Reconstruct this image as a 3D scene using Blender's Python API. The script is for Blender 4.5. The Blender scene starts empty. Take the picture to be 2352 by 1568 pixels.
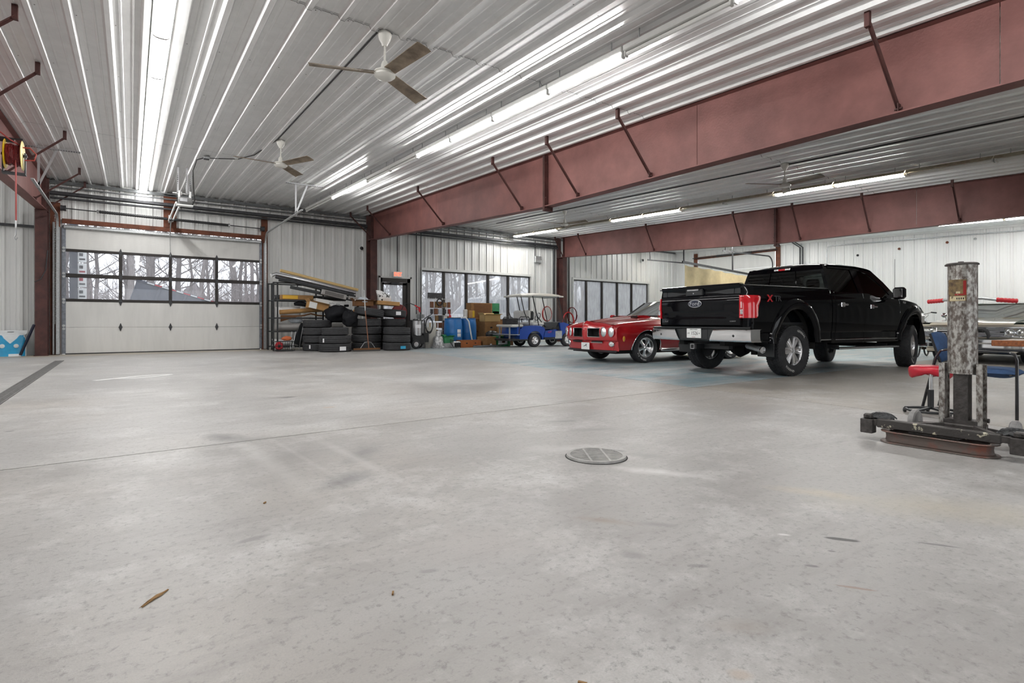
import bpy, math, random
from math import sin, cos, pi, radians as rad, hypot, sqrt, atan2
from mathutils import Vector, Matrix
random.seed(7)
SC = bpy.context.scene
COL = SC.collection

# ------------------------------------------------------------------ camera, sky, exposure
CAMH = 0.92
cam = bpy.data.cameras.new('camera'); cam.sensor_width = 36; cam.lens = 36*1235/2352
cam.shift_y = -44/2352; cam.clip_end = 400; cam.clip_start = 0.05
camo = bpy.data.objects.new('camera', cam); COL.objects.link(camo)
camo.location = (0, 0, CAMH); camo.rotation_euler = (pi/2, 0, -math.atan(876/1235))
SC.camera = camo
SC.view_settings.view_transform = 'Standard'; SC.view_settings.look = 'None'
SC.view_settings.gamma = 1; SC.view_settings.use_curve_mapping = False
SC.view_settings.exposure = 1.2
cy = SC.cycles; cy.max_bounces = 6; cy.diffuse_bounces = 3; cy.glossy_bounces = 3; cy.transmission_bounces = 3; cy.transparent_max_bounces = 8; cy.caustics_reflective = False; cy.caustics_refractive = False; cy.sample_clamp_indirect = 8; cy.use_adaptive_sampling = True; cy.adaptive_threshold = 0.03; cy.use_denoising = True
W = bpy.data.worlds.new('overcast_sky'); SC.world = W; W.use_nodes = True
W.node_tree.nodes['Background'].inputs[0].default_value = (0.93, 0.96, 1.0, 1)
W.node_tree.nodes['Background'].inputs[1].default_value = 0.9
TUBE = 42.0      # radiance of a lit fluorescent tube
LENS = 15.0      # radiance of a lit wraparound lens

# ------------------------------------------------------------------ helpers
class MB:
    """collects shapes for one mesh"""
    def __init__(s): s.v = []; s.f = []; s.m = []; s.mi = 0
    def add(s, v, f):
        o = len(s.v); s.v += [tuple(p) for p in v]; s.f += [tuple(i+o for i in q) for q in f]; s.m += [s.mi]*len(f); return s
    def box(s, x0, x1, y0, y1, z0, z1, c=0, M=None):
        if x1 < x0: x0, x1 = x1, x0
        if y1 < y0: y0, y1 = y1, y0
        if z1 < z0: z0, z1 = z1, z0
        if c <= 0:
            v = [(x, y, z) for x in (x0, x1) for y in (y0, y1) for z in (z0, z1)]
            f = [(0,1,3,2),(4,6,7,5),(0,4,5,1),(2,3,7,6),(0,2,6,4),(1,5,7,3)]
        else:
            c = min(c, (x1-x0)*.49, (y1-y0)*.49, (z1-z0)*.49)
            v = []; idx = {}
            for i, X in enumerate((x0, x1)):
                for j, Y in enumerate((y0, y1)):
                    for k, Z in enumerate((z0, z1)):
                        sx, sy, sz = (1, -1)[i], (1, -1)[j], (1, -1)[k]
                        idx[i,j,k] = len(v)
                        v += [(X, Y+sy*c, Z+sz*c), (X+sx*c, Y, Z+sz*c), (X+sx*c, Y+sy*c, Z)]
            I = lambda i,j,k,a: idx[i,j,k]+a
            f = []
            for i in (0, 1):
                q = [I(i,0,0,0), I(i,0,1,0), I(i,1,1,0), I(i,1,0,0)]; f.append(tuple(q if i == 0 else q[::-1]))
                q = [I(0,i,0,1), I(1,i,0,1), I(1,i,1,1), I(0,i,1,1)]; f.append(tuple(q if i == 0 else q[::-1]))
                q = [I(0,0,i,2), I(0,1,i,2), I(1,1,i,2), I(1,0,i,2)]; f.append(tuple(q if i == 0 else q[::-1]))
            for a in (0, 1):
                for b in (0, 1):
                    p = (a+b) % 2 == 0
                    q = [I(a,b,0,0), I(a,b,0,1), I(a,b,1,1), I(a,b,1,0)]; f.append(tuple(q if p else q[::-1]))
                    q = [I(a,0,b,0), I(a,1,b,0), I(a,1,b,2), I(a,0,b,2)]; f.append(tuple(q if p else q[::-1]))
                    q = [I(0,a,b,1), I(0,a,b,2), I(1,a,b,2), I(1,a,b,1)]; f.append(tuple(q if p else q[::-1]))
            for (i,j,k), n in idx.items():
                q = (n, n+1, n+2); f.append(q if (i+j+k) % 2 else q[::-1])
        if M is not None: v = [M @ Vector(p) for p in v]
        return s.add(v, f)
    def bc(s, c, d, ch=0, rz=0, M=None):
        """box by centre and size, turned by rz"""
        T = Matrix.Translation(c) @ Matrix.Rotation(rz, 4, 'Z')
        if M is not None: T = T @ M
        return s.box(-d[0]/2, d[0]/2, -d[1]/2, d[1]/2, -d[2]/2, d[2]/2, ch, T)
    def bar(s, p0, p1, w, h, ch=0, up=(0,0,1)):
        """rectangular bar from p0 to p1"""
        p0 = Vector(p0); p1 = Vector(p1); d = p1-p0; L = d.length; x = d/L
        u = Vector(up)
        if abs(x.dot(u)) > .97: u = Vector((0,1,0))
        y = u.cross(x).normalized(); z = x.cross(y)
        M = Matrix((x, y, z)).transposed().to_4x4(); M.translation = p0
        return s.box(0, L, -w/2, w/2, -h/2, h/2, ch, M)
    def cyl(s, p0, p1, r0, r1=None, n=12, caps=True):
        return s.tube([p0, p1], [r0, r0 if r1 is None else r1], n, caps)
    def tube(s, path, r, n=8, caps=True, closed=False):
        P = [Vector(p) for p in path]; m = len(P)
        R = r if isinstance(r, (list, tuple)) else [r]*m
        T = []
        for i in range(m):
            a = P[(i-1) % m] if (closed or i > 0) else P[i]; b = P[(i+1) % m] if (closed or i < m-1) else P[i]
            t = b-a; T.append(t.normalized() if t.length > 1e-9 else Vector((0,0,1)))
        u = Vector((0,0,1)) if abs(T[0].z) < .9 else Vector((1,0,0))
        u = (u-T[0]*u.dot(T[0])).normalized()
        v = []
        for i in range(m):
            u = (u-T[i]*u.dot(T[i]))
            u = u.normalized() if u.length > 1e-6 else Vector((1,0,0))
            w = T[i].cross(u)
            v += [P[i]+(u*cos(2*pi*k/n)+w*sin(2*pi*k/n))*R[i] for k in range(n)]
        f = []
        for i in range(m if closed else m-1):
            a = i*n; b = ((i+1) % m)*n
            f += [(a+k, a+(k+1) % n, b+(k+1) % n, b+k) for k in range(n)]
        if caps and not closed:
            f += [tuple(range(n))[::-1], tuple((m-1)*n+k for k in range(n))]
        return s.add(v, f)
    def lathe(s, prof, n=24, M=None, a0=0, a1=2*pi):
        """profile of (radius, height) about z"""
        full = abs(a1-a0-2*pi) < 1e-6; k = n if full else n+1
        v = []; 
        for i in range(k):
            a = a0+(a1-a0)*i/n
            v += [Vector((r*cos(a), r*sin(a), z)) for r, z in prof]
        m = len(prof); f = []
        for i in range(n):
            a = i*m; b = ((i+1) % k)*m
            f += [(a+j, b+j, b+j+1, a+j+1) for j in range(m-1)]
        if M is not None: v = [M @ p for p in v]
        return s.add(v, f)
    def prism(s, poly, a, b, plane='xy', M=None):
        """2-D outline pushed from a to b along the third axis"""
        mp = {'xy': lambda p, t: (p[0], p[1], t), 'xz': lambda p, t: (p[0], t, p[1]), 'yz': lambda p, t: (t, p[0], p[1])}[plane]
        n = len(poly); v = [Vector(mp(p, a)) for p in poly]+[Vector(mp(p, b)) for p in poly]
        area = sum(poly[i][0]*poly[(i+1) % n][1]-poly[(i+1) % n][0]*poly[i][1] for i in range(n))
        flip = (area < 0) != (b < a) != (plane == 'xz')
        f = [tuple(range(n))[::-1], tuple(range(n, 2*n))]+[(i, (i+1) % n, n+(i+1) % n, n+i) for i in range(n)]
        if flip: f = [q[::-1] for q in f]
        if M is not None: v = [M @ p for p in v]
        return s.add(v, f)
    def grid(s, fn, nu, nv, flip=False):
        v = [fn(i/nu, j/nv) for i in range(nu+1) for j in range(nv+1)]
        f = []
        for i in range(nu):
            for j in range(nv):
                a = i*(nv+1)+j; q = (a, a+nv+1, a+nv+2, a+1); f.append(q[::-1] if flip else q)
        return s.add(v, f)
    def rows(s, R, flip=False):
        """loft through rows of equal length"""
        m = len(R[0]); v = [p for r in R for p in r]; f = []
        for i in range(len(R)-1):
            for j in range(m-1):
                a = i*m+j; q = (a, a+m, a+m+1, a+1); f.append(q[::-1] if flip else q)
        return s.add(v, f)
    def mirror_y(s):
        n = len(s.v); k = len(s.f)
        s.v += [(x, -y, z) for x, y, z in s.v[:n]]; s.f += [tuple(i+n for i in q)[::-1] for q in s.f[:k]]; s.m += s.m[:k]; return s
    def move(s, dx=0, dy=0, dz=0): s.v = [(x+dx, y+dy, z+dz) for x, y, z in s.v]; return s
    def mesh(s, name, mats, smooth=35, weld=False):
        me = bpy.data.meshes.new(name); me.from_pydata([tuple(p) for p in s.v], [], s.f)
        if not isinstance(mats, (list, tuple)): mats = [mats]
        for m in mats: me.materials.append(m)
        if len(mats) > 1: me.polygons.foreach_set('material_index', s.m)
        if weld:
            import bmesh
            b = bmesh.new(); b.from_mesh(me); bmesh.ops.remove_doubles(b, verts=b.verts, dist=1e-4)
            bmesh.ops.recalc_face_normals(b, faces=b.faces); b.to_mesh(me); b.free()
        if smooth:
            me.polygons.foreach_set('use_smooth', [True]*len(me.polygons)); me.set_sharp_from_angle(angle=rad(smooth))
        me.update(); return me
    def build(s, name, mats, parent=None, smooth=35, loc=None, rot=None, weld=False):
        return link(name, s.mesh(name, mats, smooth, weld), parent, loc, rot)

def link(name, me, parent=None, loc=None, rot=None):
    o = bpy.data.objects.new(name, me); COL.objects.link(o)
    if parent is not None: o.parent = parent
    if loc is not None: o.location = loc
    if rot is not None: o.rotation_euler = rot
    return o
def tag(o, label, cat, group=None, kind=None):
    if label: o['label'] = label
    if cat: o['category'] = cat
    if group: o['group'] = group
    if kind: o['kind'] = kind
    return o
def thing(name, label, cat, loc=(0,0,0), rz=0, group=None, kind=None):
    o = bpy.data.objects.new(name, None); COL.objects.link(o); o.empty_display_size = .1
    o.location = loc; o.rotation_euler = (0, 0, rz); return tag(o, label, cat, group, kind)
def struct(name, label=None):
    o = bpy.data.objects.new(name, None); COL.objects.link(o); o['kind'] = 'structure'
    if label: o['label'] = label
    return o
def kids(o): return [c for c in COL.objects if c.parent == o]
def clone(o, parent=None, loc=None, rz=None, label=None, group=None):
    c = o.copy(); COL.objects.link(c)
    if parent is not None: c.parent = parent
    for ch in list(o.children): clone(ch, c)
    if loc is not None: c.location = loc
    if rz is not None: c.rotation_euler = (c.rotation_euler[0], c.rotation_euler[1], rz)
    if label: c['label'] = label
    if group: c['group'] = group
    return c
def text(body, size, mat, parent, M, name='lettering', ext=.001, align='CENTER', bold=0, sx=1, label=None):
    cu = bpy.data.curves.new(name, 'FONT'); cu.body = body; cu.size = size; cu.align_x = align; cu.align_y = 'CENTER'
    cu.extrude = ext; cu.offset = bold; cu.resolution_u = 2
    tmp = bpy.data.objects.new(name, cu); me = bpy.data.meshes.new_from_object(tmp); me.name = name
    bpy.data.objects.remove(tmp); bpy.data.curves.remove(cu); me.materials.clear(); me.materials.append(mat)
    o = bpy.data.objects.new(name, me); COL.objects.link(o); o.parent = parent
    o.matrix_local = M @ Matrix.Diagonal((sx, 1, 1, 1))
    if label: o['label'] = label
    return o
def frame(o, x, y):
    """matrix: text reads along x, stands up along y, at o"""
    x = Vector(x).normalized(); y = Vector(y).normalized(); z = x.cross(y)
    M = Matrix((x, y, z)).transposed().to_4x4(); M.translation = Vector(o); return M

# ------------------------------------------------------------------ materials
def newmat(name):
    m = bpy.data.materials.new(name); m.use_nodes = True; nt = m.node_tree
    return m, nt, nt.nodes['Principled BSDF']
def N(nt, t, **k):
    n = nt.nodes.new(t)
    for a, b in k.items():
        if a.startswith('i_'): n.inputs[a[2:].replace('_', ' ')].default_value = b
        else: setattr(n, a, b)
    return n
def srgb(h):
    if isinstance(h, str):
        c = [int(h[i:i+2], 16)/255 for i in (0, 2, 4)]
        return tuple(x/12.92 if x <= .04045 else ((x+.055)/1.055)**2.4 for x in c)+(1,)
    return tuple(h)+(1,) if len(h) == 3 else tuple(h)
def mat(name, col, rough=.5, metal=0, var=0, vs=6, bump=0, bs=40, col2=None, spec=.5, coat=0, thr=None, stretch=None, emit=None, es=0, alpha=None, trans=0):
    """principled with optional mottling between col and col2, and fine relief"""
    m, nt, p = newmat(name); c = srgb(col)
    p.inputs['Base Color'].default_value = c; p.inputs['Roughness'].default_value = rough; p.inputs['Metallic'].default_value = metal
    p.inputs['Specular IOR Level'].default_value = spec; p.inputs['Coat Weight'].default_value = coat; p.inputs['Coat Roughness'].default_value = .04
    if emit: p.inputs['Emission Color'].default_value = srgb(emit); p.inputs['Emission Strength'].default_value = es
    if trans: p.inputs['Transmission Weight'].default_value = trans
    L = nt.links.new
    if var or col2 or bump:
        tc = N(nt, 'ShaderNodeTexCoord'); src = tc.outputs['Object']
        if stretch:
            mp = N(nt, 'ShaderNodeMapping'); mp.inputs['Scale'].default_value = stretch; L(src, mp.inputs[0]); src = mp.outputs[0]
    if var or col2:
        n = N(nt, 'ShaderNodeTexNoise', i_Scale=vs, i_Detail=6, i_Roughness=.62); L(src, n.inputs['Vector'])
        c2 = srgb(col2) if col2 else tuple(max(0, x*(1-var)) for x in c[:3])+(1,)
        r = N(nt, 'ShaderNodeValToRGB'); lo, hi = thr or (.35, .65)
        r.color_ramp.elements[0].position = lo; r.color_ramp.elements[0].color = c2
        r.color_ramp.elements[1].position = hi; r.color_ramp.elements[1].color = c
        L(n.outputs[0], r.inputs[0]); L(r.outputs[0], p.inputs['Base Color'])
    if bump:
        n = N(nt, 'ShaderNodeTexNoise', i_Scale=bs, i_Detail=4); L(src, n.inputs['Vector'])
        b = N(nt, 'ShaderNodeBump', i_Strength=bump, i_Distance=.02); L(n.outputs[0], b.inputs['Height']); L(b.outputs[0], p.inputs['Normal'])
    return m
def glass(name, tint=(1,1,1), gloss=.08, haze=0, hazecol=(.8,.82,.84), rough=.02, streak=False):
    """pane: mostly clear, a fresnel gloss, and a film of dirt"""
    m = bpy.data.materials.new(name); m.use_nodes = True; nt = m.node_tree; nt.nodes.clear(); L = nt.links.new
    out = N(nt, 'ShaderNodeOutputMaterial'); tr = N(nt, 'ShaderNodeBsdfTransparent'); tr.inputs[0].default_value = srgb(tint)
    gl = N(nt, 'ShaderNodeBsdfGlossy'); gl.inputs['Roughness'].default_value = rough
    fr = N(nt, 'ShaderNodeFresnel', i_IOR=1.45); mx = N(nt, 'ShaderNodeMixShader')
    L(fr.outputs[0], mx.inputs[0]); L(tr.outputs[0], mx.inputs[1]); L(gl.outputs[0], mx.inputs[2]); last = mx
    if haze:
        df = N(nt, 'ShaderNodeBsdfDiffuse'); df.inputs[0].default_value = srgb(hazecol); tl = N(nt, 'ShaderNodeBsdfTranslucent'); tl.inputs[0].default_value = srgb(hazecol)
        ad = N(nt, 'ShaderNodeMixShader'); ad.inputs[0].default_value = .7; L(df.outputs[0], ad.inputs[1]); L(tl.outputs[0], ad.inputs[2])
        m2 = N(nt, 'ShaderNodeMixShader'); m2.inputs[0].default_value = haze
        if streak:
            tc = N(nt, 'ShaderNodeTexCoord'); mp = N(nt, 'ShaderNodeMapping'); mp.inputs['Scale'].default_value = (7, 7, 1.2)
            nz = N(nt, 'ShaderNodeTexNoise', i_Scale=1.6, i_Detail=7, i_Roughness=.7); mr = N(nt, 'ShaderNodeMapRange')
            mr.inputs[1].default_value = .38; mr.inputs[2].default_value = .68; mr.inputs[3].default_value = haze*.75; mr.inputs[4].default_value = haze*1.3
            L(tc.outputs['Object'], mp.inputs[0]); L(mp.outputs[0], nz.inputs['Vector']); L(nz.outputs[0], mr.inputs[0]); L(mr.outputs[0], m2.inputs[0])
        L(mx.outputs[0], m2.inputs[1]); L(ad.outputs[0], m2.inputs[2]); last = m2
    L(last.outputs[0], out.inputs[0]); return m
def emission(name, col, s):
    m = bpy.data.materials.new(name); m.use_nodes = True; nt = m.node_tree; nt.nodes.clear()
    e = N(nt, 'ShaderNodeEmission'); e.inputs[0].default_value = srgb(col); e.inputs[1].default_value = s
    nt.links.new(e.outputs[0], N(nt, 'ShaderNodeOutputMaterial').inputs[0]); return m

K = {}
K['black'] = mat('black_plastic', (.02,.02,.022), .45)
K['rubber'] = mat('tyre_rubber', (.036,.037,.041), .7, var=.4, vs=14, bump=.1, bs=90)
K['chrome'] = mat('chrome', (.82,.83,.85), .08, 1)
K['rim'] = mat('polished_rim', (.93,.935,.95), .28, 1)
K['alu'] = mat('aluminium', (.62,.63,.65), .32, 1, var=.2, vs=9)
K['galv'] = mat('galvanised_steel', (.55,.57,.58), .42, .7, var=.3, vs=25)
K['darksteel'] = mat('dark_steel', (.07,.072,.078), .5, .4, var=.4, vs=12)
K['white'] = mat('white_paint', (.78,.79,.78), .45, var=.06, vs=8)
K['offwhite'] = mat('off_white_plastic', (.72,.70,.64), .4, var=.08, vs=6)
K['red'] = mat('red_plastic', (.55,.02,.03), .35)
K['card'] = mat('cardboard', '9A7247', .85, var=.22, vs=9, bump=.1, bs=60)
K['card2'] = mat('cardboard_light', 'B78D5A', .85, var=.18, vs=7, bump=.1, bs=60)
K['card3'] = mat('cardboard_dark', '7A5434', .85, var=.22, vs=9)
K['oxide'] = mat('red_oxide_primer', '845651', .6, var=.0, col2='69423E', vs=1.7, bump=.15, bs=30, thr=(.3,.72))
K['oxide3'] = mat('dark_oxide_primer', '55332F', .65, col2='3F2523', vs=4, bump=.15, bs=40)
K['galvd'] = mat('dull_galvanised', (.20,.21,.215), .5, .5, var=.3, vs=12)
K['oxide2'] = mat('rusty_oxide_primer', '7A452E', .7, col2='57301F', vs=5, bump=.2, bs=40)
K['lit'] = emission('lit_tube', (1,.99,.97), TUBE)
K['lens'] = emission('lit_lens', (1,.99,.97), LENS)
# ------------------------------------------------------------------ the building
YW, XR, XL, YF = 20.0, 25.86, -11.45, -7.0          # far wall, right wall, left wall, wall behind the camera
ZW, SL = 5.0, 0.0376
cz = lambda y: ZW-SL*(YW-y)                          # ceiling height
PITCH, R0 = 0.374, 0.15                              # rib spacing of the sheet metal, one rib's place

def concrete(name, a, b, stains, blue=None, seedoff=0):
    m, nt, p = newmat(name); L = nt.links.new
    tc = N(nt, 'ShaderNodeTexCoord'); P = tc.outputs['Object']
    n1 = N(nt, 'ShaderNodeTexNoise', i_Scale=.55, i_Detail=5, i_Roughness=.68, i_Distortion=.6); L(P, n1.inputs['Vector'])
    r = N(nt, 'ShaderNodeValToRGB'); r.color_ramp.elements[0].position = .3; r.color_ramp.elements[0].color = srgb(a)
    r.color_ramp.elements[1].position = .7; r.color_ramp.elements[1].color = srgb(b); L(n1.outputs[0], r.inputs[0])
    col = r.outputs[0]
    def mixc(fac, c, mode='MIX'):
        nonlocal col
        k = N(nt, 'ShaderNodeMix', data_type='RGBA', blend_type=mode)
        if hasattr(fac, 'is_linked') or hasattr(fac, 'links'): L(fac, k.inputs[0])
        else: k.inputs[0].default_value = fac
        L(col, k.inputs[6]); k.inputs[7].default_value = srgb(c); col = k.outputs[2]
    def rng(x, lo, hi, o0=0., o1=1.):
        k = N(nt, 'ShaderNodeMapRange'); k.inputs[1].default_value = lo; k.inputs[2].default_value = hi; k.inputs[3].default_value = o0; k.inputs[4].default_value = o1
        L(x, k.inputs[0]); return k.outputs[0]
    # warm and cool drifts
    n2 = N(nt, 'ShaderNodeTexNoise', i_Scale=.33, i_Detail=3); mp = N(nt, 'ShaderNodeMapping'); mp.inputs['Location'].default_value = (4, 9, 0)
    L(P, mp.inputs[0]); L(mp.outputs[0], n2.inputs['Vector']); mixc(rng(n2.outputs[0], .5, .75, 0, .35), (.50,.43,.35))
    if blue:
        mp = N(nt, 'ShaderNodeMapping'); mp.inputs['Scale'].default_value = (.35, 1.6, 1); L(P, mp.inputs[0])
        n3 = N(nt, 'ShaderNodeTexNoise', i_Scale=1.3, i_Detail=6, i_Roughness=.72); L(mp.outputs[0], n3.inputs['Vector']); mixc(rng(n3.outputs[0], .36, .60, 0, .9), blue)
    # trowel streaks and fine dirt
    mp = N(nt, 'ShaderNodeMapping'); mp.inputs['Scale'].default_value = (.8, 3.2, 1); mp.inputs['Rotation'].default_value = (0, 0, .5); L(P, mp.inputs[0])
    n4 = N(nt, 'ShaderNodeTexNoise', i_Scale=2.2, i_Detail=6, i_Roughness=.75); L(mp.outputs[0], n4.inputs['Vector']); mixc(rng(n4.outputs[0], .50, .72, 0, .7), (.27,.255,.245))
    n6 = N(nt, 'ShaderNodeTexNoise', i_Scale=1.1, i_Detail=6, i_Roughness=.78); mp = N(nt, 'ShaderNodeMapping'); mp.inputs['Location'].default_value = (31, 17, 0); L(P, mp.inputs[0]); L(mp.outputs[0], n6.inputs['Vector']); mixc(rng(n6.outputs[0], .50, .68, 0, .75), (.60,.595,.585))
    n5 = N(nt, 'ShaderNodeTexNoise', i_Scale=30, i_Detail=4, i_Roughness=.75); L(P, n5.inputs['Vector']); mixc(rng(n5.outputs[0], .53, .68, 0, .75), (.20,.192,.183))
    n9 = N(nt, 'ShaderNodeTexNoise', i_Scale=150, i_Detail=2); L(P, n9.inputs['Vector']); mixc(rng(n9.outputs[0], .35, .65, .0, .3), (.30,.29,.28))
    # marks with a shape of their own
    nd = N(nt, 'ShaderNodeTexNoise', i_Scale=5, i_Detail=3, i_Roughness=.7); L(P, nd.inputs['Vector'])
    for (x, y, rx, ry, a, c, s, soft) in stains:
        mp = N(nt, 'ShaderNodeMapping', vector_type='TEXTURE'); mp.inputs['Location'].default_value = (x, y, 0); mp.inputs['Rotation'].default_value = (0, 0, rad(a)); mp.inputs['Scale'].default_value = (rx, ry, 1)
        L(P, mp.inputs[0]); ln = N(nt, 'ShaderNodeVectorMath', operation='LENGTH'); L(mp.outputs[0], ln.inputs[0])
        ad = N(nt, 'ShaderNodeMath', operation='MULTIPLY_ADD'); L(nd.outputs[0], ad.inputs[0]); ad.inputs[1].default_value = 1.1; L(ln.outputs['Value'], ad.inputs[2])
        mixc(rng(ad.outputs[0], 1.5, 1.5-soft, 0, s), c)
    L(col, p.inputs['Base Color'])
    L(rng(n1.outputs[0], .3, .7, .34, .55), p.inputs['Roughness']); p.inputs['Specular IOR Level'].default_value = .45
    b = N(nt, 'ShaderNodeBump', i_Strength=.12, i_Distance=.01); L(n5.outputs[0], b.inputs['Height']); L(b.outputs[0], p.inputs['Normal'])
    return m
dk, gy, wt, tn = (.15,.145,.145), (.25,.24,.235), (.64,.635,.62), (.42,.33,.25)
ST = [(0.62,4.83,.16,.30,20,dk,.7,.8), (1.02,3.12,.26,.16,30,dk,.8,.9), (1.33,3.70,.13,.34,-35,dk,.6,.8), (.85,3.9,1.1,.8,20,gy,.5,1.1), (1.6,2.2,.5,.3,0,gy,.35,1.),
      (.72,4.0,.10,1.5,4,wt,.30,.9), (1.24,3.6,.06,1.3,3,wt,.26,.9), (.95,3.9,.03,1.4,4,wt,.15,.8),
      (1.80,1.78,.20,.05,-52,(.27,.22,.17),.6,.8), (1.95,1.62,.13,.04,-45,gy,.7,.7), (2.46,1.05,.075,.018,-55,(.07,.068,.066),.95,.3), (2.31,1.22,.035,.016,-50,wt,.8,.4),
      (2.66,2.16,.38,.09,-56,wt,.75,.9), (2.62,2.95,.5,.16,-30,wt,.4,.9), (2.83,2.72,.14,.05,-50,dk,.8,.6), (2.9,2.5,.2,.08,-60,gy,.6,.7),
      (3.25,3.35,.28,.09,-20,gy,.75,.8), (3.3,3.8,.2,.05,-20,dk,.5,.8), (4.05,7.85,.9,.7,0,wt,.65,1.0), (4.4,6.6,.7,.4,20,gy,.45,.9), (4.15,4.75,.3,.07,0,gy,.6,.8),
      (1.57,6.98,.14,.09,0,dk,.7,.5), (-.83,6.16,.05,.04,0,dk,.7,.5), (1.5,.93,.12,.06,-35,(.33,.30,.27),.6,.9), (.42,2.5,.10,.03,10,gy,.8,.5), (1.75,5.9,.1,.06,0,tn,.7,.6),
      (.7,4.6,.35,.14,10,gy,.5,.8), (1.0,5.9,.6,.3,-10,wt,.3,1.), (3.0,1.45,.25,.1,-60,(.5,.43,.3),.5,1.), (3.3,.9,.8,.3,-50,(.5,.45,.33),.4,1.), (1.15,1.9,.5,.25,-20,(.40,.37,.35),.4,1.),
      (2.1,1.0,.03,.012,-50,dk,.8,.4), (2.3,1.02,.02,.01,-50,dk,.8,.4), (1.75,1.25,.05,.02,-40,dk,.5,.5), (2.72,.80,.09,.012,-58,dk,.75,.4), (2.05,.83,.07,.01,-55,(.28,.2,.15),.7,.4), (1.3,.80,.04,.03,-40,tn,.5,.6), (1.62,1.45,.06,.04,-40,gy,.7,.6), (.9,1.8,.05,.02,-20,gy,.7,.5)]
CA, CB = (.30,.292,.28), (.45,.442,.43)
K['conc_near'] = concrete('concrete_near', CA, CB, ST)
K['conc_far'] = concrete('concrete_far', (.345,.337,.327), (.51,.505,.495), [s for s in ST if s[1] > 4] + [(2.2,12.5,1.6,.5,0,gy,.3,1.), (.3,11.6,1.4,.12,0,gy,.4,.8), (4.5,10.5,1.5,.5,10,wt,.5,1.)])  # base lighter than the near slab: brighter lighting at the back painted in
K['conc_blue'] = concrete('concrete_blue_paint', (.42,.45,.46), (.60,.61,.61), [(9.0,8.6,1.1,.35,-10,wt,.5,1.), (10,7.2,1.6,.4,-6,(.16,.19,.2),.45,1.), (9.5,13.5,3.,1.6,0,wt,.6,1.), (13,12.5,3.,1.5,0,wt,.5,1.), (11.5,15.5,6.,4.2,0,wt,.75,1.2), (8.2,11.5,1.6,2.6,0,wt,.5,1.1)], blue=(.15,.33,.41))  # large pale ellipses paint in glare toward the far wall, besides worn paint
K['conc_warm'] = concrete('concrete_warm', (.28,.262,.232), (.43,.405,.365), [(9.0,4.0,2.5,.6,-5,(.30,.28,.25),.4,1.1), (8,2.5,2.,.7,-8,(.62,.60,.55),.4,1.)])
K['conc_tan'] = concrete('concrete_bare', (.40,.34,.26), (.52,.46,.37), [])
K['pit'] = mat('dark_gap', (.03,.03,.03), .9)
xj = lambda y: 6.17+.0716*y
yj = lambda x: 4.57+.018*(x+.66)
tl = lambda y: -1.377-.0138*(y-9.5)
floor = struct('floor', 'worn grey concrete shop floor with saw-cut joints')
MB().box(XL-.1, XR+.1, YF-.1, YW+.35, -.3, -.03).build('subbase', K['pit'], floor, 0)
g = .008
for nm, poly, mt in (
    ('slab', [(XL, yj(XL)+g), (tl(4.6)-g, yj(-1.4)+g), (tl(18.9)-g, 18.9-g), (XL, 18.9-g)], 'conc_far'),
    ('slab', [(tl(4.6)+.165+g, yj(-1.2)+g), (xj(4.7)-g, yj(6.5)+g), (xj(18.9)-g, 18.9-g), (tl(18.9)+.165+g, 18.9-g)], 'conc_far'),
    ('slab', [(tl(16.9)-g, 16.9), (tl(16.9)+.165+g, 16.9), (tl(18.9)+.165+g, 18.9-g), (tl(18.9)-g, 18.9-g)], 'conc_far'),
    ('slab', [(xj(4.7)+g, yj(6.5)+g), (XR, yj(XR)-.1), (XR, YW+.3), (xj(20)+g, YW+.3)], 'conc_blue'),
    ('slab', [(XL, YF), (xj(YF)-g, YF), (xj(4.7)-g, yj(6.5)-g), (XL, yj(XL)-g)], 'conc_near'),
    ('slab', [(xj(YF)+g, YF), (XR, YF), (XR, yj(XR)-.1-2*g), (xj(4.7)+g, yj(6.5)-g)], 'conc_warm'),
    ('threshold_slab', [(XL, 18.9), (xj(18.9)-g, 18.9), (xj(20)-g, YW+.3), (XL, YW+.3)], 'conc_tan')):
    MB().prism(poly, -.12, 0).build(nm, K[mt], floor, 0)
# trench drain with its row of gratings
td = thing('trench_drain', 'long steel trench drain grating set in the floor toward the left column', 'drain', (0,0,0))
K['grate'] = mat('grate_iron', (.26,.255,.25), .6, .5, var=.45, vs=20)
b = MB(); 
for s in (0, .155): b.bar((tl(4.65)+s+.005, 4.65, -.012), (tl(16.88)+s+.005, 16.88, -.012), .012, .03)
b.build('frame', K['grate'], td, 0)
gm = MB()
for i in range(18): gm.box(-.072, .072, -.29+i*.0335, -.29+i*.0335+.02, -.02, -.003)
for x in (-.068, 0, .068): gm.box(x-.006, x+.006, -.295, .295, -.024, -.0035)
gm = gm.mesh('grating', K['grate'], 0)
for i in range(20):
    y = 5.0+i*.607; link('grating', gm, td, (tl(y)+.083, y, 0), (0, 0, .0138))
# round floor drain
fd = thing('floor_drain', 'round cast iron drain cover with slotted bars in the concrete', 'drain', (2.603, 2.672, 0), rad(-33))
MB().lathe([(0,.002),(.212,.002),(.212,-.01)], 40).build('sump', K['pit'], fd, 0)
K['castiron'] = mat('worn_cast_iron', (.42,.415,.40), .5, .35, var=.3, vs=18)
MB().lathe([(.178,.006),(.178,.016),(.201,.016),(.205,.003)], 48).build('rim', K['castiron'], fd)
for i in range(-8, 9):
    y = i*.0205; w = sqrt(max(.0001, .18**2-y*y)); MB().box(-w, w, y-.006, y+.006, .004, .0145).build('slat', K['castiron'], fd, 0)
for x in (-.062, .062):
    w = sqrt(.18**2-x*x); MB().box(x-.007, x+.007, -w, w, .005, .0155).build('crossbar', K['castiron'], fd, 0)

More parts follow.
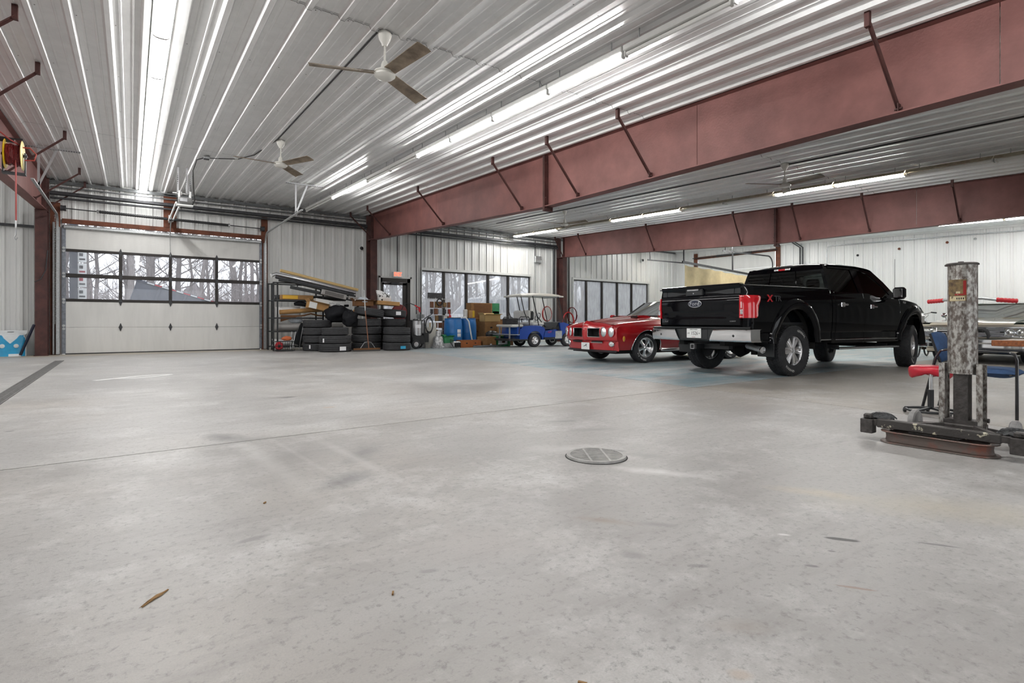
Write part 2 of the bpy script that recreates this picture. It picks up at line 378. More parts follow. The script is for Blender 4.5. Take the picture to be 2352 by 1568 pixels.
# sheet metal: one rib profile (x, relief)
PR = [(-.187,0),(-.140,0),(-.132,.008),(-.118,.008),(-.110,0),(-.054,0),(-.026,.042),(.026,.042),(.054,0),(.110,0),(.118,.008),(.132,.008),(.140,0)]
def wallmat(name, c, rough, metal=0, dirt=.2, spec=.5):
    m, nt, p = newmat(name); L = nt.links.new; tc = N(nt, 'ShaderNodeTexCoord')
    mp = N(nt, 'ShaderNodeMapping'); mp.inputs['Scale'].default_value = (2.2, 2.2, .35); L(tc.outputs['Object'], mp.inputs[0])
    n = N(nt, 'ShaderNodeTexNoise', i_Scale=1.4, i_Detail=3, i_Roughness=.7); L(mp.outputs[0], n.inputs['Vector'])
    r = N(nt, 'ShaderNodeValToRGB'); r.color_ramp.elements[0].position = .34; r.color_ramp.elements[0].color = tuple(x*(1-dirt) for x in c)+(1,)
    r.color_ramp.elements[1].position = .62; r.color_ramp.elements[1].color = srgb(c); L(n.outputs[0], r.inputs[0]); L(r.outputs[0], p.inputs['Base Color'])
    p.inputs['Roughness'].default_value = rough; p.inputs['Metallic'].default_value = metal; p.inputs['Specular IOR Level'].default_value = spec
    return m
K['wall'] = wallmat('white_liner_panel', (.80,.81,.80), .36, 0, .05)
K['ceil'] = wallmat('ceiling_liner_panel', (.84,.84,.84), .30, .18, .07)
def ribwall(name, u0, u1, ztop, opens, place, label):
    """ribbed panels three ribs wide between u0 and u1 with openings cut out; place(u, relief, z)"""
    root = struct(name, label); j = math.floor((u0-R0)/(3*PITCH))-1; 
    while True:
        a = R0-PITCH/2+3*PITCH*j; j += 1
        if a >= u1: break
        pts = [(a+PITCH*(k+.5)+x, d) for k in range(3) for x, d in PR]+[(a+3*PITCH, 0)]
        if pts[-1][0] <= u0: continue
        cuts = [u0, u1]+[o for q in opens for o in q[:2]]
        full = []
        for (xa, da), (xb, db) in zip(pts, pts[1:]):
            full.append((xa, da))
            for c in sorted(cuts):
                if xa+1e-5 < c < xb-1e-5: full.append((c, da+(db-da)*(c-xa)/(xb-xa)))
        full.append(pts[-1])
        b = MB()
        for (xa, da), (xb, db) in zip(full, full[1:]):
            m = (xa+xb)/2
            if m < u0 or m > u1: continue
            iv = [(0, 0)]; zt = ztop(m); cur = 0; segs = []
            for q in sorted([q for q in opens if q[0] < m < q[1]], key=lambda q: q[2]):
                if q[2] > cur: segs.append((cur, q[2]))
                cur = max(cur, q[3])
            if cur < zt: segs.append((cur, zt))
            for z0, z1 in segs: b.add([place(xa, da, z0), place(xb, db, z0), place(xb, db, z1), place(xa, da, z1)], [(0,1,2,3)])
        if b.f: b.build('panel', K['wall'], root, 0)
    return root
D1 = (-1.60, 3.66, 0, 3.80); D2 = (7.93, 9.17, 0, 2.66); W1 = (9.68, 15.30, .42, 3.06); W2 = (17.93, 23.55, .42, 3.06)
ribwall('wall_back', XL, XR, lambda u: cz(YW)+.02, [D1, D2, W1, W2], lambda u, d, z: (u, YW+.06-d, z), 'white ribbed sheet metal far wall with doors and windows')
D3 = (13.98, 18.6, 0, 4.45)
ribwall('wall_right', YF, YW, lambda u: cz(u), [D3], lambda u, d, z: (XR+.06-d, u, z), 'white ribbed sheet metal right wall with an overhead door')
W3 = (4.0, 10.0, .9, 3.1)
ribwall('wall_left', YF, YW, lambda u: cz(u), [W3], lambda u, d, z: (XL-.06+d, u, z), 'white ribbed sheet metal left wall')
D4 = (-2.0, 4.4, 0, 3.3); D5 = (9.0, 15.4, 0, 3.3)  # doorways added behind the camera to let in fill daylight
ribwall('wall_front', XL, XR, lambda u: cz(YF), [D4, D5], lambda u, d, z: (u, YF-.06+d, z), 'white ribbed sheet metal wall behind the camera')
# ceiling sheets in four lapped rows
ceiling = struct('ceiling', 'ribbed bright metal liner ceiling')
ang = math.atan(SL)
for r, (ya, yb) in enumerate(((YF-.1, -1.0), (-1.05, 6.29), (6.24, 13.83), (13.78, YW+.12))):
    b = MB(); Lr = (yb-ya)/cos(ang)
    pts = [(PITCH*(k-1)+x, d) for k in range(3) for x, d in PR]+[(PITCH*1.5, 0)]
    b.rows([[(x, 0, -d) for x, d in pts], [(x, Lr, -d) for x, d in pts]])
    me = b.mesh('ceiling_panel', K['ceil'], 0)
    for j in range(-11, 24):
        link('panel', me, ceiling, (R0+PITCH+3*PITCH*j, ya, cz(ya)+(.005 if r % 2 else 0)), (ang, 0, 0))
pts = [(PITCH*(k-1)+x, d) for k in range(3) for x, d in PR]+[(PITCH*1.5, 0)]
b = MB(); b.rows([[(x, -.004, -d-.0015) for x, d in pts], [(x, .004, -d-.0015) for x, d in pts]]); me = b.mesh('lap_seam', K['darksteel'], 0)
for y in (6.265, 13.805):
    for j in range(-3, 20): link('lap_seam', me, ceiling, (R0+PITCH+3*PITCH*j, y, cz(y)), (ang, 0, 0))
b = MB()
for i in range(11):
    y = .68+1.872*i
    for k in range(-14, 66):
        x = R0+PITCH*k+.075; z = cz(y)-.003; b.add([(x+.009*cos(a), y+.009*sin(a), z-.004) for a in [q*pi/3 for q in range(6)]], [(5,4,3,2,1,0)])
o = b.build('screw_rows', K['darksteel'], ceiling, 0); o['kind'] = 'stuff'
MB().box(XL-.2, XR+.2, YF-.3, YW+.3, 5.25, 5.3).build('roof_deck', K['darksteel'], ceiling, 0)

# ------------------------------------------------------------------ glazing and doors
K['bronze'] = mat('dark_bronze_frame', (.028,.024,.022), .4, .3)
K['trimw'] = mat('white_trim', (.74,.75,.74), .42, var=.08, vs=4)
K['pane'] = glass('dusty_pane', (.97,.98,1), haze=.42, streak=True)
K['pane_clear'] = glass('clear_pane', (.97,.98,1), haze=.14, streak=True)
def window(n, q, mull, label):
    x0, x1, z0, z1 = q; w = struct('window_%d' % n, label)
    b = MB(); t = .09
    b.box(x0-.06, x1+.06, YW-.005, YW+.10, z1-.01, z1+.10, .008); b.box(x0-.06, x0+.01, YW-.005, YW+.22, z0, z1); b.box(x1-.01, x1+.09, YW-.005, YW+.22, z0, z1)
    b.build('trim', K['trimw'], w, 0)
    MB().box(x0-.08, x1+.1, YW-.06, YW+.2, z0-.07, z0, .01).build('sill', K['trimw'], w, 0)
    b = MB(); b.box(x0, x1, YW+.12, YW+.2, z1-.05, z1); b.box(x0, x1, YW+.12, YW+.2, z0, z0+.08); b.box(x0, x0+.05, YW+.12, YW+.2, z0, z1); b.box(x1-.05, x1, YW+.12, YW+.2, z0, z1)
    b.build('window_frame', K['bronze'], w, 0)
    xs = [x0+.05]
    for m in mull: MB().box(m-.055, m+.055, YW+.08, YW+.2, z0+.08, z1-.05, .008).build('mullion', K['bronze'], w, 0)
    ed = [x0+.05]+[e for m in mull for e in (m-.055, m+.055)]+[x1-.05]
    for i in range(0, len(ed), 2): MB().box(ed[i], ed[i+1], YW+.15, YW+.16, z0+.08, z1-.05).build('pane', K['pane'], w, 0)
    return w
w1 = window(1, W1, (10.742, 11.841, 12.957, 14.041), 'long five-pane window behind the blue barrels and golf cart')
window(2, W2, (18.892, 19.999, 21.127, 22.239), 'long five-pane window behind the red car')
# exit door
d2 = struct('door_2', 'dark bronze glazed exit door under the exit sign'); x0, x1, z0, z1 = D2
b = MB(); b.box(x0-.07, x0, YW, YW+.1, 0, z1+.07); b.box(x1, x1+.07, YW, YW+.1, 0, z1+.07); b.box(x0-.07, x1+.07, YW, YW+.1, z1, z1+.07); b.build('trim', K['trimw'], d2, 0)
b = MB(); b.box(x0, x0+.06, YW-.01, YW+.14, 0, z1); b.box(x1-.13, x1, YW-.01, YW+.14, 0, z1); b.box(x0, x1, YW-.01, YW+.14, z1-.16, z1); b.build('door_frame', K['bronze'], d2, 0)
b = MB(); b.box(x0+.06, x0+.13, YW+.04, YW+.1, .02, z1-.17); b.box(x1-.3, x1-.14, YW+.04, YW+.1, .02, z1-.17); b.box(x0+.06, x1-.14, YW+.04, YW+.1, z1-.26, z1-.17); b.box(x0+.06, x1-.14, YW+.04, YW+.1, .02, .25); b.build('leaf', K['bronze'], d2, 0)
MB().box(x0+.13, x1-.3, YW+.06, YW+.07, .25, z1-.26).build('pane', K['pane'], d2, 0)
MB().box(x0+.4, x0+.75, YW-.08, YW+.04, z1-.24, z1-.17, .01).build('closer', K['black'], d2, 0)
b = MB(); b.cyl((x0+.2, YW-.03, 1.05), (x1-.32, YW-.03, 1.05), .018); b.box(x0+.18, x0+.24, YW-.04, YW+.05, 1.0, 1.1); b.box(x1-.36, x1-.3, YW-.04, YW+.05, 1.0, 1.1); b.build('push_bar', K['alu'], d2)
# overhead door
K['doorskin'] = wallmat('overhead_door_skin', (.72,.72,.70), .45, 0, .1)
K['panel_steel'] = mat('door_end_stile', (.25,.27,.31), .5, .5, var=.35, vs=14)
d1 = struct('door_1', 'white sectional overhead door with two rows of panes'); X0, X1 = -1.53, 3.60
ys = YW-.03
for z0, z1 in ((.02, .772), (.778, 1.52), (3.03, 3.69)):
    b = MB(); b.box(X0, X1, ys, ys+.05, z0, z1, .006)
    k = int((z1-z0)/.055)
    for i in range(1, k): z = z0+(z1-z0)*i/k; b.box(X0+.005, X1-.005, ys-.0025, ys, z-.012, z+.012)
    b.build('door_section', K['doorskin'], d1, 0)
b = MB(); b.box(X0, X1, ys-.01, ys+.04, 0, .03); b.build('bottom_seal', K['black'], d1, 0)
for z0, z1 in ((1.52, 1.60), (2.215, 2.325), (2.955, 3.03)): MB().box(X0, X1, ys-.012, ys+.05, z0, z1, .006).build('rail', K['bronze'], d1, 0)
sx = [-.245, 1.02, 2.30]
for z0, z1 in ((1.60, 2.215), (2.325, 2.955)):
    for x in sx: MB().box(x-.042, x+.042, ys-.012, ys+.05, z0, z1, .006).build('stile', K['bronze'], d1, 0)
    ed = [X0]+[e for x in sx for e in (x-.042, x+.042)]+[X1]
    for i in range(0, 8, 2): MB().box(ed[i], ed[i+1], ys+.02, ys+.028, z0, z1).build('pane', K['pane_clear'], d1, 0)
hm = MB(); hm.prism([(-.045,0),(-.012,.1),(0,.125),(.012,.1),(.045,0),(.012,-.1),(0,-.125),(-.012,-.1)], -.012, 0, 'xz'); hm.cyl((-.05,-.012,0),(.05,-.012,0),.012,n=8); hm = hm.mesh('hinge', K['darksteel'], 0)
for x in sx:
    for z in (.775, 1.53, 2.27, 3.0): link('hinge', hm, d1, (x, ys-.012, z))
b = MB(); 
for x in (X0-.03, X1+.03): b.box(x-.045, x+.045, ys-.02, ys+.05, .02, 3.69, .004)
b.build('end_stile', K['panel_steel'], d1, 0)
for x in (X0-.03, X1+.03):
    for z in (.775, 1.53, 2.27, 3.0): 
        b = MB(); b.lathe([(0,.02),(.035,.02),(.035,0)], 14, Matrix.Translation((x, ys-.025, z-.04)) @ Matrix.Rotation(pi/2, 4, 'X')); b.lathe([(0,.02),(.035,.02),(.035,0)], 14, Matrix.Translation((x, ys-.025, z+.05)) @ Matrix.Rotation(pi/2, 4, 'X')); b.build('roller_hinge', K['galv'], d1)
b = MB(); b.box(X0-.05, X1+.05, ys-.09, ys, 3.60, 3.71, .03); b.build('strut', K['galv'], d1, 30)
# steel around the opening
for nm, bxs, lab in (('trim_1', [(-1.60, 3.66, YW-.04, YW+.05, 3.76, 3.89)], 'rust brown steel header channel over the overhead door'),
                     ('trim_2', [(-1.86, -1.64, YW-.05, YW+.05, 0, 4.33)], 'rust brown steel jamb left of the overhead door'),
                     ('trim_3', [(3.655, 3.84, YW-.05, YW+.05, 0, 4.52)], 'rust brown steel jamb right of the overhead door'),
                     ('trim_4', [(.84, 1.18, YW-.05, YW+.04, 3.89, 4.92)], 'rust brown steel post above the overhead door')):
    b = MB()
    for q in bxs: b.box(*q, .004)
    o = b.build(nm, K['oxide2'], None, 0); o['kind'] = 'structure'; o['label'] = lab
# right wall overhead door
d3 = struct('door_3', 'white overhead door in the right wall behind the tan curtain')
for i in range(6): MB().box(XR-.01, XR+.04, D3[0]+.12, D3[1]-.12, .02+i*.735, .75+i*.735-.006, .006).build('door_section', K['doorskin'], d3, 0)
b = MB(); b.box(XR-.03, XR+.05, D3[0]-.14, D3[0]+.06, 0, 4.75); b.box(XR-.03, XR+.05, D3[1]-.06, D3[1]+.14, 0, 4.75); b.box(XR-.03, XR+.05, D3[0], D3[1], 4.42, 4.55); b.build('jamb', K['oxide2'], d3, 0)
# eave trim along the far wall and right wall
for nm, q, lab in (('trim_5', (XL, XR, YW-.05, YW+.06, ZW-.12, ZW-.05), 'grey eave angle along the top of the far wall'),):
    o = MB().box(*q).build(nm, K['galvd'], None, 0); o['kind'] = 'structure'; o['label'] = lab
b = MB(); b.bar((XR-.05, YF, cz(YF)-.06), (XR-.05, YW, cz(YW)-.06), .06, .08); o = b.build('trim_6', K['trimw'], None, 0); o['kind'] = 'structure'; o['label'] = 'white trim along the top of the right wall'
# unseen openings added for fill light: left wall window and doorways behind the camera
w3 = struct('window_3', 'long window in the left wall')
for i in range(4): MB().box(XL-.02, XL-.01, 4.05+i*1.5, 5.45+i*1.5, .95, 3.05).build('pane', K['pane_clear'], w3, 0)
for i in range(5): MB().box(XL-.06, XL+.04, 3.95+i*1.5, 4.05+i*1.5, .9, 3.1).build('mullion', K['bronze'], w3, 0)
for i, (x, y) in enumerate(((XR+.02, YW+.02), (XL-.02, YW+.02), (XR+.02, YF-.02), (XL-.02, YF-.02))):  # posts added to block daylight leaking through the wall corners
    o = MB().box(x-.06, x+.1, y-.06, y+.1, -.05, 5.25).build('trim_%d' % (8+i), K['trimw'], None, 0); o['kind'] = 'structure'; o['label'] = ['white corner trim where the far and right walls meet','white corner trim at the far left corner','white corner trim at the near right corner','white corner trim at the near left corner'][i]
# ------------------------------------------------------------------ steel frames
def rafter_bottom(y):
    P = [(-7.2,3.31),(9.15,3.455),(19.7,4.05)]
    for (a, za), (b, zb) in zip(P, P[1:]):
        if y <= b: return za+(zb-za)*(y-a)/(b-a)
    return P[-1][1]
def steel_frame(X, side, off, ys, label, seams=(1.64, 5.34), depth=.30):
    t = thing('roof_girder', label, 'steel beam', (X, 0, 0))
    top = lambda y: cz(y)-.012
    ed = [YF]+list(seams)+[9.15, 14.4, 19.55]
    for a, b_ in zip(ed, ed[1:]):
        a += .004; b_ -= .004
        MB().prism([(a, rafter_bottom(a)), (b_, rafter_bottom(b_)), (b_, top(b_)), (a, top(a))], -.007, .007, 'yz').build('web_plate', K['oxide'], t, 0)
    for a, b_ in ((YF, 9.15), (9.15, 19.7)):
        b = MB(); b.bar((0, a, rafter_bottom(a)-.009), (0, b_, rafter_bottom(b_)-.009), .22, .018); b.build('bottom_flange', K['oxide'], t, 0)
    b = MB(); b.bar((0, YF, top(YF)-.012), (0, 19.7, top(19.7)-.012), .2, .016); b.build('top_flange', K['oxide'], t, 0)
    # bolted splice
    z0 = rafter_bottom(9.15)
    b = MB(); b.box(-.12, .12, 9.12, 9.145, z0-.11, top(9.15)-.03); b.box(-.12, .12, 9.155, 9.18, z0-.11, top(9.15)-.03)
    for x in (-.08, .08):
        for z in (z0-.07, z0+.06, z0+.18, top(9.15)-.2): b.cyl((x, 9.09, z), (x, 9.21, z), .016, n=6)
    b.build('splice_plate', K['oxide3'], t, 0)
    # column on the far wall
    b = MB(); b.box(-.13, .13, 19.46, 19.48, 0, rafter_bottom(19.5)-.02); b.box(-.13, .13, 19.9, 19.92, 0, top(19.8)); b.box(-.007, .007, 19.48, 19.9, 0, rafter_bottom(19.5)); b.box(-.15, .15, 19.42, 19.95, 0, .02)
    b.build('column', K['oxide3'], t, 0)
    b = MB(); b.box(-.10, .10, 19.47, 19.5, rafter_bottom(19.5)-.03, top(19.6)-.03); b.box(-.12, .12, 19.45, 19.95, rafter_bottom(19.5)-.035, rafter_bottom(19.5)-.015); b.build('haunch_plate', K['oxide3'], t, 0)
    for y in ys:
        zb = rafter_bottom(y)+.035; zt = cz(y)-.15
        b = MB(); b.bar((side*.02, y, zb), (side*off, y, zt), .036, .006, up=(0,1,0)); b.bar((side*.02, y-.016, zb+.016), (side*off, y-.016, zt+.016), .006, .036, up=(0,1,0)); br = b.build('brace', K['oxide3'], t, 0)
        b = MB(); b.box(side*off-.028, side*off+.028, y-.025, y+.025, zt-.03, cz(y)-.01); b.build('hanger_tab', K['oxide3'], br, 0)
        b = MB(); b.box(min(0, side*.09), max(0, side*.09), y-.03, y-.02, zb-.03, zb+.07); b.cyl((side*.05, y-.06, zb+.01), (side*.05, y+.02, zb+.01), .014, n=6); b.build('clip', K['oxide3'], br, 0)
    return t
f0 = steel_frame(-2.0, 1, .92, (4.5, 6.4, 8.31, 10.16, 14.03, 17.82, 19.85), 'red oxide steel beam and column at the left edge beside the hose reel')
f1 = steel_frame(7.45, -1, .84, (-1.1, 2.56, 6.28, 8.15, 10.07, 13.91, 17.87, 19.6), 'large red oxide steel beam crossing the middle of the ceiling')
f2 = steel_frame(16.9, -1, .5, (2.6, 4.5, 6.5, 8.41, 10.38, 14.1, 18.0, 19.6), 'farther red oxide steel beam above the black pickup', seams=(1.9, 5.39))
# ------------------------------------------------------------------ strip lights
K['house'] = mat('light_housing', (.74,.74,.72), .4, var=.1, vs=5)
K['house_old'] = mat('yellowed_light_housing', (.58,.52,.40), .5, col2=(.36,.28,.19), vs=7, thr=(.3,.6))
K['dead'] = mat('unlit_tube', (.80,.80,.78), .3)
def strip(name, L, kind, lit):
    t = bpy.data.objects.new(name, None); COL.objects.link(t); h = L/2-.01
    if kind == 'wrap':
        b = MB(); b.box(-.105, .105, -h, h, -.02, .02, .004); b.build('housing', K['house'], t, 0)
        b = MB(); pr = [(-.09, -.02), (-.086,-.055), (-.05,-.075), (0,-.08), (.05,-.075), (.086,-.055), (.09,-.02)]
        b.rows([[(x, -h+.01, z) for x, z in pr], [(x, h-.01, z) for x, z in pr]]); b.build('lens', K['lens'] if lit else K['dead'], t)
        for s in (-1, 1): MB().prism([(x*1.03, z*1.03) for x, z in pr], s*h, s*(h-.012), 'xz').build('end_cap', K['house'], t, 0)
    else:
        hm = K['house'] if kind == 'strip' else K['house_old']
        b = MB()
        if kind == 'strip': b.box(-.055, .055, -h, h, .05, .12, .01)
        else: b.prism([(-.16,.03),(-.07,.11),(.07,.11),(.16,.03),(.15,.03),(.065,.10),(-.065,.10),(-.15,.03)], -h, h, 'xz')
        b.build('housing', hm, t, 0)
        for s in ((0,) if kind == 'strip' else (-.06, .06)):
            b = MB(); b.cyl((s, -h+.03, 0.02), (s, h-.03, 0.02), .024, n=10); b.build('tube', K['lit'] if lit else K['dead'], t)
        for y in (-h+.015, h-.015): MB().box(-.03 if kind == 'strip' else -.09, .03 if kind == 'strip' else .09, y-.012, y+.012, -.015, .06, .004).build('lamp_holder', K['house'], t, 0)
        for y in (-h*.7, h*.7): MB().bar((0, y, .11), (0, y, .26), .012, .012).build('hanger', K['galv'], t, 0)
    return t
ORD = 'first second third fourth fifth sixth seventh eighth ninth tenth eleventh twelfth thirteenth fourteenth fifteenth'.split()
def row(X, dz, y0, L, states, kind, la, lb, group):
    pro = {}
    for i, s in enumerate(states):
        y = y0+L*(i+.5); z = cz(y)-dz
        if s not in pro: t = pro[s] = strip('strip_light', L, kind, s); tag(t, la if s else lb, 'light', group)
        else: t = clone(pro[s])
        t.location = (X, y, z); t.rotation_euler = (ang, 0, 0)
        t['label'] = ORD[len(states)-1-i]+' strip light from the far wall, '+(la if s else lb)
row(.31, .03, .43, 1.505, [1]*13, 'wrap', 'lit, in the left ceiling row', None, 'left row of ceiling strip lights')
row(4.93, .25, -2.72, 1.458, [1,1,1,1,0,1,1,1,1,0,0,1,1,0,0], 'strip', 'lit, in the row beside the large beam', 'unlit, in the row beside the large beam', 'strip lights beside the large beam')
row(14.03, .25, -1.3, 1.49, [0,0,0,0,1,1,0,0,1,1,0,0,1,1], 'old', 'lit, between the two red beams', 'unlit and yellowed, between the two red beams', 'strip lights between the two beams')
row(22.75, .25, -.35, 1.75, [0,1,1,1,0,1,0,1,1,0,1], 'old', 'lit, near the right wall', 'unlit, near the right wall', 'strip lights near the right wall')
row(-6.6, .25, -3.0, 1.49, [1,1,0,1,1,0,1,1,1,0,1,1,0,1,1], 'strip', 'lit, in the bay left of the hose reel', 'unlit, in the bay left of the hose reel', 'strip lights in the left bay')  # whole row is out of view, added as fill light
# ------------------------------------------------------------------ things on the ceiling and walls
K['blade'] = mat('grimy_fan_blade', '9A8B78', .45, .2, col2='6B5C4C', vs=5)
K['fanw'] = mat('fan_enamel', (.76,.75,.70), .3)
def fan(x, y, hz, angs, label):
    t = thing('ceiling_fan', label, 'fan', (x, y, 0), 0, 'three-blade ceiling fans'); zc = cz(y)-.005
    MB().lathe([(.0,zc),(.075,zc),(.085,zc-.03),(.07,zc-.09),(.04,zc-.14),(.03,zc-.17),(0,zc-.17)][::-1], 24).build('canopy', K['fanw'], t)
    MB().cyl((0,0,zc-.15), (0,0,hz+.05), .013, n=10).build('downrod', K['fanw'], t)
    MB().lathe([(0,hz+.16),(.03,hz+.16),(.045,hz+.12),(.05,hz+.05),(.06,hz+.045)][::-1], 20).build('coupling', K['fanw'], t)
    MB().lathe([(0,hz-.055),(.06,hz-.055),(.10,hz-.045),(.128,hz-.02),(.13,hz),(.118,hz+.008),(.13,hz+.016),(.125,hz+.035),(.09,hz+.05),(0,hz+.05)], 32).build('motor', K['fanw'], t)
    for a in angs:
        R_ = Matrix.Rotation(rad(a), 4, 'Z') @ Matrix.Translation((0,0,hz+.02)) @ Matrix.Rotation(rad(-14), 4, 'X')
        b = MB(); n = 7
        top = [[R_ @ Vector((.12+.76*i/n, s*(.075+.018*i/n), .004-.010*abs(s)*abs(s))) for s in (-1,-.5,0,.5,1)] for i in range(n+1)]
        bot = [[p+Vector((0,0,-.006)) for p in r] for r in top]
        b.rows(top); b.rows(bot, True)
        b.rows([[r[0] for r in top], [r[0] for r in bot]]); b.rows([[r[-1] for r in bot], [r[-1] for r in top]]); b.rows([bot[-1], top[-1]]); 
        bl = b.build('blade', K['blade'], t, 30)
        b = MB(); b.add([R_ @ Vector(p) for p in [(.08,-.03,.008),(.30,-.02,.012),(.34,0,.012),(.30,.02,.012),(.08,.03,.008)]], [(0,1,2,3,4)]); b.build('blade_iron', K['blade'], bl, 0)
    return t
fan(2.55, 6.30, 3.965, (161, 277, 34), 'nearest white ceiling fan with brown blades above the open floor')
fan(2.54, 11.87, 4.185, (182, 296, 52), 'farther white ceiling fan with brown blades before the overhead door')
fan(12.15, 14.0, 4.285, (170, 285, 40), 'small distant ceiling fan beyond the large beam above the golf cart side')
fan(11.97, 6.30, 3.995, (150, 262, 25), 'ceiling fan beyond the large beam above the black pickup')
# fan wiring
K['cable'] = mat('black_cable', (.03,.03,.03), .5)
def cable(name, label, pts, r, m='cable', cat='cable', group=None):
    return tag(MB().tube(pts, r, 6).build(name, K[m], None), label, cat, group)
cable('fan_cable', 'black cable clipped to the ceiling between the two near fans', [(2.47, y, cz(y)-.012) for y in (6.35, 8, 9.6, 11.8)]+[(2.3, 13.4, cz(13.4)-.02), (2.05, 14.0, cz(14)-.03), (1.6, 14.25, cz(14.25)-.04), (1.5,14.3,cz(14.3)-.04)], .011)
cable('fan_conduit', 'dark conduit on the ceiling between the two far fans', [(12.0, y, cz(y)-.03) for y in (1.5, 6.2, 10, 14, 18)], .016)
jb = thing('ceiling_junction_box', 'small grey junction box on the ceiling feeding the door opener', 'electrical box', (1.44, 14.32, cz(14.3)))
MB().box(-.06,.06,-.07,.07,-.07,-.005,.006).build('box', K['galv'], jb, 0); MB().box(-.055,.055,-.065,.065,-.076,-.069,.002).build('cover', K['darksteel'], jb, 0)
cable('opener_cable', 'black power cable looping from the ceiling box to the door opener', [(1.40,14.34,cz(14.3)-.04), (1.25,14.4,cz(14.3)-.1), (1.2,14.7,4.5), (1.26,15.3,4.2), (1.32,15.7,4.0), (1.30,15.95,3.93), (1.24,16.0,3.96)], .013)

# overhead door hardware
def door_track(X, s, label):
    t = thing('door_track', label, 'door track', (X, 0, 0))
    arc = [(0, 19.78-.38*(1-cos(a)), 3.56+.38*sin(a)) for a in [i*pi/2/8 for i in range(9)]]
    pth = [(0, 19.78, .02)]+arc+[(0, 15.0, 3.93)]
    b = MB()
    for k in range(len(pth)-1): b.bar(pth[k], pth[k+1], .055, .028, up=(0,.7,.7))
    b.build('rail', K['galv'], t, 0)
    b = MB(); b.box(-.04,.04,19.80,19.96,.02,3.62); b.build('wall_angle', K['galv'], t, 0)
    b = MB(); b.bar((s*.02, 15.75, 3.90), (s*.02, 15.75, cz(15.75)-.02), .045, .006); b.build('hanger', K['perf'], t, 0)
    b = MB(); b.bar((s*.02, 15.75, 3.95), (s*.34, 15.75, cz(15.75)-.02), .045, .006, up=(0,1,0)); b.build('sway_brace', K['perf'], t, 0)
    b = MB(); b.bar((-.25, 15.75, cz(15.75)-.05), (.75, 15.7, cz(15.7)-.05), .05, .03); b.build('ceiling_angle', K['perf'], t, 0)
    return t
def perforated(name):
    m, nt, p = newmat(name); L = nt.links.new; tc = N(nt, 'ShaderNodeTexCoord'); v = N(nt, 'ShaderNodeTexVoronoi', feature='F1', i_Scale=22, i_Randomness=0); L(tc.outputs['Object'], v.inputs['Vector'])
    r = N(nt, 'ShaderNodeValToRGB'); r.color_ramp.interpolation = 'CONSTANT'; r.color_ramp.elements[0].color = (.05,.05,.05,1); r.color_ramp.elements[1].position = .33; r.color_ramp.elements[1].color = (.5,.51,.52,1)
    L(v.outputs['Distance'], r.inputs[0]); L(r.outputs[0], p.inputs['Base Color']); p.inputs['Roughness'].default_value = .4; p.inputs['Metallic'].default_value = .6; return m
K['perf'] = perforated('perforated_angle')
door_track(-1.68, 1, 'galvanised overhead door track by the left column below the hose reel')
door_track(3.745, 1, 'galvanised overhead door track right of the overhead door')
ts = thing('torsion_spring', 'black torsion spring shaft over the overhead door', 'door spring', (0,0,0))
MB().cyl((-1.6,19.84,4.165), (3.72,19.84,4.10), .016, n=8).build('shaft', K['darksteel'], ts)
zs = lambda x: 4.165-.065*(x+1.6)/5.32
for a, c in ((-.75, .93), (1.07, 2.62)): 
    b = MB(); n = 60; b.tube([(a+(c-a)*i/n, 19.84, zs(a+(c-a)*i/n)) for i in range(n+1)], [.047 if i % 2 else .038 for i in range(n+1)], 10); b.build('spring', K['black'], ts, 60)
for x in (-.78, 2.65): MB().lathe([(0,-.03),(.05,-.03),(.055,.02),(0,.03)], 14, Matrix.Translation((x,19.84,zs(x))) @ Matrix.Rotation(pi/2,4,'Y')).build('spring_cone', K['alu'], ts)
b = MB(); b.box(.96,1.04,19.78,19.94,4.02,4.25); b.lathe([(0,-.03),(.06,-.03),(.06,.03),(0,.03)], 14, Matrix.Translation((1.0,19.82,zs(1.0))) @ Matrix.Rotation(pi/2,4,'Y')); b.build('centre_bracket', K['galv'], ts, 0)
for x in (-1.56, 3.66): MB().lathe([(0,-.06),(.085,-.06),(.075,0),(.085,.06),(0,.06)], 16, Matrix.Translation((x,19.84,zs(x))) @ Matrix.Rotation(pi/2,4,'Y')).build('cable_drum', K['darksteel'], ts)
op = thing('door_opener', 'grey motor operator with white drawbar hung from the ceiling before the overhead door', 'door opener', (1.1, 15.95, 0))
zt = cz(15.9)
for x in (-.13, .06, .2): MB().bar((x, -.12+.1*(x>.1), zt-.02), (x if x < .1 else .1, -.05, 4.17), .04, .006, up=(0,1,0)).build('hanger', K['perf'], op, 0)
MB().lathe([(0,-.15),(.085,-.15),(.1,-.13),(.1,.12),(.085,.15),(0,.16)], 20, Matrix.Translation((.03,0,4.0)) @ Matrix.Rotation(pi/2,4,'Y')).build('motor', mat('motor_grey', (.20,.20,.20), .5), op)
MB().box(-.09,.07,-.103,-.1,3.97,4.05).build('rating_plate', K['alu'], op, 0)
MB().box(-.16,.2,-.09,.09,3.86,3.90,.004).build('motor_mount', K['white'], op, 0)
b = MB(); b.box(-.12,-.08,-.06,.06,4.08,4.24); b.box(.12,.16,-.06,.06,4.08,4.24); b.cyl((-.24,0,4.18),(.18,0,4.18),.014,n=8); b.lathe([(0,-.01),(.05,-.01),(.05,.01),(0,.01)],16,Matrix.Translation((-.05,0,4.18)) @ Matrix.Rotation(pi/2,4,'Y')); b.build('gear_frame', K['white'], op, 0)
for x in (-.16, -.06): MB().bar((x, .05, 3.95), (x+.02, 3.75, 4.05), .03, .05).build('rail', K['white'], op, 0)
MB().bar((-.1,3.2,4.0), (-.08,3.93,4.12), .12, .04).build('header_bracket', K['darksteel'], op, 0)
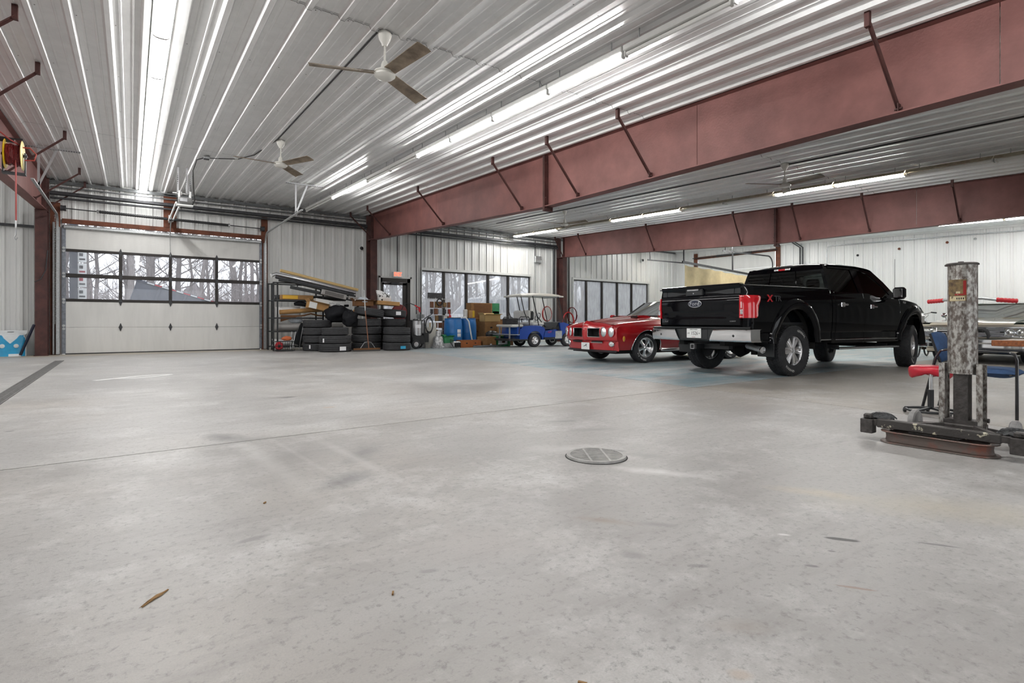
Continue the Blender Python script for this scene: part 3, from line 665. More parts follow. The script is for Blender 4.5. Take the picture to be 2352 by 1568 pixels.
b = MB(); b.bar((-.1,3.3,4.0),(-.1,3.96,3.60),.02,.03); b.build('drawbar_arm', K['galv'], op, 0)
cable('pull_chain', 'thin pull chain hanging in front of the overhead door', [(1.0,19.6,4.02),(1.0,19.86,3.5),(1.01,19.88,2.98)], .008, 'galv', 'chain')
ch = MB()
for i in range(46): 
    z = .9+i*.067; ch.tube([(cos(k*pi/3)*.012*(1 if i%2 else .3), sin(k*pi/3)*.012*(.3 if i%2 else 1)+0, z+sin(k*pi/3)*.03*1) for k in range(6)], .004, 4, closed=True)
tag(ch.build('hoist_chain', K['galv'], None, 0, (-1.735, 19.72, 0)), 'steel hoist chain hanging beside the left door track', 'chain')
cable('wall_conduit', 'pale vertical conduit beside the left door jamb', [(-1.775,19.86,.02),(-1.775,19.86,3.75)], .028, 'galv', 'conduit')
cable('sling_chain', 'short chain draped on the left column', [(-2.13,19.44,2.02),(-2.0,19.43,2.1),(-1.9,19.43,2.35),(-1.86,19.44,2.9)], .012, 'darksteel', 'chain')
# pipes below the eave
pg = 'pipes and conduits under the eave of the far wall'
for x0, x1, lab in ((-1.85, 7.3, 'above the overhead door and tyre stacks'), (7.6, 16.75, 'above the exit door and blue barrels')):
    cable('gas_pipe', 'thick black pipe under the eave '+lab, [(x0,19.78,4.56),(x1,19.78,4.56)], .06, 'darksteel', 'pipe', pg)
    cable('water_pipe', 'second black pipe under the eave '+lab, [(x0,19.82,4.43),(x1,19.82,4.46)], .032, 'darksteel', 'pipe', pg)
    cable('eave_conduit', 'thin grey conduit under the eave '+lab, [(x0,19.9,4.76),(x1,19.9,4.76)], .022, 'galvd', 'conduit', pg)
    cable('eave_conduit', 'upper thin grey conduit against the eave '+lab, [(x0,19.9,4.86),(x1,19.9,4.86)], .016, 'galvd', 'conduit', pg)
for x, z0, lab in ((8.60, 2.92, 'running down to the exit sign'), (9.42, 1.25, 'running down right of the exit door'), (9.62, 1.25, 'against the left edge of the long window'), (15.49, 3.98, 'above the grey electrical box')):
    cable('wall_conduit', 'dark vertical conduit '+lab, [(x,19.96,z0),(x,19.96,4.76)], .02, 'darksteel', 'conduit', 'vertical conduits on the far wall')
cable('wall_conduit', 'grey vertical conduit below the grey electrical box', [(15.50,19.96,.3),(15.50,19.96,3.72)], .03, 'galv', 'conduit', 'vertical conduits on the far wall')
for x, lab in ((17.55, 'left of the window behind the red car'), (17.62, 'beside the first, left of the window behind the red car')): cable('wall_conduit', 'grey vertical conduit '+lab, [(x,19.96,.3),(x,19.96,4.76)], .022, 'darksteel', 'conduit', 'vertical conduits on the far wall')
cable('down_pipe', 'dark green vertical drain pipe beside the second column', [(16.55,19.86,.05),(16.55,19.86,4.5)], .055, 'darksteel', 'pipe')
eb = thing('electrical_box', 'grey electrical box on the far wall above the golf cart', 'electrical box', (15.6, 19.9, 3.72)); MB().box(-.19,.19,-.06,.06,0,.3,.01).build('box', K['galv'], eb, 0); MB().box(-.17,.17,-.07,-.058,.02,.28,.004).build('cover', K['galv'], eb, 0); MB().cyl((.14,-.085,.15),(.14,-.06,.15),.015,n=8).build('latch', K['darksteel'], eb)
ob = thing('outlet_box', 'small steel outlet box on the wall right of the exit door', 'outlet', (9.58,19.93,1.1))
for x in (-.11,.0,.11): MB().box(x-.05,x+.05,-.05,.04,0,.14,.006).build('box', K['galv'], ob, 0)
# exit sign
K['signred'] = mat('exit_letter', (.75,.05,.03), .4, emit=(1,.12,.06), es=1.2)
es = thing('exit_sign', 'white exit sign with red letters over the glazed door', 'sign', (8.60, 19.95, 2.69))
MB().box(-.2,.2,-.045,.05,0,.235,.012).build('case', K['white'], es, 0)
text('EXIT', .205, K['signred'], es, frame((0,-.048,.117),(1,0,0),(0,0,1)), bold=.004, sx=.78, ext=.002)
# cameras
def dome(x, z, label, y=19.95):
    t = thing('security_camera', label, 'camera', (x, y, z), 0, 'dome security cameras on the far wall')
    MB().lathe([(0,0),(.085,0),(.09,.03),(.07,.06),(0,.06)], 20, Matrix.Rotation(pi/2,4,'X')).build('base', K['white'], t)
    MB().lathe([(.068,.05),(.062,.085),(.04,.108),(0,.118)], 20, Matrix.Rotation(pi/2,4,'X')).build('lens_dome', K['black'], t)
dome(7.13, 3.72, 'black dome camera on the wall left of the second red column'); dome(22.9, 4.32, 'black dome camera on the wall above the window behind the red car')
# hose reel at the left edge
hr = thing('hose_reel', 'yellow hose reel wound with red air hose on the left beam', 'hose reel', (-1.60, 12.25, 3.74), 0); hr.scale = (.68, .78, .78)
K['reely'] = mat('reel_yellow', 'D8B21E', .4, var=.2, vs=6); K['reelc'] = mat('reel_cream', 'E3D48A', .4, var=.15, vs=6); K['hose'] = mat('red_hose', '7A1F22', .45, var=.25, vs=20); K['hoser'] = mat('bright_red_hose', 'B8282A', .4); K['hose2'] = mat('pale_red_hose', '9E3B38', .45)
for x, m in ((-.165, 'reely'), (.155, 'reelc')): MB().lathe([(.05,-.012),(.30,-.012),(.318,0),(.30,.012),(.05,.012)], 36, Matrix.Translation((x,0,0)) @ Matrix.Rotation(pi/2,4,'Y')).build('flange', K[m], hr)
b = MB(); n = 150; b.tube([(-.14+.27*((i/n*7) % 1 if int(i/n*7) % 2 == 0 else 1-(i/n*7) % 1), (.20+.006*(i//40))*cos(i*.84), (.20+.006*(i//40))*sin(i*.84)) for i in range(n)], .02, 6); b.build('hose_coil', K['hose'], hr)
b = MB(); b.cyl((-.15,0,0),(.14,0,0),.19,n=24); b.build('drum', K['hose'], hr)
b = MB(); b.cyl((-.24,0,0),(.24,0,0),.03,n=12); b.box(-.22,-.19,-.05,.05,-.4,.06); b.box(.19,.22,-.05,.05,-.4,.06); b.box(-.22,.22,-.08,.08,-.42,-.38); b.build('bracket', K['darksteel'], hr, 0)
b = MB(); b.box(-.36,.0,-.02,.02,.26,.36); b.bar((-.3,0,.32),(.16,0,.36),.02,.03); b.build('support_arm', K['black'], hr, 0)
MB().tube([(.12,-.1,.2),(-.05,-.2,.27),(-.25,-.25,.42),(-.5,-.3,.6)], .016, 8).build('supply_hose', K['hose2'], hr)
MB().tube([(.1,-.05,.17),(.3,-.05,.18),(.42,-.05,.06),(.38,-.05,-.08),(.2,-.05,-.1)], .015, 8).build('loop_hose', K['hose2'], hr)
MB().tube([(.05,-.18,-.15),(.06,-.2,-.45),(.06,-.2,-1.46)], .017, 8).build('drop_hose', K['hose2'], hr)
b = MB(); b.cyl((.06,-.2,-1.6),(.06,-.2,-1.44),.02,n=8); b.tube([(.06,-.2,-1.6),(.06,-.2,-1.75),(.03,-.2,-1.8),(.06,-.2,-1.86),(.09,-.2,-1.8)],.009,6); b.build('coupling', K['alu'], hr)
o = MB().box(-5, -2.2, 19.9, 19.99, 3.55, 3.62).build('trim_7', K['darksteel'], None, 0); o['kind'] = 'structure'; o['label'] = 'dark horizontal wall girt left of the left column'
# air hoses hung on the second column
def coil(name, label, c, r, turns, m, hr_=.016, ax='y', group=None, sag=1.25):
    b = MB(); n = 16*turns; random.seed(int(abs(c[0])*97))
    J = [random.uniform(-.08,.08) for _ in range(turns+1)]
    pts = []
    for i in range(n+1):
        a = 2*pi*i/16; k = i/16; j = J[int(k)]*(1-k % 1)+J[min(int(k)+1, turns)]*(k % 1)
        u, w = (r+j*r)*cos(a), (r*sag+j*r)*sin(a); d = -.03*k/turns*2
        pts.append((c[0]+u, c[1]+d, c[2]+w) if ax == 'y' else (c[0]+d, c[1]+u, c[2]+w))
    b.tube(pts, hr_, 6); return tag(b.build(name, K[m], None), label, 'hose', group)
coil('air_hose', 'pale red air hose coiled on the wall behind the golf cart', (16.1, 19.85, 1.32), .28, 3, 'hose2', group='air hoses hung by the second column')
coil('air_hose', 'bright red air hose coil hung low on the second column', (17.0, 19.35, .98), .33, 5, 'hoser', group='air hoses hung by the second column')
coil('air_hose', 'dark red air hose coil hung right of the second column', (17.75, 19.93, 1.28), .30, 4, 'hose', group='air hoses hung by the second column')
# second door's track, pipes and the tan curtain by the right wall
K['tan'] = mat('tan_canvas', 'DDCBA2', .9, var=.18, vs=3, bump=.2, bs=300)
ct = thing('canvas_curtain', 'tan canvas curtain hanging from a steel rail behind the pickup', 'curtain', (0, 14.5, 0))
MB().bar((19.2,0,3.50),(25.7,0,3.16),.06,.09).build('rail', K['darksteel'], ct, 0)
b = MB(); nx, nz = 60, 14
def curt(u, v):
    x = 19.35+5.2*u; top = 3.38-.052*(x-19.35)-.05*(sin(u*pi*6)**2)*.6-(.25 if u > .93 else 0)*(u-.93)/.07
    z = top*(1-v)+.35*v
    return (x-.25*(1-u)*v*(v < 2)*.3+.05*sin(v*5+u*9), .07*sin(u*34+.7*sin(v*4))*(.3+.7*v)+.05*sin(u*11), z)
b.grid(curt, nx, nz); b.build('canvas', K['tan'], ct, 60)
for x in (19.35, 20.3, 21.3, 22.3, 23.3, 24.4): MB().tube([(x+.025*cos(a), .0, 3.43-.052*(x-19.35)+.04*sin(a)) for a in [k*pi/4 for k in range(8)]], .008, 5, closed=True).build('ring', K['galv'], ct)
for x in (19.3, 22.9): MB().bar((x,0,3.45-.052*(x-19.3)),(x,0,cz(14.5)-.02),.05,.05).build('hanger', K['darksteel'], ct, 0)
for i, (x0, y, z) in enumerate(((21.6, 14.15, 4.15), (21.6, 18.45, 4.15))):
    t = thing('door_track', 'dark overhead door track running out from the right wall, '+('nearer' if i == 0 else 'farther')+' of the pair', 'door track', (0, y, 0))
    arc = [(XR-.12-.4*(1-cos(a)), 0, z-.4+.4*sin(a)) for a in [k*pi/16 for k in range(9)]]; pth = [(XR-.12,0,.02)]+arc+[(x0,0,z-.03)]
    b = MB()
    for k in range(len(pth)-1): b.bar(pth[k], pth[k+1], .03, .06, up=(.7,0,.7))
    b.build('rail', K['darksteel'], t, 0); MB().bar((x0+.2,0,z),(x0+.2,0,cz(y)-.02),.04,.04).build('hanger', K['darksteel'], t, 0)
ts2 = thing('torsion_spring', 'black torsion spring shaft over the white door in the right wall', 'door spring', (XR-.2, 0, 0))
MB().cyl((0,13.9,4.48),(0,18.7,4.48),.02,n=8).build('shaft', K['darksteel'], ts2); MB().cyl((0,15.2,4.48),(0,17.2,4.48),.05,n=10).build('spring', K['black'], ts2)
cable('wall_conduit', 'grey conduit running along the right wall and turning down above the pickup', [(XR-.06,-2,3.98),(XR-.06,5.0,4.18),(XR-.06,11.45,4.38),(XR-.06,11.6,4.34),(XR-.06,11.65,4.25),(XR-.06,11.65,2.0)], .025, 'galv', 'conduit')
for y, lab in ((12.85, 'left'), (12.72, 'right')): cable('wall_conduit', 'dark conduit dropping down the right wall behind the pickup cab, %s of the pair' % lab, [(XR-.3,y+.25,4.7),(XR-.06,y,4.45),(XR-.06,y,.6)], .03, 'darksteel', 'conduit')
for y, z, m, lab in ((10.4, 3.84, 'darksteel', 'dark'), (8.85, 3.95, 'oxide2', 'rusty, nearest the dark one'), (7.25, 4.02, 'oxide2', 'rusty, above the classic car'), (6.4, 4.05, 'galv', 'pale, nearest the jack')):
    tag(MB().lathe([(0,0),(.05,0),(.05,.02),(.02,.035),(0,.06)],10,Matrix.Translation((XR-.0,y,z)) @ Matrix.Rotation(-pi/2,4,'Y')).build('wall_stud', K[m], None), 'small %s bolt stud on the right wall' % lab, 'bolt', 'bolt studs on the right wall')
# ------------------------------------------------------------------ wheels and car-body helpers
def lerp(P, x):
    if x <= P[0][0]: return P[0][1]
    for (a, u), (b, v) in zip(P, P[1:]):
        if x <= b: return u+(v-u)*(x-a)/(b-a)
    return P[-1][1]
def smooth_lerp(P, x):
    if x <= P[0][0]: return P[0][1]
    for i, ((a, u), (b, v)) in enumerate(zip(P, P[1:])):
        if x <= b:
            m0 = (v-u)/(b-a) if i == 0 else (v-P[i-1][1])/(b-P[i-1][0]); m1 = (v-u)/(b-a) if i == len(P)-2 else (P[i+2][1]-u)/(P[i+2][0]-a)
            h = b-a; t = (x-a)/h; return (2*t**3-3*t*t+1)*u+(t**3-2*t*t+t)*h*m0+(3*t*t-2*t**3)*v+(t**3-t*t)*h*m1
    return P[-1][1]
def arange(a, b, d):
    n = max(1, round((b-a)/d)); return [a+(b-a)*i/n for i in range(n+1)]
def skin(mb, xs, zlo, zhi, yf, lev, s=1):
    """body side y = s*yf(x, z) over columns xs between two edge curves"""
    R = []
    for x in xs:
        lo, hi = zlo(x), zhi(x); zz = [lo]+[min(max(z, lo), hi) for z in lev]+[hi]
        R.append([(x, s*yf(x, z), z) for z in zz])
    m = len(R[0]); v = [p for r in R for p in r]; f = []
    for i in range(len(R)-1):
        for j in range(m-1):
            a = i*m+j; q = (a, a+m, a+m+1, a+1)
            if abs(v[q[0]][2]-v[q[3]][2]) < 1e-6 and abs(v[q[1]][2]-v[q[2]][2]) < 1e-6: continue
            if abs(v[q[0]][2]-v[q[3]][2]) < 1e-6: q = (q[0], q[1], q[2])
            elif abs(v[q[1]][2]-v[q[2]][2]) < 1e-6: q = (q[0], q[1], q[3])
            f.append(q if s < 0 else q[::-1])
    return mb.add(v, f)
def arch(cx, cz_, rx, rz, base):
    """lower edge with a wheel opening"""
    return lambda x: max(base(x), cz_+rz*sqrt(max(0, 1-((x-cx)/rx)**2))) if abs(x-cx) < rx else base(x)
def plate(mb, poly, yf, th=.02, s=1):
    """flat piece outlined in (x, z) lying on y = s*yf(z), with thickness inwards"""
    n = len(poly); o = [(x, s*yf(z), z) for x, z in poly]; i_ = [(x, s*(yf(z)-th), z) for x, z in poly]
    ar = sum(poly[i][0]*poly[(i+1) % n][1]-poly[(i+1) % n][0]*poly[i][1] for i in range(n))
    f = [tuple(range(n)), tuple(range(n, 2*n))[::-1]]+[(i, n+i, n+(i+1) % n, (i+1) % n) for i in range(n)]
    if (ar > 0) == (s > 0): f = [q[::-1] for q in f]
    return mb.add(o+i_, f)
RY = Matrix.Rotation(-pi/2, 4, 'X')     # z axis -> +y
def tyre(R, w, rr, tread='at'):
    b = MB(); h = w/2
    pr = [(rr,-h*.80),(rr+.012,-h*.92),(rr+(R-rr)*.45,-h*1.0),(R-.045,-h*.95),(R-.018,-h*.86),(R-.006,-h*.74)]
    if tread == 'at': pr += [(R-.012,-h*.5),(R-.012,h*.5)]
    else:
        for g_ in (-.45, 0, .45): pr += [(R-.001,h*(g_-.14)),(R-.009,h*(g_-.06)),(R-.009,h*(g_+.06)),(R-.001,h*(g_+.14))]
    pr += [(R-.006,h*.74),(R-.018,h*.86),(R-.045,h*.95),(rr+(R-rr)*.45,h),(rr+.012,h*.92),(rr,h*.80)]
    b.lathe(pr, 56, RY)
    if tread == 'at':
        n = 54
        for i in range(n):
            for k, y in enumerate((-.66,-.23,.23,.66)):
                a = 2*pi*(i+.5*(k % 2)+.2*k)/n; T_ = Matrix.Rotation(a, 4, 'Y') @ Matrix.Translation((R-(.016 if abs(y) > .5 else .012), y*h, 0)) @ Matrix.Rotation((-.3,.35,-.35,.3)[k], 4, 'X')
                b.box(-.012,.010,-h*.19,h*.19,-R*2*pi/n*.34,R*2*pi/n*.34,0,T_)
    return b
def arc_text(body, R, size, a_mid, mat_, name, ext=.0015, spread=1.0, flipside=1):
    """letters set round a circle in the x-z plane, read from -y (flipside=1)"""
    b = MB(); chars = list(body); w = size*.66*spread; tot = w*(len(chars)-1)
    for i, c in enumerate(chars):
        if c == ' ': continue
        cu = bpy.data.curves.new('t', 'FONT'); cu.body = c; cu.size = size; cu.align_x = 'CENTER'; cu.align_y = 'CENTER'; cu.extrude = ext; cu.resolution_u = 1
        o = bpy.data.objects.new('t', cu); me = bpy.data.meshes.new_from_object(o); 
        a = a_mid-(i*w-tot/2)/R
        T_ = Matrix.Translation((R*cos(a), 0, R*sin(a))) @ Matrix.Rotation(-(a-pi/2), 4, 'Y') @ Matrix.Rotation(pi/2, 4, 'X')
        b.add([T_ @ v.co for v in me.vertices], [tuple(p.vertices) for p in me.polygons])
        bpy.data.objects.remove(o); bpy.data.meshes.remove(me); bpy.data.curves.remove(cu)
    if flipside < 0: b.v = [(-x, -y, z) for x, y, z in b.v]
    return b
def rim_six(r, w):
    """six split-spoke wheel, face towards -y"""
    b = MB(); b.lathe([(r*.93,.05),(r*.95,-w*.28),(r,-w*.42),(r+.008,-w*.40),(r+.008,w*.42),(r*.95,w*.42),(r*.9,.05)], 40, RY)
    for k in range(6):
        for s in (-1, 1):
            T_ = Matrix.Rotation(k*pi/3+s*.17, 4, 'Y'); y0, y1 = -w*.30, -w*.36
            P = [(r*.20, -.030), (r*.96, -.026), (r*.96, .026), (r*.20, .030)]
            v = [T_ @ Vector((x, y0-.012*(1-x/r), z)) for x, z in P]+[T_ @ Vector((x, y0+.035, z*1.25)) for x, z in P]
            m1 = T_ @ Vector((r*.2, y1-.012, 0)); m2 = T_ @ Vector((r*.94, y1, 0)); v += [m1, m2]
            b.add(v, [(0,1,9,8),(8,9,2,3),(0,4,5,1),(2,6,7,3),(1,5,6,2),(1,2,9),(0,8,3)])
    b.lathe([(0,-w*.40),(r*.10,-w*.40),(r*.14,-w*.37),(r*.24,-w*.33),(r*.27,-w*.2)], 24, RY)
    for k in range(6):
        a = k*pi/3+.5; b.cyl((r*.2*cos(a),-w*.40,r*.2*sin(a)),(r*.2*cos(a),-w*.3,r*.2*sin(a)),r*.03,n=6)
    return b
def rim_five(r, w):
    """broad five-spoke wheel with a deep polished lip"""
    b = MB(); b.lathe([(r*.78,.04),(r*.80,-w*.10),(r*.93,-w*.16),(r*.97,-w*.44),(r+.01,-w*.46),(r+.012,w*.42),(r*.9,w*.42),(r*.8,.1)], 40, RY)
    for k in range(5):
        T_ = Matrix.Rotation(k*2*pi/5+pi/2, 4, 'Y')
        P = [(r*.18,-.036),(r*.55,-.034),(r*.90,-.060),(r*.90,.060),(r*.55,.034),(r*.18,.036)]
        v = [T_ @ Vector((x, -w*.30+.03*(x/r), z)) for x, z in P]+[T_ @ Vector((x, -w*.1, z*1.15)) for x, z in P]+[T_ @ Vector((x, -w*.36+.03*(x/r), 0)) for x in (r*.18, r*.55, r*.86)]
        b.add(v, [(0,1,13,12),(1,2,14,13),(12,13,4,5),(13,14,3,4),(0,6,7,1),(1,7,8,2),(2,8,9,3),(3,9,10,4),(4,10,11,5),(2,3,14)])
    b.lathe([(0,-w*.46),(r*.12,-w*.45),(r*.17,-w*.40),(r*.2,-w*.28),(r*.28,-w*.2)], 24, RY)
    return b
def wheel(root, x, y, R, side, tm, rmesh, discm, lm=None, steer=0):
    """tyre as the part, rim and brake as sub-parts; side -1 faces -y"""
    t = link('wheel', tm, root, (x, y, R), (0, 0, steer+(0 if side < 0 else pi)))
    link('rim', rmesh, t); link('brake_disc', discm, t)
    if lm: link('tyre_lettering', lm, t)
    return t

# ------------------------------------------------------------------ the black pickup
K['pblack'] = mat('black_car_paint', (.003,.0034,.0048), .05, 0, coat=.12, spec=.22)
K['dglass'] = glass('tinted_glass', (.03,.035,.036), rough=.0)
K['lglass'] = glass('light_tint_glass', (.8,.86,.82), rough=.0)
K['tail'] = mat('tail_lamp_red', (.42,.006,.014), .08, coat=1, emit=(.9,.02,.03), es=.06)
K['tail2'] = mat('tail_lamp_pale', (.9,.55,.55), .15, coat=.5)
K['lampclear'] = mat('clear_lamp', (.92,.93,.95), .10, 1, var=.08, vs=60, coat=.6, bump=.18, bs=45)
K['satin'] = mat('satin_black', (.018,.02,.022), .38)
K['liner'] = mat('wheel_liner', (.012,.012,.012), .9)
K['plate'] = mat('licence_plate', (.80,.81,.80), .4)
K['navy'] = mat('oval_blue', (.004,.009,.035), .2, coat=1)
tr = thing('pickup_truck', 'glossy black crew cab pickup truck parked nose away to the right', 'truck', (9.28, 5.667, 0), rad(-6.5))
BY = [(.45,.955),(.58,.985),(.62,.99),(.63,.982),(.74,.982),(.76,.998),(1.0,1.012),(1.2,1.012),(1.33,1.0),(1.37,.985),(1.45,.97),(1.52,.95)]
def ty(x, z):
    y = lerp(BY, z)
    if x > 3.7: y -= .62*max(0, (x-3.7)/1.2)**3.2
    if x < -1.02: y -= .10*((-1.02-x)/.15)**2
    return y
lev = [.5,.58,.62,.63,.68,.74,.76,.85,.95,1.05,1.15,1.25,1.33,1.37,1.41,1.45,1.49]
RW, FW, TR_ = .06, 3.97, .435
lowbed = arch(RW+.02, .45, .55, .70, lambda x: .60); lowfen = arch(FW, .45, .50, .64, lambda x: .56)
for s in (-1, 1):
    b = MB(); skin(b, arange(-1.17, 1.095, .03), lowbed, lambda x: 1.505, ty, lev, s)
    b.rows([[(x, s*ty(x,1.505), 1.505) for x in (-1.17,1.095)], [(x, s*(ty(x,1.505)-.11), 1.515) for x in (-1.17,1.095)], [(x, s*(ty(x,1.505)-.115), 1.40) for x in (-1.17,1.095)], [(x, s*.82, .9) for x in (-1.17,1.095)]], s < 0)
    b.build('bed_side', K['pblack'], tr, 25, weld=True)
    b = MB(); b.bar((-1.15, s*.905, 1.522), (1.09, s*.905, 1.522), .10, .018, .006); b.build('rail_cap', K['satin'], tr, 0)
    b = MB(); skin(b, arange(1.118, 1.215, .03), lambda x: .545, lambda x: 1.50, ty, lev, s); b.build('cab_corner', K['pblack'], tr, 25)
    b = MB(); skin(b, arange(1.225, 2.147, .05), lambda x: .545, lambda x: 1.475, ty, lev, s); d = b.build('rear_door', K['pblack'], tr, 25)
    b = MB(); b.box(1.33,1.56,s*1.0,s*1.045,1.225,1.26,.01); b.box(1.38,1.50,s*.995,s*1.02,1.20,1.285,.01); b.build('handle', K['chrome'], d, 0)
    b = MB(); skin(b, arange(2.153, 3.40, .05), lambda x: .545, lambda x: lerp([(2.1,1.475),(2.35,1.465),(2.62,1.40),(3.4,1.385)], x), ty, lev, s); d = b.build('front_door', K['pblack'], tr, 25)
    b = MB(); b.box(2.29,2.53,s*1.0,s*1.045,1.20,1.235,.01); b.box(2.34,2.46,s*.995,s*1.02,1.175,1.26,.01); b.build('handle', K['chrome'], d, 0)
    b = MB(); skin(b, arange(3.408, 4.86, .03), lowfen, lambda x: lerp([(3.4,1.385),(3.7,1.36),(4.1,1.30),(4.4,1.2),(4.9,1.10)], x), ty, lev, s); b.build('fender', K['pblack'], tr, 25)
    # arch flares
    for cx, rx, rz, nm in ((RW+.02, .55, .70, 'flare'), (FW, .50, .64, 'flare')):
        rows = []
        for i in range(29):
            a = rad(-14+208*i/28); e = lambda k: (cx+(rx+k)*cos(a), .45+(rz+k*1.05)*sin(a))
            pr = []
            for k, dy in ((.0,-.10),(-.004,.012),(.03,.040),(.10,.044),(.155,.022),(.17,-.01)):
                x, z = e(k); z = max(z, .57); pr.append((x, s*(ty(x, min(max(z,.5),1.45))+dy), z))
            rows.append(pr)
        b = MB(); b.rows(rows, s > 0); b.build(nm, K['pblack'], tr, 40)
        b = MB(); b.lathe([(1,0),(1,.42)], 20, Matrix.Translation((cx, s*.56 if s > 0 else -.98, .45)) @ Matrix.Diagonal((rx+.01,1,rz+.01,1)) @ RY, rad(180), rad(360)); b.box(cx-rx, cx+rx, s*.54, s*.56, .5, 1.1); b.build('wheel_liner', K['liner'], tr)
    # running board, sill trim
    b = MB(); b.box(1.30,3.36,s*.86,s*1.02,.425,.465,.015); b.box(1.45,1.5,s*.7,s*.9,.43,.5); b.box(3.1,3.15,s*.7,s*.9,.43,.5); rb = b.build('running_board', K['satin'], tr, 0)
    MB().box(1.31,3.35,s*1.0,s*1.026,.428,.458,.008).build('board_trim', K['alu'], rb, 0)
    for x0, x1 in ((.68,1.09),(1.23,2.14),(2.16,3.38)): MB().box(x0,x1,s*.985,s*.997,.60,.615,.003).build('sill_line', K['chrome'], tr, 0)
    # mud flap
    MB().box(-.56,-.545,s*.72,s*1.03,.345,.74,.004).build('mud_flap', K['satin'], tr, 0)
    # greenhouse side
    gy = lambda z: .955-.40*(z-1.42)
    b = MB(); plate(b, [(1.118,1.50),(1.225,1.50),(1.255,1.62),(1.36,1.955),(1.40,2.0),(1.25,2.0),(1.19,1.95)], gy, .03, s); b.build('rear_pillar', K['pblack'], tr, 0)
    b = MB(); plate(b, [(2.09,1.475),(2.24,1.475),(2.33,1.94),(2.10,1.955)], gy, .03, s); b.build('centre_pillar', K['pblack'], tr, 0)
    b = MB(); plate(b, [(1.38,1.935),(2.1,1.93),(2.40,1.91),(2.66,1.87),(2.98,1.65),(3.22,1.40),(3.42,1.385),(3.36,1.46),(3.12,1.72),(2.83,1.95),(2.72,1.975),(2.4,2.0),(1.38,2.005)], gy, .03, s); b.build('roof_rail', K['pblack'], tr, 0)
    b = MB(); plate(b, [(1.225,1.475),(2.1,1.475),(2.1,1.93),(1.36,1.94),(1.25,1.62)], lambda z: gy(z)-.012, .008, s); b.build('rear_side_glass', K['dglass'], tr, 0)
    b = MB(); plate(b, [(2.24,1.47),(2.36,1.465),(2.62,1.40),(3.20,1.39),(2.98,1.64),(2.66,1.86),(2.33,1.925)], lambda z: gy(z)-.012, .008, s); b.build('front_side_glass', K['lglass'], tr, 0)
    # mirror
    mr = MB(); mr.bar((3.05,s*.95,1.42),(3.05,s*1.10,1.44),.05,.06); m_ = mr.build('mirror_arm', K['satin'], tr, 0)
    b = MB(); b.box(2.98,3.12,s*1.06,s*1.27,1.37,1.60,.04); b.build('mirror_housing', K['pblack'], m_, 30)
    MB().box(2.974,2.982,s*1.09,s*1.25,1.40,1.57,.003).build('mirror_glass', K['chrome'], m_, 0)
    # tail lamp
    b = MB(); skin(b, arange(-1.168, -.868, .02), lambda x: lerp([(-.975,.99),(-.95,1.03),(-.945,1.17),(-.885,1.265),(-.868,1.33)], x), lambda x: lerp([(-.9,1.357),(-.868,1.34)], x), lambda x, z: ty(x, z)+.014, [1.05,1.1,1.15,1.2,1.25,1.3,1.34], s)
    zz = [.99,1.1,1.2,1.3,1.357]; ye = lambda z: ty(-1.168, z)+.014
    b.rows([[(-1.205+.035*max(0,t)**3, s*(.868+(ye(z)-.868)*t), z) for z in zz] for t in (0,.25,.5,.75,.9,1)], s > 0)
    b.box(-1.20,-1.0,s*.868,s*.885,.99,1.357)
    tl_ = b.build('tail_lamp', K['tail'], tr, 30)
    MB().box(-1.209,-1.19,s*.885,s*.925,1.05,1.13,.003).build('reverse_lens', K['lampclear'], tl_, 0)
    b = MB(); 
    for x0,x1,y0,y1,z0,z1 in ((-1.208,-1.195,.897,.912,1.15,1.25),(-1.207,-1.16,.88,.92,1.335,1.345),(-1.207,-1.16,.88,.92,1.005,1.015)): b.box(x0,x1,s*y0,s*y1,z0,z1)
    tube = [(-.985,1.015),(-.975,1.03),(-.985,1.19),(-.915,1.28),(-.905,1.325),(-.93,1.338)]
    for (xa,za),(xb,zb) in zip(tube,tube[1:]): b.bar((xa,s*(ty(xa,za)+.021),za),(xb,s*(ty(xb,zb)+.021),zb),.016,.016)
    b.build('light_guide', K['tail2'], tl_, 0)
# tailgate
PRF = [(.855,-1.165),(.875,-1.19),(.965,-1.192),(1.0,-1.185),(1.03,-1.181),(1.085,-1.181),(1.105,-1.19),(1.12,-1.199),(1.25,-1.203),(1.355,-1.20),(1.375,-1.19),(1.395,-1.165),(1.43,-1.160),(1.47,-1.166),(1.49,-1.185),(1.53,-1.200),(1.555,-1.195),(1.563,-1.16),(1.56,-1.10)]
b = MB()
def tgx(y, z, x):
    k = min(1, max(0, (abs(y)-.55)/.2))          # the sculpted band fades out at the ends
    if 1.0 < z < 1.11: x = x*(1-k)+(-1.192)*k
    return x+.012*(y/.86)**2
ysT = [-.862,-.84,-.75,-.68,-.62,-.56]+[-.5+.1*i for i in range(11)]+[.56,.62,.68,.75,.84,.862]
b.rows([[(tgx(y,z,x), y, z) for z, x in PRF] for y in ysT]); tg = b.build('tailgate', K['pblack'], tr, 28)
b = MB(); b.box(-1.16,-1.08,-.86,.86,.86,1.55); b.build('tailgate_inner', K['satin'], tr, 0)
MB().box(-1.212,-1.15,-.12,.25,1.385,1.50,.012).build('handle_recess', K['satin'], tg, 0)
MB().box(-1.232,-1.20,-.05,.205,1.468,1.50,.008).build('handle', K['alu'], tg, 0)
MB().lathe([(0,-.004),(.012,-.004),(.014,0)],12,Matrix.Translation((-1.213,.07,1.425)) @ Matrix.Rotation(pi/2,4,'Y')).build('camera_lens', K['chrome'], tg)
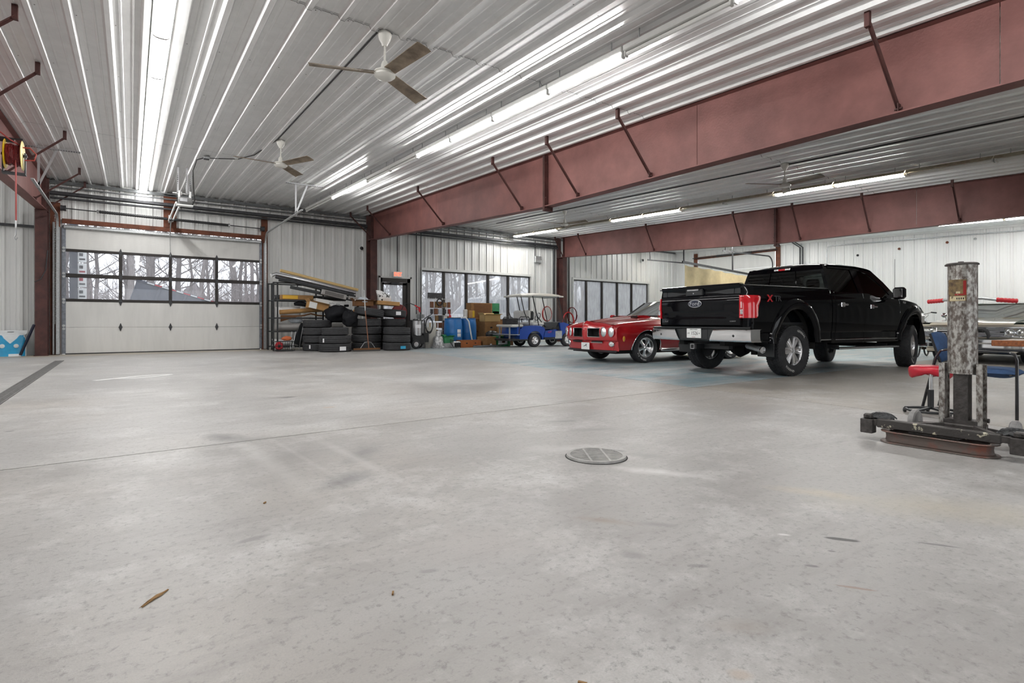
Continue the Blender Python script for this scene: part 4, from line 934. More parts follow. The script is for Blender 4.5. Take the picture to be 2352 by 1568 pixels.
for rx, ry, m, d in ((.150,.066,'chrome',.0),(.138,.056,'navy',.006)):
    b = MB(); b.prism([(ry*0+.0+rx*cos(a), 1.245+ry*sin(a)) for a in [k*2*pi/40 for k in range(40)]], -1.205-d, -1.218-d, 'yz'); b.move(0,.035,0); ov = b.build('badge_oval', K[m], tg, 0)
text('Ford', .10, K['chrome'], tg, frame((-1.2265,.035,1.243),(0,-1,0),(0,0,1)), ext=.002, sx=1.15) 
text('ECOBOOST', .022, K['chrome'], tg, frame((-1.194,-.74,.937),(0,-1,0),(0,0,1)), ext=.002)
text('4x4', .05, K['chrome'], tg, frame((-1.194,.73,.935),(0,-1,0),(0,0,1)), ext=.002)
# rear bumper
def bx_(y): return -1.28+.09*(abs(y)/1.08)**2.6
b = MB(); ysB = [-1.07+.0713*i for i in range(31)]
def bum(prof, y0, y1, inset=0, n=14): return [[(bx_(y)+dx, y, z) for dx, z in prof] for y in [y0+(y1-y0)*i/n for i in range(n+1)]]
b.rows(bum([(.12,.845),(.01,.845),(-.012,.835),(-.012,.82),(.012,.805),(.012,.62),(.05,.60),(.14,.60)], -1.07, 1.07, n=30)); bp = b.build('rear_bumper', K['satin'], tr, 30)
CP = [(.02,.805),(-.010,.80),(-.022,.785),(-.022,.69),(-.012,.625),(.005,.605),(.03,.60)]
for s in (-1, 1):
    R_ = []
    for i in range(15):
        t = i/14; R_.append([(bx_(s*(.33+(.76)*t+(.10*(1-t))*((.80-z)/-.2)*-.0)) + dx, s*((.33+.10*(z-.60)/.2)*(1-t)+1.085*t), z) for dx, z in CP])
    b = MB(); b.rows(R_, s < 0); b.rows([R_[-1], [(p[0]+.22, p[1]+s*.005-s*.0, p[2]) for p in R_[-1]]], s < 0); b.build('chrome_end', K['chrome'], bp, 30)
    MB().lathe([(0,-.003),(.02,-.003),(.022,.004)],14,Matrix.Translation((bx_(.8)-.024,s*.80,.70)) @ Matrix.Rotation(pi/2,4,'Y')).build('parking_sensor', K['satin'], bp)
MB().box(-1.275,-1.262,-.29,.29,.625,.80,.01).build('plate_recess', K['satin'], bp, 0)
lp = MB().box(-1.285,-1.276,-.16,.16,.648,.815,.004).build('licence_plate', K['plate'], bp, 0)
K['ink'] = mat('dark_ink', (.015,.015,.02), .5); K['inkred'] = mat('red_ink', (.35,.02,.03), .5)
text('1526', .088, K['ink'], bp, frame((-1.2862,-.02,.728),(0,-1,0),(0,0,1)), ext=.0006, sx=.85)
text('WISCONSIN', .03, K['ink'], bp, frame((-1.2862,0,.795),(0,-1,0),(0,0,1)), ext=.0006)
text('UV', .04, K['ink'], bp, frame((-1.2862,.115,.728),(0,-1,0),(0,0,1)), ext=.0006); text('N', .04, K['ink'], bp, frame((-1.2862,-.125,.728),(0,-1,0),(0,0,1)), ext=.0006)
text('Dairyland', .02, K['inkred'], bp, frame((-1.2862,0,.665),(0,-1,0),(0,0,1)), ext=.0006)
# hitch, exhaust, chassis
b = MB(); b.box(-1.24,-.95,.02,.10,.46,.54); b.box(-1.0,-.9,-.5,.62,.46,.55); h_ = b.build('hitch', K['satin'], tr, 0)
b = MB()
for q in ((.015,.105,.455,.467),(.015,.105,.533,.545),(.015,.027,.455,.545),(.093,.105,.455,.545)): b.box(-1.255,-1.20,*q)
b.build('receiver', K['alu'], h_, 0)
b = MB(); b.cyl((.2,-.45,.52),(-.55,-.58,.52),.045,n=14); b.tube([(-.5,-.57,.52),(-.66,-.62,.52),(-.72,-.78,.50),(-.745,-.93,.47)],.05,14); ex = b.build('exhaust', K['galv'], tr)
MB().lathe([(.045,-.04),(.055,.0),(.05,.0),(.043,-.02),(0,-.02)],20,Matrix.Translation((-.752,-.965,.465)) @ Matrix.Rotation(rad(100),4,'X') @ Matrix.Rotation(rad(-12),4,'Y')).build('exhaust_tip', K['chrome'], ex)
b = MB()
for y in (-.45,.45): b.box(-1.1,4.5,y-.05,y+.05,.52,.68)
b.box(-1.1,1.1,-.83,.83,.80,.9); b.box(1.1,4.3,-.85,.85,.55,.75); b.cyl((RW,-.8,TR_),(RW,.8,TR_),.06,n=12); b.cyl((FW,-.8,TR_),(FW,.8,TR_),.05,n=12); b.lathe([(0,-.17),(.1,-.15),(.17,0),(.1,.15),(0,.17)],16,Matrix.Translation((RW,.1,TR_)) @ RY)
b.box(-.3,-.2,-.5,-.4,.35,.6); b.build('chassis', K['liner'], tr, 0)
MB().lathe([(.2,-.1),(.38,-.1),(.4,0),(.38,.1),(.2,.1)],28,Matrix.Translation((-.62,.1,.66))).build('spare_wheel', K['rubber'], tr)
b = MB(); b.box(-1.1,1.06,-.84,.84,.88,.92); b.box(1.04,1.09,-.95,.95,.6,1.49); b.build('bed_floor', K['satin'], tr, 0)
# cab shell
b = MB(); b.rows([[(x, y, zt-.055*(abs(y)/.76)**3) for y in [-.765+.0765*2*i for i in range(11)]] for x, zt in ((1.19,1.985),(1.25,2.025),(1.4,2.05),(1.8,2.062),(2.2,2.058),(2.55,2.035),(2.75,2.005),(2.86,1.975))])
b.build('roof', K['pblack'], tr, 30)
b = MB(); b.rows([[(1.116,y,.6) for y in (-.96,.96)],[(1.116,y,1.50) for y in (-.955,.955)],[(1.125,y,1.535) for y in (-.925,.925)]]); b.rows([[(1.17,y,1.90) for y in (-.80,0,.80)],[(1.19,y,1.985) for y in (-.765,0,.765)]]); 
for s in (-1,1): b.rows([[(1.125,s*.925,1.535),(1.17,s*.80,1.90)],[(1.125,s*.86,1.535),(1.17,s*.745,1.90)]], s > 0)
b.build('cab_back', K['pblack'], tr, 0)
b = MB(); b.rows([[(1.128,y,1.535) for y in (-.86,-.3,.3,.86)],[(1.172,y,1.90) for y in (-.745,-.26,.26,.745)]]); rg = b.build('rear_window', K['dglass'], tr, 0)
for y in (-.3,.3): MB().bar((1.12,y,1.535),(1.166,y*.87,1.90),.012,.008).build('slider_frame', K['pblack'], rg, 0)
b = MB(); b.box(1.135,1.16,-.17,.17,1.925,1.965,.008); cb = b.build('brake_light', K['lampclear'], tr, 0); MB().box(1.13,1.15,-.07,.07,1.927,1.963,.004).build('red_lens', K['tail'], cb, 0)
b = MB(); b.rows([[(3.33,y,1.44-.02*abs(y)) for y in (-.86,-.4,0,.4,.86)],[(3.06,y,1.74) for y in (-.80,-.37,0,.37,.80)],[(2.84,y,1.965) for y in (-.72,-.35,0,.35,.72)]]); b.build('windscreen', K['lglass'], tr, 40)
b = MB()
hood = lambda x, y: lerp([(3.3,1.42),(3.6,1.40),(4.1,1.345),(4.5,1.27),(4.78,1.16)], x)-.03*(abs(y)/.8)**2+(.02 if abs(y) < .45 else 0)
b.rows([[(x, y*(1 if x < 4.3 else 1-.25*(x-4.3)), hood(x, y)) for y in [-.93+.155*i for i in range(13)]] for x in arange(3.36, 4.80, .12)]); b.build('hood', K['pblack'], tr, 25)
b = MB(); b.box(4.70,4.80,-.62,.62,.80,1.13,.03); gr = b.build('grille', K['satin'], tr, 0)
for z in (.86,.965,1.07): MB().box(4.79,4.815,-.6,.6,z-.018,z+.018,.006).build('grille_bar', K['chrome'], gr, 0)
for s in (-1,1): MB().box(4.45,4.75,s*.62,s*.86,.88,1.10,.04).build('head_lamp', K['lampclear'], tr, 30)
b = MB(); b.box(4.55,4.92,-.9,.9,.56,.78,.05); b.build('front_bumper', K['chrome'], tr, 30)
# cabin
K['seat'] = mat('dark_seat', (.03,.03,.033), .8)
b = MB(); b.box(1.2,3.3,-.9,.9,.75,.85); b.box(3.0,3.35,-.85,.85,.9,1.38,.05); b.build('cabin_floor', K['seat'], tr, 0)
for x, ys_ in ((1.45,(-.45,0,.45)),(2.35,(-.42,.42))):
    for y in ys_:
        b = MB(); b.box(x,x+.5,y-.22,y+.22,.85,1.05,.06); b.box(x-.08,x+.08,y-.22,y+.22,1.0,1.52,.06); b.box(x-.08,x+.02,y-.13,y+.13,1.55,1.74,.04); b.build('seat', K['seat'], tr, 30)
sw = MB(); sw.tube([(2.95+.06*sin(a),.42+.18*cos(a),1.28+.17*sin(a)) for a in [k*pi/10 for k in range(20)]], .015, 6, closed=True); sw.build('steering_wheel', K['seat'], tr)
MB().tube([(3.5,-.86,1.38),(3.49,-.87,1.8),(3.47,-.88,2.2)],.004,5).build('antenna', K['black'], tr)
text('X', .15, K['red'], tr, frame((-.645,-1.018,1.307),(1,0,0),(0,0,1)), ext=.002, bold=.006, sx=1.2)
text('TR', .12, K['darksteel'], tr, frame((-.44,-1.018,1.310),(1,0,0),(0,0,1)), ext=.002, bold=.003, sx=1.2)
text('F150', .06, K['alu'], tr, frame((3.58,-1.005,1.315),(1,0,-.09),(0,0,1)), ext=.002)
tmm = tyre(TR_, .285, .245); tmm = tmm.mesh('tyre_at', K['rubber'], 40)
rmm = rim_six(.25, .25).mesh('rim_six', K['rim'], 30)
dmm = MB().lathe([(0,.02),(.20,.02),(.2,-.01),(0,-.01)],20,RY).mesh('disc', K['darksteel'], 30)
K['wlet'] = mat('white_letter', (.55,.55,.53), .6)
lmm = MB(); 
for am, tx in ((rad(60), 'GENERAL'), (rad(245), 'GRABBER')): 
    q = arc_text(tx, .345, .055, am, None, 't'); lmm.add(q.v, q.f)
lmm.v = [(x, y-.1425, z) for x, y, z in lmm.v]; lmm = lmm.mesh('tyre_lettering', K['wlet'], 0)
wheel(tr, RW, -.85, TR_, -1, tmm, rmm, dmm, lmm); wheel(tr, RW, .90, TR_, 1, tmm, rmm, dmm); wheel(tr, FW, -.85, TR_, -1, tmm, rmm, dmm, lmm, rad(14)); wheel(tr, FW, .85, TR_, 1, tmm, rmm, dmm, None, rad(14))
# ------------------------------------------------------------------ the red muscle car
K['pred'] = mat('red_car_paint', (.40,.012,.016), .14, 0, coat=.8, spec=.5)
K['amber'] = mat('amber_lens', (.75,.38,.04), .15, coat=1)
K['vinyl'] = mat('dark_interior', (.02,.02,.02), .7)
gt = thing('muscle_car', 'red vintage muscle car with split black grille nosing out behind the pickup', 'car', (9.63, 9.08, 0), rad(173.5))
GY = [(.26,.86),(.36,.915),(.50,.955),(.66,.975),(.76,.972),(.86,.95),(.93,.915),(1.02,.87)]
def gyf(x, z):
    y = smooth_lerp(GY, z)
    if x > .35: y -= .075*((x-.35)/.6)**2.4
    if x < -3.3: y -= .10*((-3.3-x)/.8)**2
    return y
xf = lambda y: smooth_lerp([(0,1.04),(.1,1.035),(.5,1.0),(.75,.972),(.88,.935),(.95,.885)], abs(y))
top = lambda x: smooth_lerp([(-4.1,.88),(-3.5,.97),(-2.7,1.02),(-2.0,.98),(-1.0,.985),(-.3,.97),(.3,.93),(.7,.885),(.9,.85)], x)
glev = [.30,.36,.43,.50,.56,.62,.66,.71,.76,.81,.86,.90,.94,.98]
GR = .352
lowf = arch(0, .33, .42, .405, lambda x: .28 if x < .3 else .30); lowr = arch(-2.84, .33, .42, .39, lambda x: .28)
hz = lambda x, y: lerp([(-.75,1.075),(-.2,1.05),(.4,.99),(.75,.945),(.95,.915)], x)-.055*(abs(y)/.72)**2+.03*max(0, 1-abs(y)/.16)
for s in (-1, 1):
    for nm, a, c, lo in (('front_fender', -.995, .885, lowf), ('door', -2.30, -1.005, lambda x: .28), ('quarter_panel', -4.05, -2.31, lowr)):
        b = MB(); skin(b, arange(a, c, .03), lo, top, gyf, glev, s)
        if nm != 'door': b.rows([[(x, s*gyf(x, top(x)), top(x)), (x, s*(gyf(x, top(x))-.05), top(x)+.018), (x, s*.72, (hz(x,.72) if nm == 'front_fender' else top(x)+.03))] for x in arange(a, c, .06)], s > 0)
        o = b.build(nm, K['pred'], gt, 28)
        if nm == 'front_fender':
            MB().lathe([(0,.012),(.035,.01),(.045,0)],12,Matrix.Translation((.68,s*(gyf(.68,.56)-.002),.56)) @ Matrix.Rotation(-s*pi/2,4,'X') @ Matrix.Diagonal((.8,1.5,1,1))).build('side_marker', K['amber'], o)
        if nm != 'door':
            cx = 0 if nm == 'front_fender' else -2.84
            b = MB(); b.tube([(cx+.424*cos(a_), s*(gyf(cx+.42*cos(a_), .33+.405*max(0,sin(a_)))+.004), .33+.408*sin(a_)) for a_ in [rad(-4+188*i/24) for i in range(25)]], .008, 6); b.build('arch_trim', K['chrome'], o)
            b = MB(); b.lathe([(.43,0),(.43,.4)], 18, Matrix.Translation((cx, .5 if s > 0 else -.9, .33)) @ RY, rad(180), rad(360)); b.box(cx-.43,cx+.43,s*.49,s*.5,.3,.75); b.build('wheel_liner', K['liner'], gt)
    MB().box(-2.4,-.45,s*.86,s*.93,.26,.33,.02).build('sill', K['chrome'], gt, 30)
    # A pillar and roof edge
    b = MB(); b.bar((-.86,s*.74,1.07),(-1.36,s*.62,1.41),.05,.04,.008); b.bar((-1.34,s*.63,1.41),(-2.3,s*.63,1.43),.05,.04,.008); b.build('pillar', K['darksteel'], gt, 0)
    b = MB(); plate(b, [(-.95,1.0),(-2.2,1.0),(-2.25,1.40),(-1.40,1.39)], lambda z: .84-.52*(z-1.0), .006, s); b.build('side_glass', K['lglass'], gt, 0)
    b = MB(); plate(b, [(-2.2,1.0),(-3.35,1.02),(-2.9,1.2),(-2.4,1.42),(-2.24,1.42)], lambda z: .86-.52*(z-1.0), .03, s); b.build('sail_panel', K['pred'], gt, 0)
    MB().box(-.55,-.43,s*.80,s*.93,1.03,1.11,.03).build('mirror', K['pred'], gt, 30)
b = MB(); ysH = [-.71+.0592*i for i in range(25)]
b.rows([[(x if x > -.6 else x, y, hz(x, y)) for y in ysH] for x in arange(-.72, .75, .07)]+[[(min(.86, xf(y)-.10), y, hz(.86, y)) for y in ysH]], False); hd = b.build('hood', K['pred'], gt, 28)
for s in (-1, 1):
    b = MB(); P = [(-.62,0),(-.18,0),(-.15,.012),(-.20,.045),(-.42,.05)]
    b.prism([(x, z+1.035) for x, z in P], s*.20, s*.46, 'xz'); b.build('hood_scoop', K['pred'], hd, 30)
    MB().box(-.17,-.148,s*.22,s*.44,1.035,1.072).build('scoop_mouth', K['liner'], hd, 0)
b = MB(); b.rows([[(-.72,y,hz(-.72,min(.72,abs(y)))) for y in (-.80,-.4,0,.4,.80)],[(-.86+.16*(1-(y/.8)**2),y,1.09-.01*abs(y)) for y in (-.80,-.4,0,.4,.80)]]); b.build('cowl', K['black'], gt, 0)
# nose with the two grille openings left open
ysF = sorted(set([s*v for v in (0,.03,.06,.085,.10,.17,.24,.31,.38,.45,.50,.56,.62,.68,.74,.80,
    .86,.90,.935,.955) for s in (-1, 1)]))
zsF = [(.495,-.06),(.515,-.02),(.545,-.004),(.585,0),(.64,.006),(.70,.008),(.75,.006),(.79,0),(.83,-.022),(.86,-.05),(.885,-.10)]
def nose(y, z, dx):
    x = xf(y)+dx; a = abs(y)
    if a < .10: x += .05*(1-(a/.10)**2)
    if z > .79: z = .79+(z-.79)*((hz(.86, min(a,.72))-(.0 if a < .72 else .04*(a-.72)/.2))-.79)/.095
    return (x, y, z)
b = MB(); V_ = [[nose(y, z, d) for z, d in zsF] for y in ysF]; m = len(zsF); f = []
for i in range(len(ysF)-1):
    for j in range(m-1):
        yc = abs((ysF[i]+ysF[i+1])/2); zc = (zsF[j][0]+zsF[j+1][0])/2
        if .10 < yc < .50 and .585 < zc < .79: continue
        a = i*m+j; f.append((a, a+m, a+m+1, a+1))
b.add([p for r in V_ for p in r], f); ns = b.build('nose', K['pred'], gt, 30)
for s in (-1, 1):
    b = MB(); loop = [(.105,.59),(.30,.59),(.495,.59),(.495,.69),(.495,.785),(.30,.785),(.105,.785),(.105,.69)]
    b.tube([(xf(y)+.004+(.0 if y > .12 else .0), s*y, z) for y, z in loop], .010, 6, closed=True); b.build('grille_trim', K['chrome'], ns)
    b = MB(); 
    b.rows([[(xf(y)-.16, s*y, z) for z in (.58,.80)] for y in (.09,.30,.51)], s < 0)
    b.rows([[(xf(y)+.0, s*y, .588), (xf(y)-.16, s*y, .588)] for y in (.10,.30,.50)], s > 0); b.rows([[(xf(y), s*y, .788), (xf(y)-.16, s*y, .788)] for y in (.10,.30,.50)], s < 0)
    b.rows([[(xf(.1), s*.10, z), (xf(.1)-.16, s*.10, z)] for z in (.585,.79)]); b.rows([[(xf(.5), s*.50, z), (xf(.5)-.16, s*.50, z)] for z in (.585,.79)])
    b.build('grille_cavity', K['liner'], ns, 0)
    for z in (.63,.69,.75): MB().box(xf(.3)-.155,xf(.3)-.14,s*.11,s*.49,z-.003,z+.003).build('grille_bar', K['liner'], ns, 0)
    for y in (.625,.84):
        c_ = (xf(y)-.005, s*y, .705); T_ = Matrix.Translation(c_) @ Matrix.Rotation(s*.22,4,'Z') @ Matrix.Rotation(pi/2,4,'Y') @ Matrix.Diagonal((1.12,.86,1,1))
        hb = MB(); hb.lathe([(.112,-.03),(.108,.018),(.096,.024),(.09,.0)],28,T_); hl = hb.build('lamp_bezel', K['pred'], ns)
        MB().lathe([(.096,.010),(.085,.024),(.05,.036),(0,.042)],28,T_).build('head_lamp', K['lampclear'], hl)
        MB().lathe([(.098,.012),(.098,.022),(.09,.024)],28,T_).build('lamp_ring', K['chrome'], hl)
text('GTO', .05, K['chrome'], ns, frame((xf(.40)-.10,.40,.66),(0,1,0),(0,0,1)), ext=.002)
# valance, park lamps, chin spoiler, front plate
b = MB(); b.rows([[(xf(y)-.05-.02*(z < .4), y*.985, z) for z in (.285,.33,.40,.46,.50,.52)] for y in ysF], False); vl = b.build('valance', K['pred'], gt, 30)
for s in (-1, 1):
    MB().lathe([(.0,.03),(.05,.026),(.065,.012),(.068,0)],20,Matrix.Translation((xf(.80)-.055,s*.80,.44)) @ Matrix.Rotation(s*.3,4,'Z') @ Matrix.Rotation(pi/2,4,'Y') @ Matrix.Diagonal((1.0,1.1,1,1))).build('park_lamp', K['lampclear'], vl)
    MB().box(xf(.35)-.06,xf(.35)-.03,s*.16,s*.56,.462,.498,.01).build('air_slot', K['liner'], vl, 0)
    MB().bar((xf(.16)-.028,s*.16,.458),(xf(.56)-.02,s*.56,.462),.008,.012).build('slot_trim', K['chrome'], vl, 0)
b = MB(); b.rows([[(xf(y)-.05,y*.95,.30),(xf(y)+.0,y*.96,.255),(xf(y)-.06,y*.95,.255)] for y in ysF]); b.build('chin_spoiler', K['satin'], gt, 30)
pl_ = MB().box(1.022,1.030,-.155,.155,.295,.455,.003).build('front_plate', K['plate'], gt, 0)
b = MB(); b.bar((1.0315,-.06,.365),(1.0315,.05,.405),.004,.014); b.bar((1.0315,.02,.43),(1.0315,.055,.36),.004,.01); b.bar((1.0315,.06,.425),(1.0315,.03,.385),.004,.01); b.build('plate_emblem', K['ink'], pl_, 0)
# cabin, roof, rear
b = MB(); b.rows([[(x, y, z+.03*(1-(y/.62)**2)) for y in (-.62,-.4,-.2,0,.2,.4,.62)] for x, z in ((-1.34,1.41),(-1.5,1.43),(-1.9,1.445),(-2.3,1.435),(-2.5,1.40))]); b.build('roof', K['satin'], gt, 40)
b = MB(); b.rows([[(-.86+.16*(1-(y/.74)**2),y,1.085) for y in (-.74,-.4,0,.4,.74)],[(-1.36,y,1.425+.02*(1-(y/.62)**2)) for y in (-.62,-.33,0,.33,.62)]]); b.build('windscreen', K['lglass'], gt, 40)
b = MB(); b.rows([[(-2.5,y,1.40) for y in (-.6,0,.6)],[(-3.2,y,1.05) for y in (-.66,0,.66)]]); b.build('rear_glass', K['lglass'], gt, 0)
b = MB(); b.rows([[(-3.15,y,1.05) for y in (-.8,0,.8)],[(-4.0,y,.93) for y in (-.78,0,.78)],[(-4.05,y,.90) for y in (-.78,0,.78)]]); b.build('boot_lid', K['pred'], gt, 30)
b = MB(); b.box(-4.1,-4.0,-.82,.82,.40,.92,.04); b.build('rear_panel', K['pred'], gt, 30); b = MB(); b.box(-4.16,-4.05,-.88,.88,.42,.60,.03); b.build('rear_bumper', K['chrome'], gt, 30)
b = MB(); b.box(-3.9,.8,-.8,.8,.22,.32); b.cyl((0,-.8,GR),(0,.8,GR),.05); b.cyl((-2.84,-.8,GR),(-2.84,.8,GR),.06); b.build('chassis', K['liner'], gt, 0)
b = MB(); b.box(-3.0,-.9,-.78,.78,.32,.5); b.box(-1.15,-.9,-.75,.75,.7,1.05,.05); b.build('cabin_floor', K['vinyl'], gt, 0)
for y in (-.38,.38):
    b = MB(); b.box(-1.95,-1.5,y-.25,y+.25,.45,.62,.06); b.box(-2.1,-1.92,y-.25,y+.25,.55,1.1,.06); b.build('seat', K['vinyl'], gt, 30)
b = MB(); b.box(-2.9,-2.45,-.62,.62,.45,.62,.06); b.box(-3.05,-2.88,-.62,.62,.55,1.05,.06); b.build('rear_seat', K['vinyl'], gt, 30)
b = MB(); b.tube([(-1.3-.05*sin(a),.36+.19*cos(a),.98+.17*sin(a)) for a in [k*pi/10 for k in range(20)]], .013, 6, closed=True); b.build('steering_wheel', K['vinyl'], gt)
gm_ = tyre(GR, .255, .222, 'road').mesh('tyre_road', K['rubber'], 40); gr_ = rim_five(.222, .23).mesh('rim_five', K['rim'], 30)
lm2 = MB()
for am, tx in ((rad(70), 'BFGOODRICH'), (rad(235), 'RADIAL T/A')):
    q = arc_text(tx, .288, .044, am, None, 't', spread=1.1); lm2.add(q.v, q.f)
lm2.v = [(x, y-.1282, z) for x, y, z in lm2.v]; lm2 = lm2.mesh('tyre_lettering', K['plate'], 0)
for x in (0, -2.84):
    wheel(gt, x, .80, GR, 1, gm_, gr_, dmm, lm2); wheel(gt, x, -.80, GR, -1, gm_, gr_, dmm, lm2)
# ------------------------------------------------------------------ the cream classic at the right
K['cream'] = mat('cream_car_paint', (.70,.64,.53), .16, 0, coat=.8)
K['teal'] = mat('teal_car_paint', (.03,.16,.22), .2, 0, coat=.8)
cc = thing('classic_car', 'cream 1960s sedan with quad headlamps behind the lift jack', 'car', (16.3, 3.9, 0), rad(180))
cyf = lambda x, z: smooth_lerp([(.25,.90),(.45,.955),(.65,.97),(.80,.975),(.90,.955),(.96,.93)], z)-(.10*max(0,(-3.0-x)/1.6)**2)
ctop = lambda x: lerp([(-4.4,.93),(-3.2,.99),(-1.2,.985),(-.6,.98),(.9,.90)], x)
CR = .345
for s in (-1, 1):
    for nm, a, c, lo in (('front_fender', -.99, .93, arch(0,.34,.41,.38,lambda x:.27)), ('front_door', -2.1, -1.0, lambda x: .27), ('rear_quarter', -4.4, -2.11, arch(-2.95,.34,.41,.33,lambda x:.27))):
        b = MB(); skin(b, arange(a, c, .04), lo, ctop, cyf, [.3,.36,.42,.48,.54,.6,.66,.72,.78,.84,.9,.95], s)
        if nm != 'front_door': b.rows([[(x, s*cyf(x, ctop(x)), ctop(x)), (x, s*.86, ctop(x)+.02), (x, s*.74, ctop(x)+.015)] for x in arange(a, c, .1)], s > 0)
        b.build(nm, K['cream'], cc, 28)
    for x in (0, -2.95): b = MB(); b.lathe([(.42,0),(.42,.4)], 18, Matrix.Translation((x, .5 if s > 0 else -.9, .34)) @ RY, rad(180), rad(360)); b.build('wheel_liner', K['liner'], cc)
    b = MB(); b.bar((-.95,s*.74,1.02),(-1.42,s*.63,1.375),.045,.04); b.bar((-1.40,s*.64,1.38),(-2.6,s*.64,1.39),.045,.05); b.bar((-2.6,s*.64,1.39),(-3.2,s*.72,1.03),.05,.09); b.bar((-2.0,s*.72,1.0),(-1.98,s*.63,1.38),.03,.06); b.build('pillar', K['chrome'], cc, 0)
    b = MB(); plate(b, [(-1.02,1.0),(-3.1,1.0),(-2.62,1.37),(-1.45,1.37)], lambda z: .80-.42*(z-1.0), .006, s); b.build('side_glass', K['lglass'], cc, 0)
    for y, x in ((.685,.965), (.865,.955)):
        T_ = Matrix.Translation((x, s*y, .695)) @ Matrix.Rotation(pi/2,4,'Y')
        b = MB(); b.lathe([(.092,-.05),(.092,.02),(.082,.03),(.076,.015)],26,T_); hb = b.build('lamp_ring', K['chrome'], cc); MB().lathe([(.08,.012),(.06,.03),(.03,.04),(0,.044)],24,T_).build('head_lamp', K['lampclear'], hb)
b = MB(); ysC = [-.74+.0617*i for i in range(25)]
b.rows([[(x, y, lerp([(-.85,1.02),(0,.985),(.7,.945),(.92,.90),(.965,.865)], x)+.025*max(0,1-abs(y)/.22)-.008*(abs(y)/.74)**2) for y in ysC] for x in (-.85,-.5,-.1,.3,.6,.8,.92,.965)]); b.build('hood', K['cream'], cc, 30)
b = MB(); b.box(.80,.94,-.955,.955,.56,.875,.02); b.build('front_panel', K['cream'], cc, 30)
b = MB(); b.box(.94,.955,-.60,.60,.615,.80); gc = b.build('grille', K['liner'], cc, 0)
for z in (.635,.66,.685,.73,.755,.78): MB().box(.95,.963,-.59,.59,z-.006,z+.006).build('grille_bar', K['alu'], gc, 0)
for y in (-.6,.6): MB().box(.945,.968,y-.008,y+.008,.61,.805).build('grille_frame', K['chrome'], gc, 0)
for z in (.61,.805): MB().box(.945,.972,-.955,.955,z-.014,z+.014,.005).build('grille_moulding', K['chrome'], gc, 0)
MB().box(.963,.972,.30,.52,.700,.715,.002).build('grille_badge', K['chrome'], gc, 0)
b = MB(); bp_ = lambda y: 1.08-.16*(abs(y)/1.0)**3
b.rows([[(bp_(y)+dx, y, z) for dx, z in ((-.10,.545),(-.02,.55),(.0,.535),(.0,.475),(-.012,.455),(.0,.44),(.0,.36),(-.03,.335),(-.10,.33))] for y in [-1.0+.1*i for i in range(21)]]); b.build('front_bumper', K['chrome'], cc, 30)
b = MB(); b.box(.7,1.0,-.80,.80,.25,.35,.03); b.build('valance', K['cream'], cc, 30)
b = MB(); b.rows([[(-.95+.14*(1-(y/.74)**2),y,1.03) for y in (-.74,-.4,0,.4,.74)],[(-1.42,y,1.385) for y in (-.63,-.33,0,.33,.63)]]); b.build('windscreen', K['lglass'], cc, 40)
b = MB(); b.rows([[(x, y, z+.03*(1-(y/.65)**2)) for y in (-.65,-.4,0,.4,.65)] for x, z in ((-1.40,1.385),(-1.6,1.405),(-2.1,1.415),(-2.6,1.395))]); b.build('roof', K['cream'], cc, 40)
b = MB(); b.rows([[(-2.6,y,1.39) for y in (-.62,0,.62)],[(-3.2,y,1.02) for y in (-.68,0,.68)]]); b.build('rear_glass', K['lglass'], cc, 0)
b = MB(); b.rows([[(-3.15,y,1.02) for y in (-.78,0,.78)],[(-4.4,y,.92) for y in (-.76,0,.76)]]); b.build('boot_lid', K['cream'], cc, 30)
b = MB(); b.box(-4.45,-4.35,-.86,.86,.4,.93,.04); b.build('rear_panel', K['cream'], cc, 30); MB().box(-4.52,-4.40,-.93,.93,.42,.6,.03).build('rear_bumper', K['chrome'], cc, 30)
b = MB(); b.rows([[(-.84,y,1.01) for y in (-.74,0,.74)],[(-.96+.14*(1-(y/.74)**2),y,1.035) for y in (-.74,0,.74)]]); b.build('cowl', K['cream'], cc, 0)
K['tealseat'] = mat('teal_vinyl', (.30,.42,.38), .5)
b = MB(); b.box(-1.25,-1.0,-.72,.72,.75,1.02,.05); b.box(-3.2,-1.0,-.8,.8,.3,.45); b.build('cabin_floor', K['tealseat'], cc, 0)
for x in (-1.9,-2.9): b = MB(); b.box(x,x+.5,-.66,.66,.45,.65,.06); b.box(x-.15,x+.03,-.66,.66,.6,1.13,.06); b.build('seat', K['tealseat'], cc, 30)
b = MB(); b.tube([(-1.38,.36+.2*cos(a),1.03+.17*sin(a)) for a in [k*pi/10 for k in range(20)]], .012, 6, closed=True); b.build('steering_wheel', K['offwhite'], cc)
b = MB(); b.box(-1.47,-1.45,-.16,.12,1.26,1.31,.01); b.build('inside_mirror', K['chrome'], cc, 0)
b = MB(); b.tube([(-.6,-.86,1.0),(-.6,-.88,1.07)],.012,6); b.lathe([(0,-.03),(.055,-.02),(.06,.02),(0,.03)],16,Matrix.Translation((-.6,-.90,1.10)) @ Matrix.Rotation(pi/2,4,'Y')); b.build('door_mirror', K['chrome'], cc)
b = MB(); b.box(-4.2,.85,-.82,.82,.22,.34); b.cyl((0,-.8,CR),(0,.8,CR),.05); b.cyl((-2.95,-.8,CR),(-2.95,.8,CR),.05); b.build('chassis', K['liner'], cc, 0)
hubc = MB(); hubc.lathe([(0,-.07),(.05,-.07),(.08,-.055),(.17,-.05),(.2,-.07),(.205,.06),(.1,.06)],28,RY); hubc = hubc.mesh('hub_cap', K['chrome'], 30)
cm_ = tyre(CR, .20, .2, 'road').mesh('tyre_classic', K['rubber'], 40)
for x in (0,-2.95):
    wheel(cc, x, .80, CR, 1, cm_, hubc, dmm); wheel(cc, x, -.80, CR, -1, cm_, hubc, dmm)
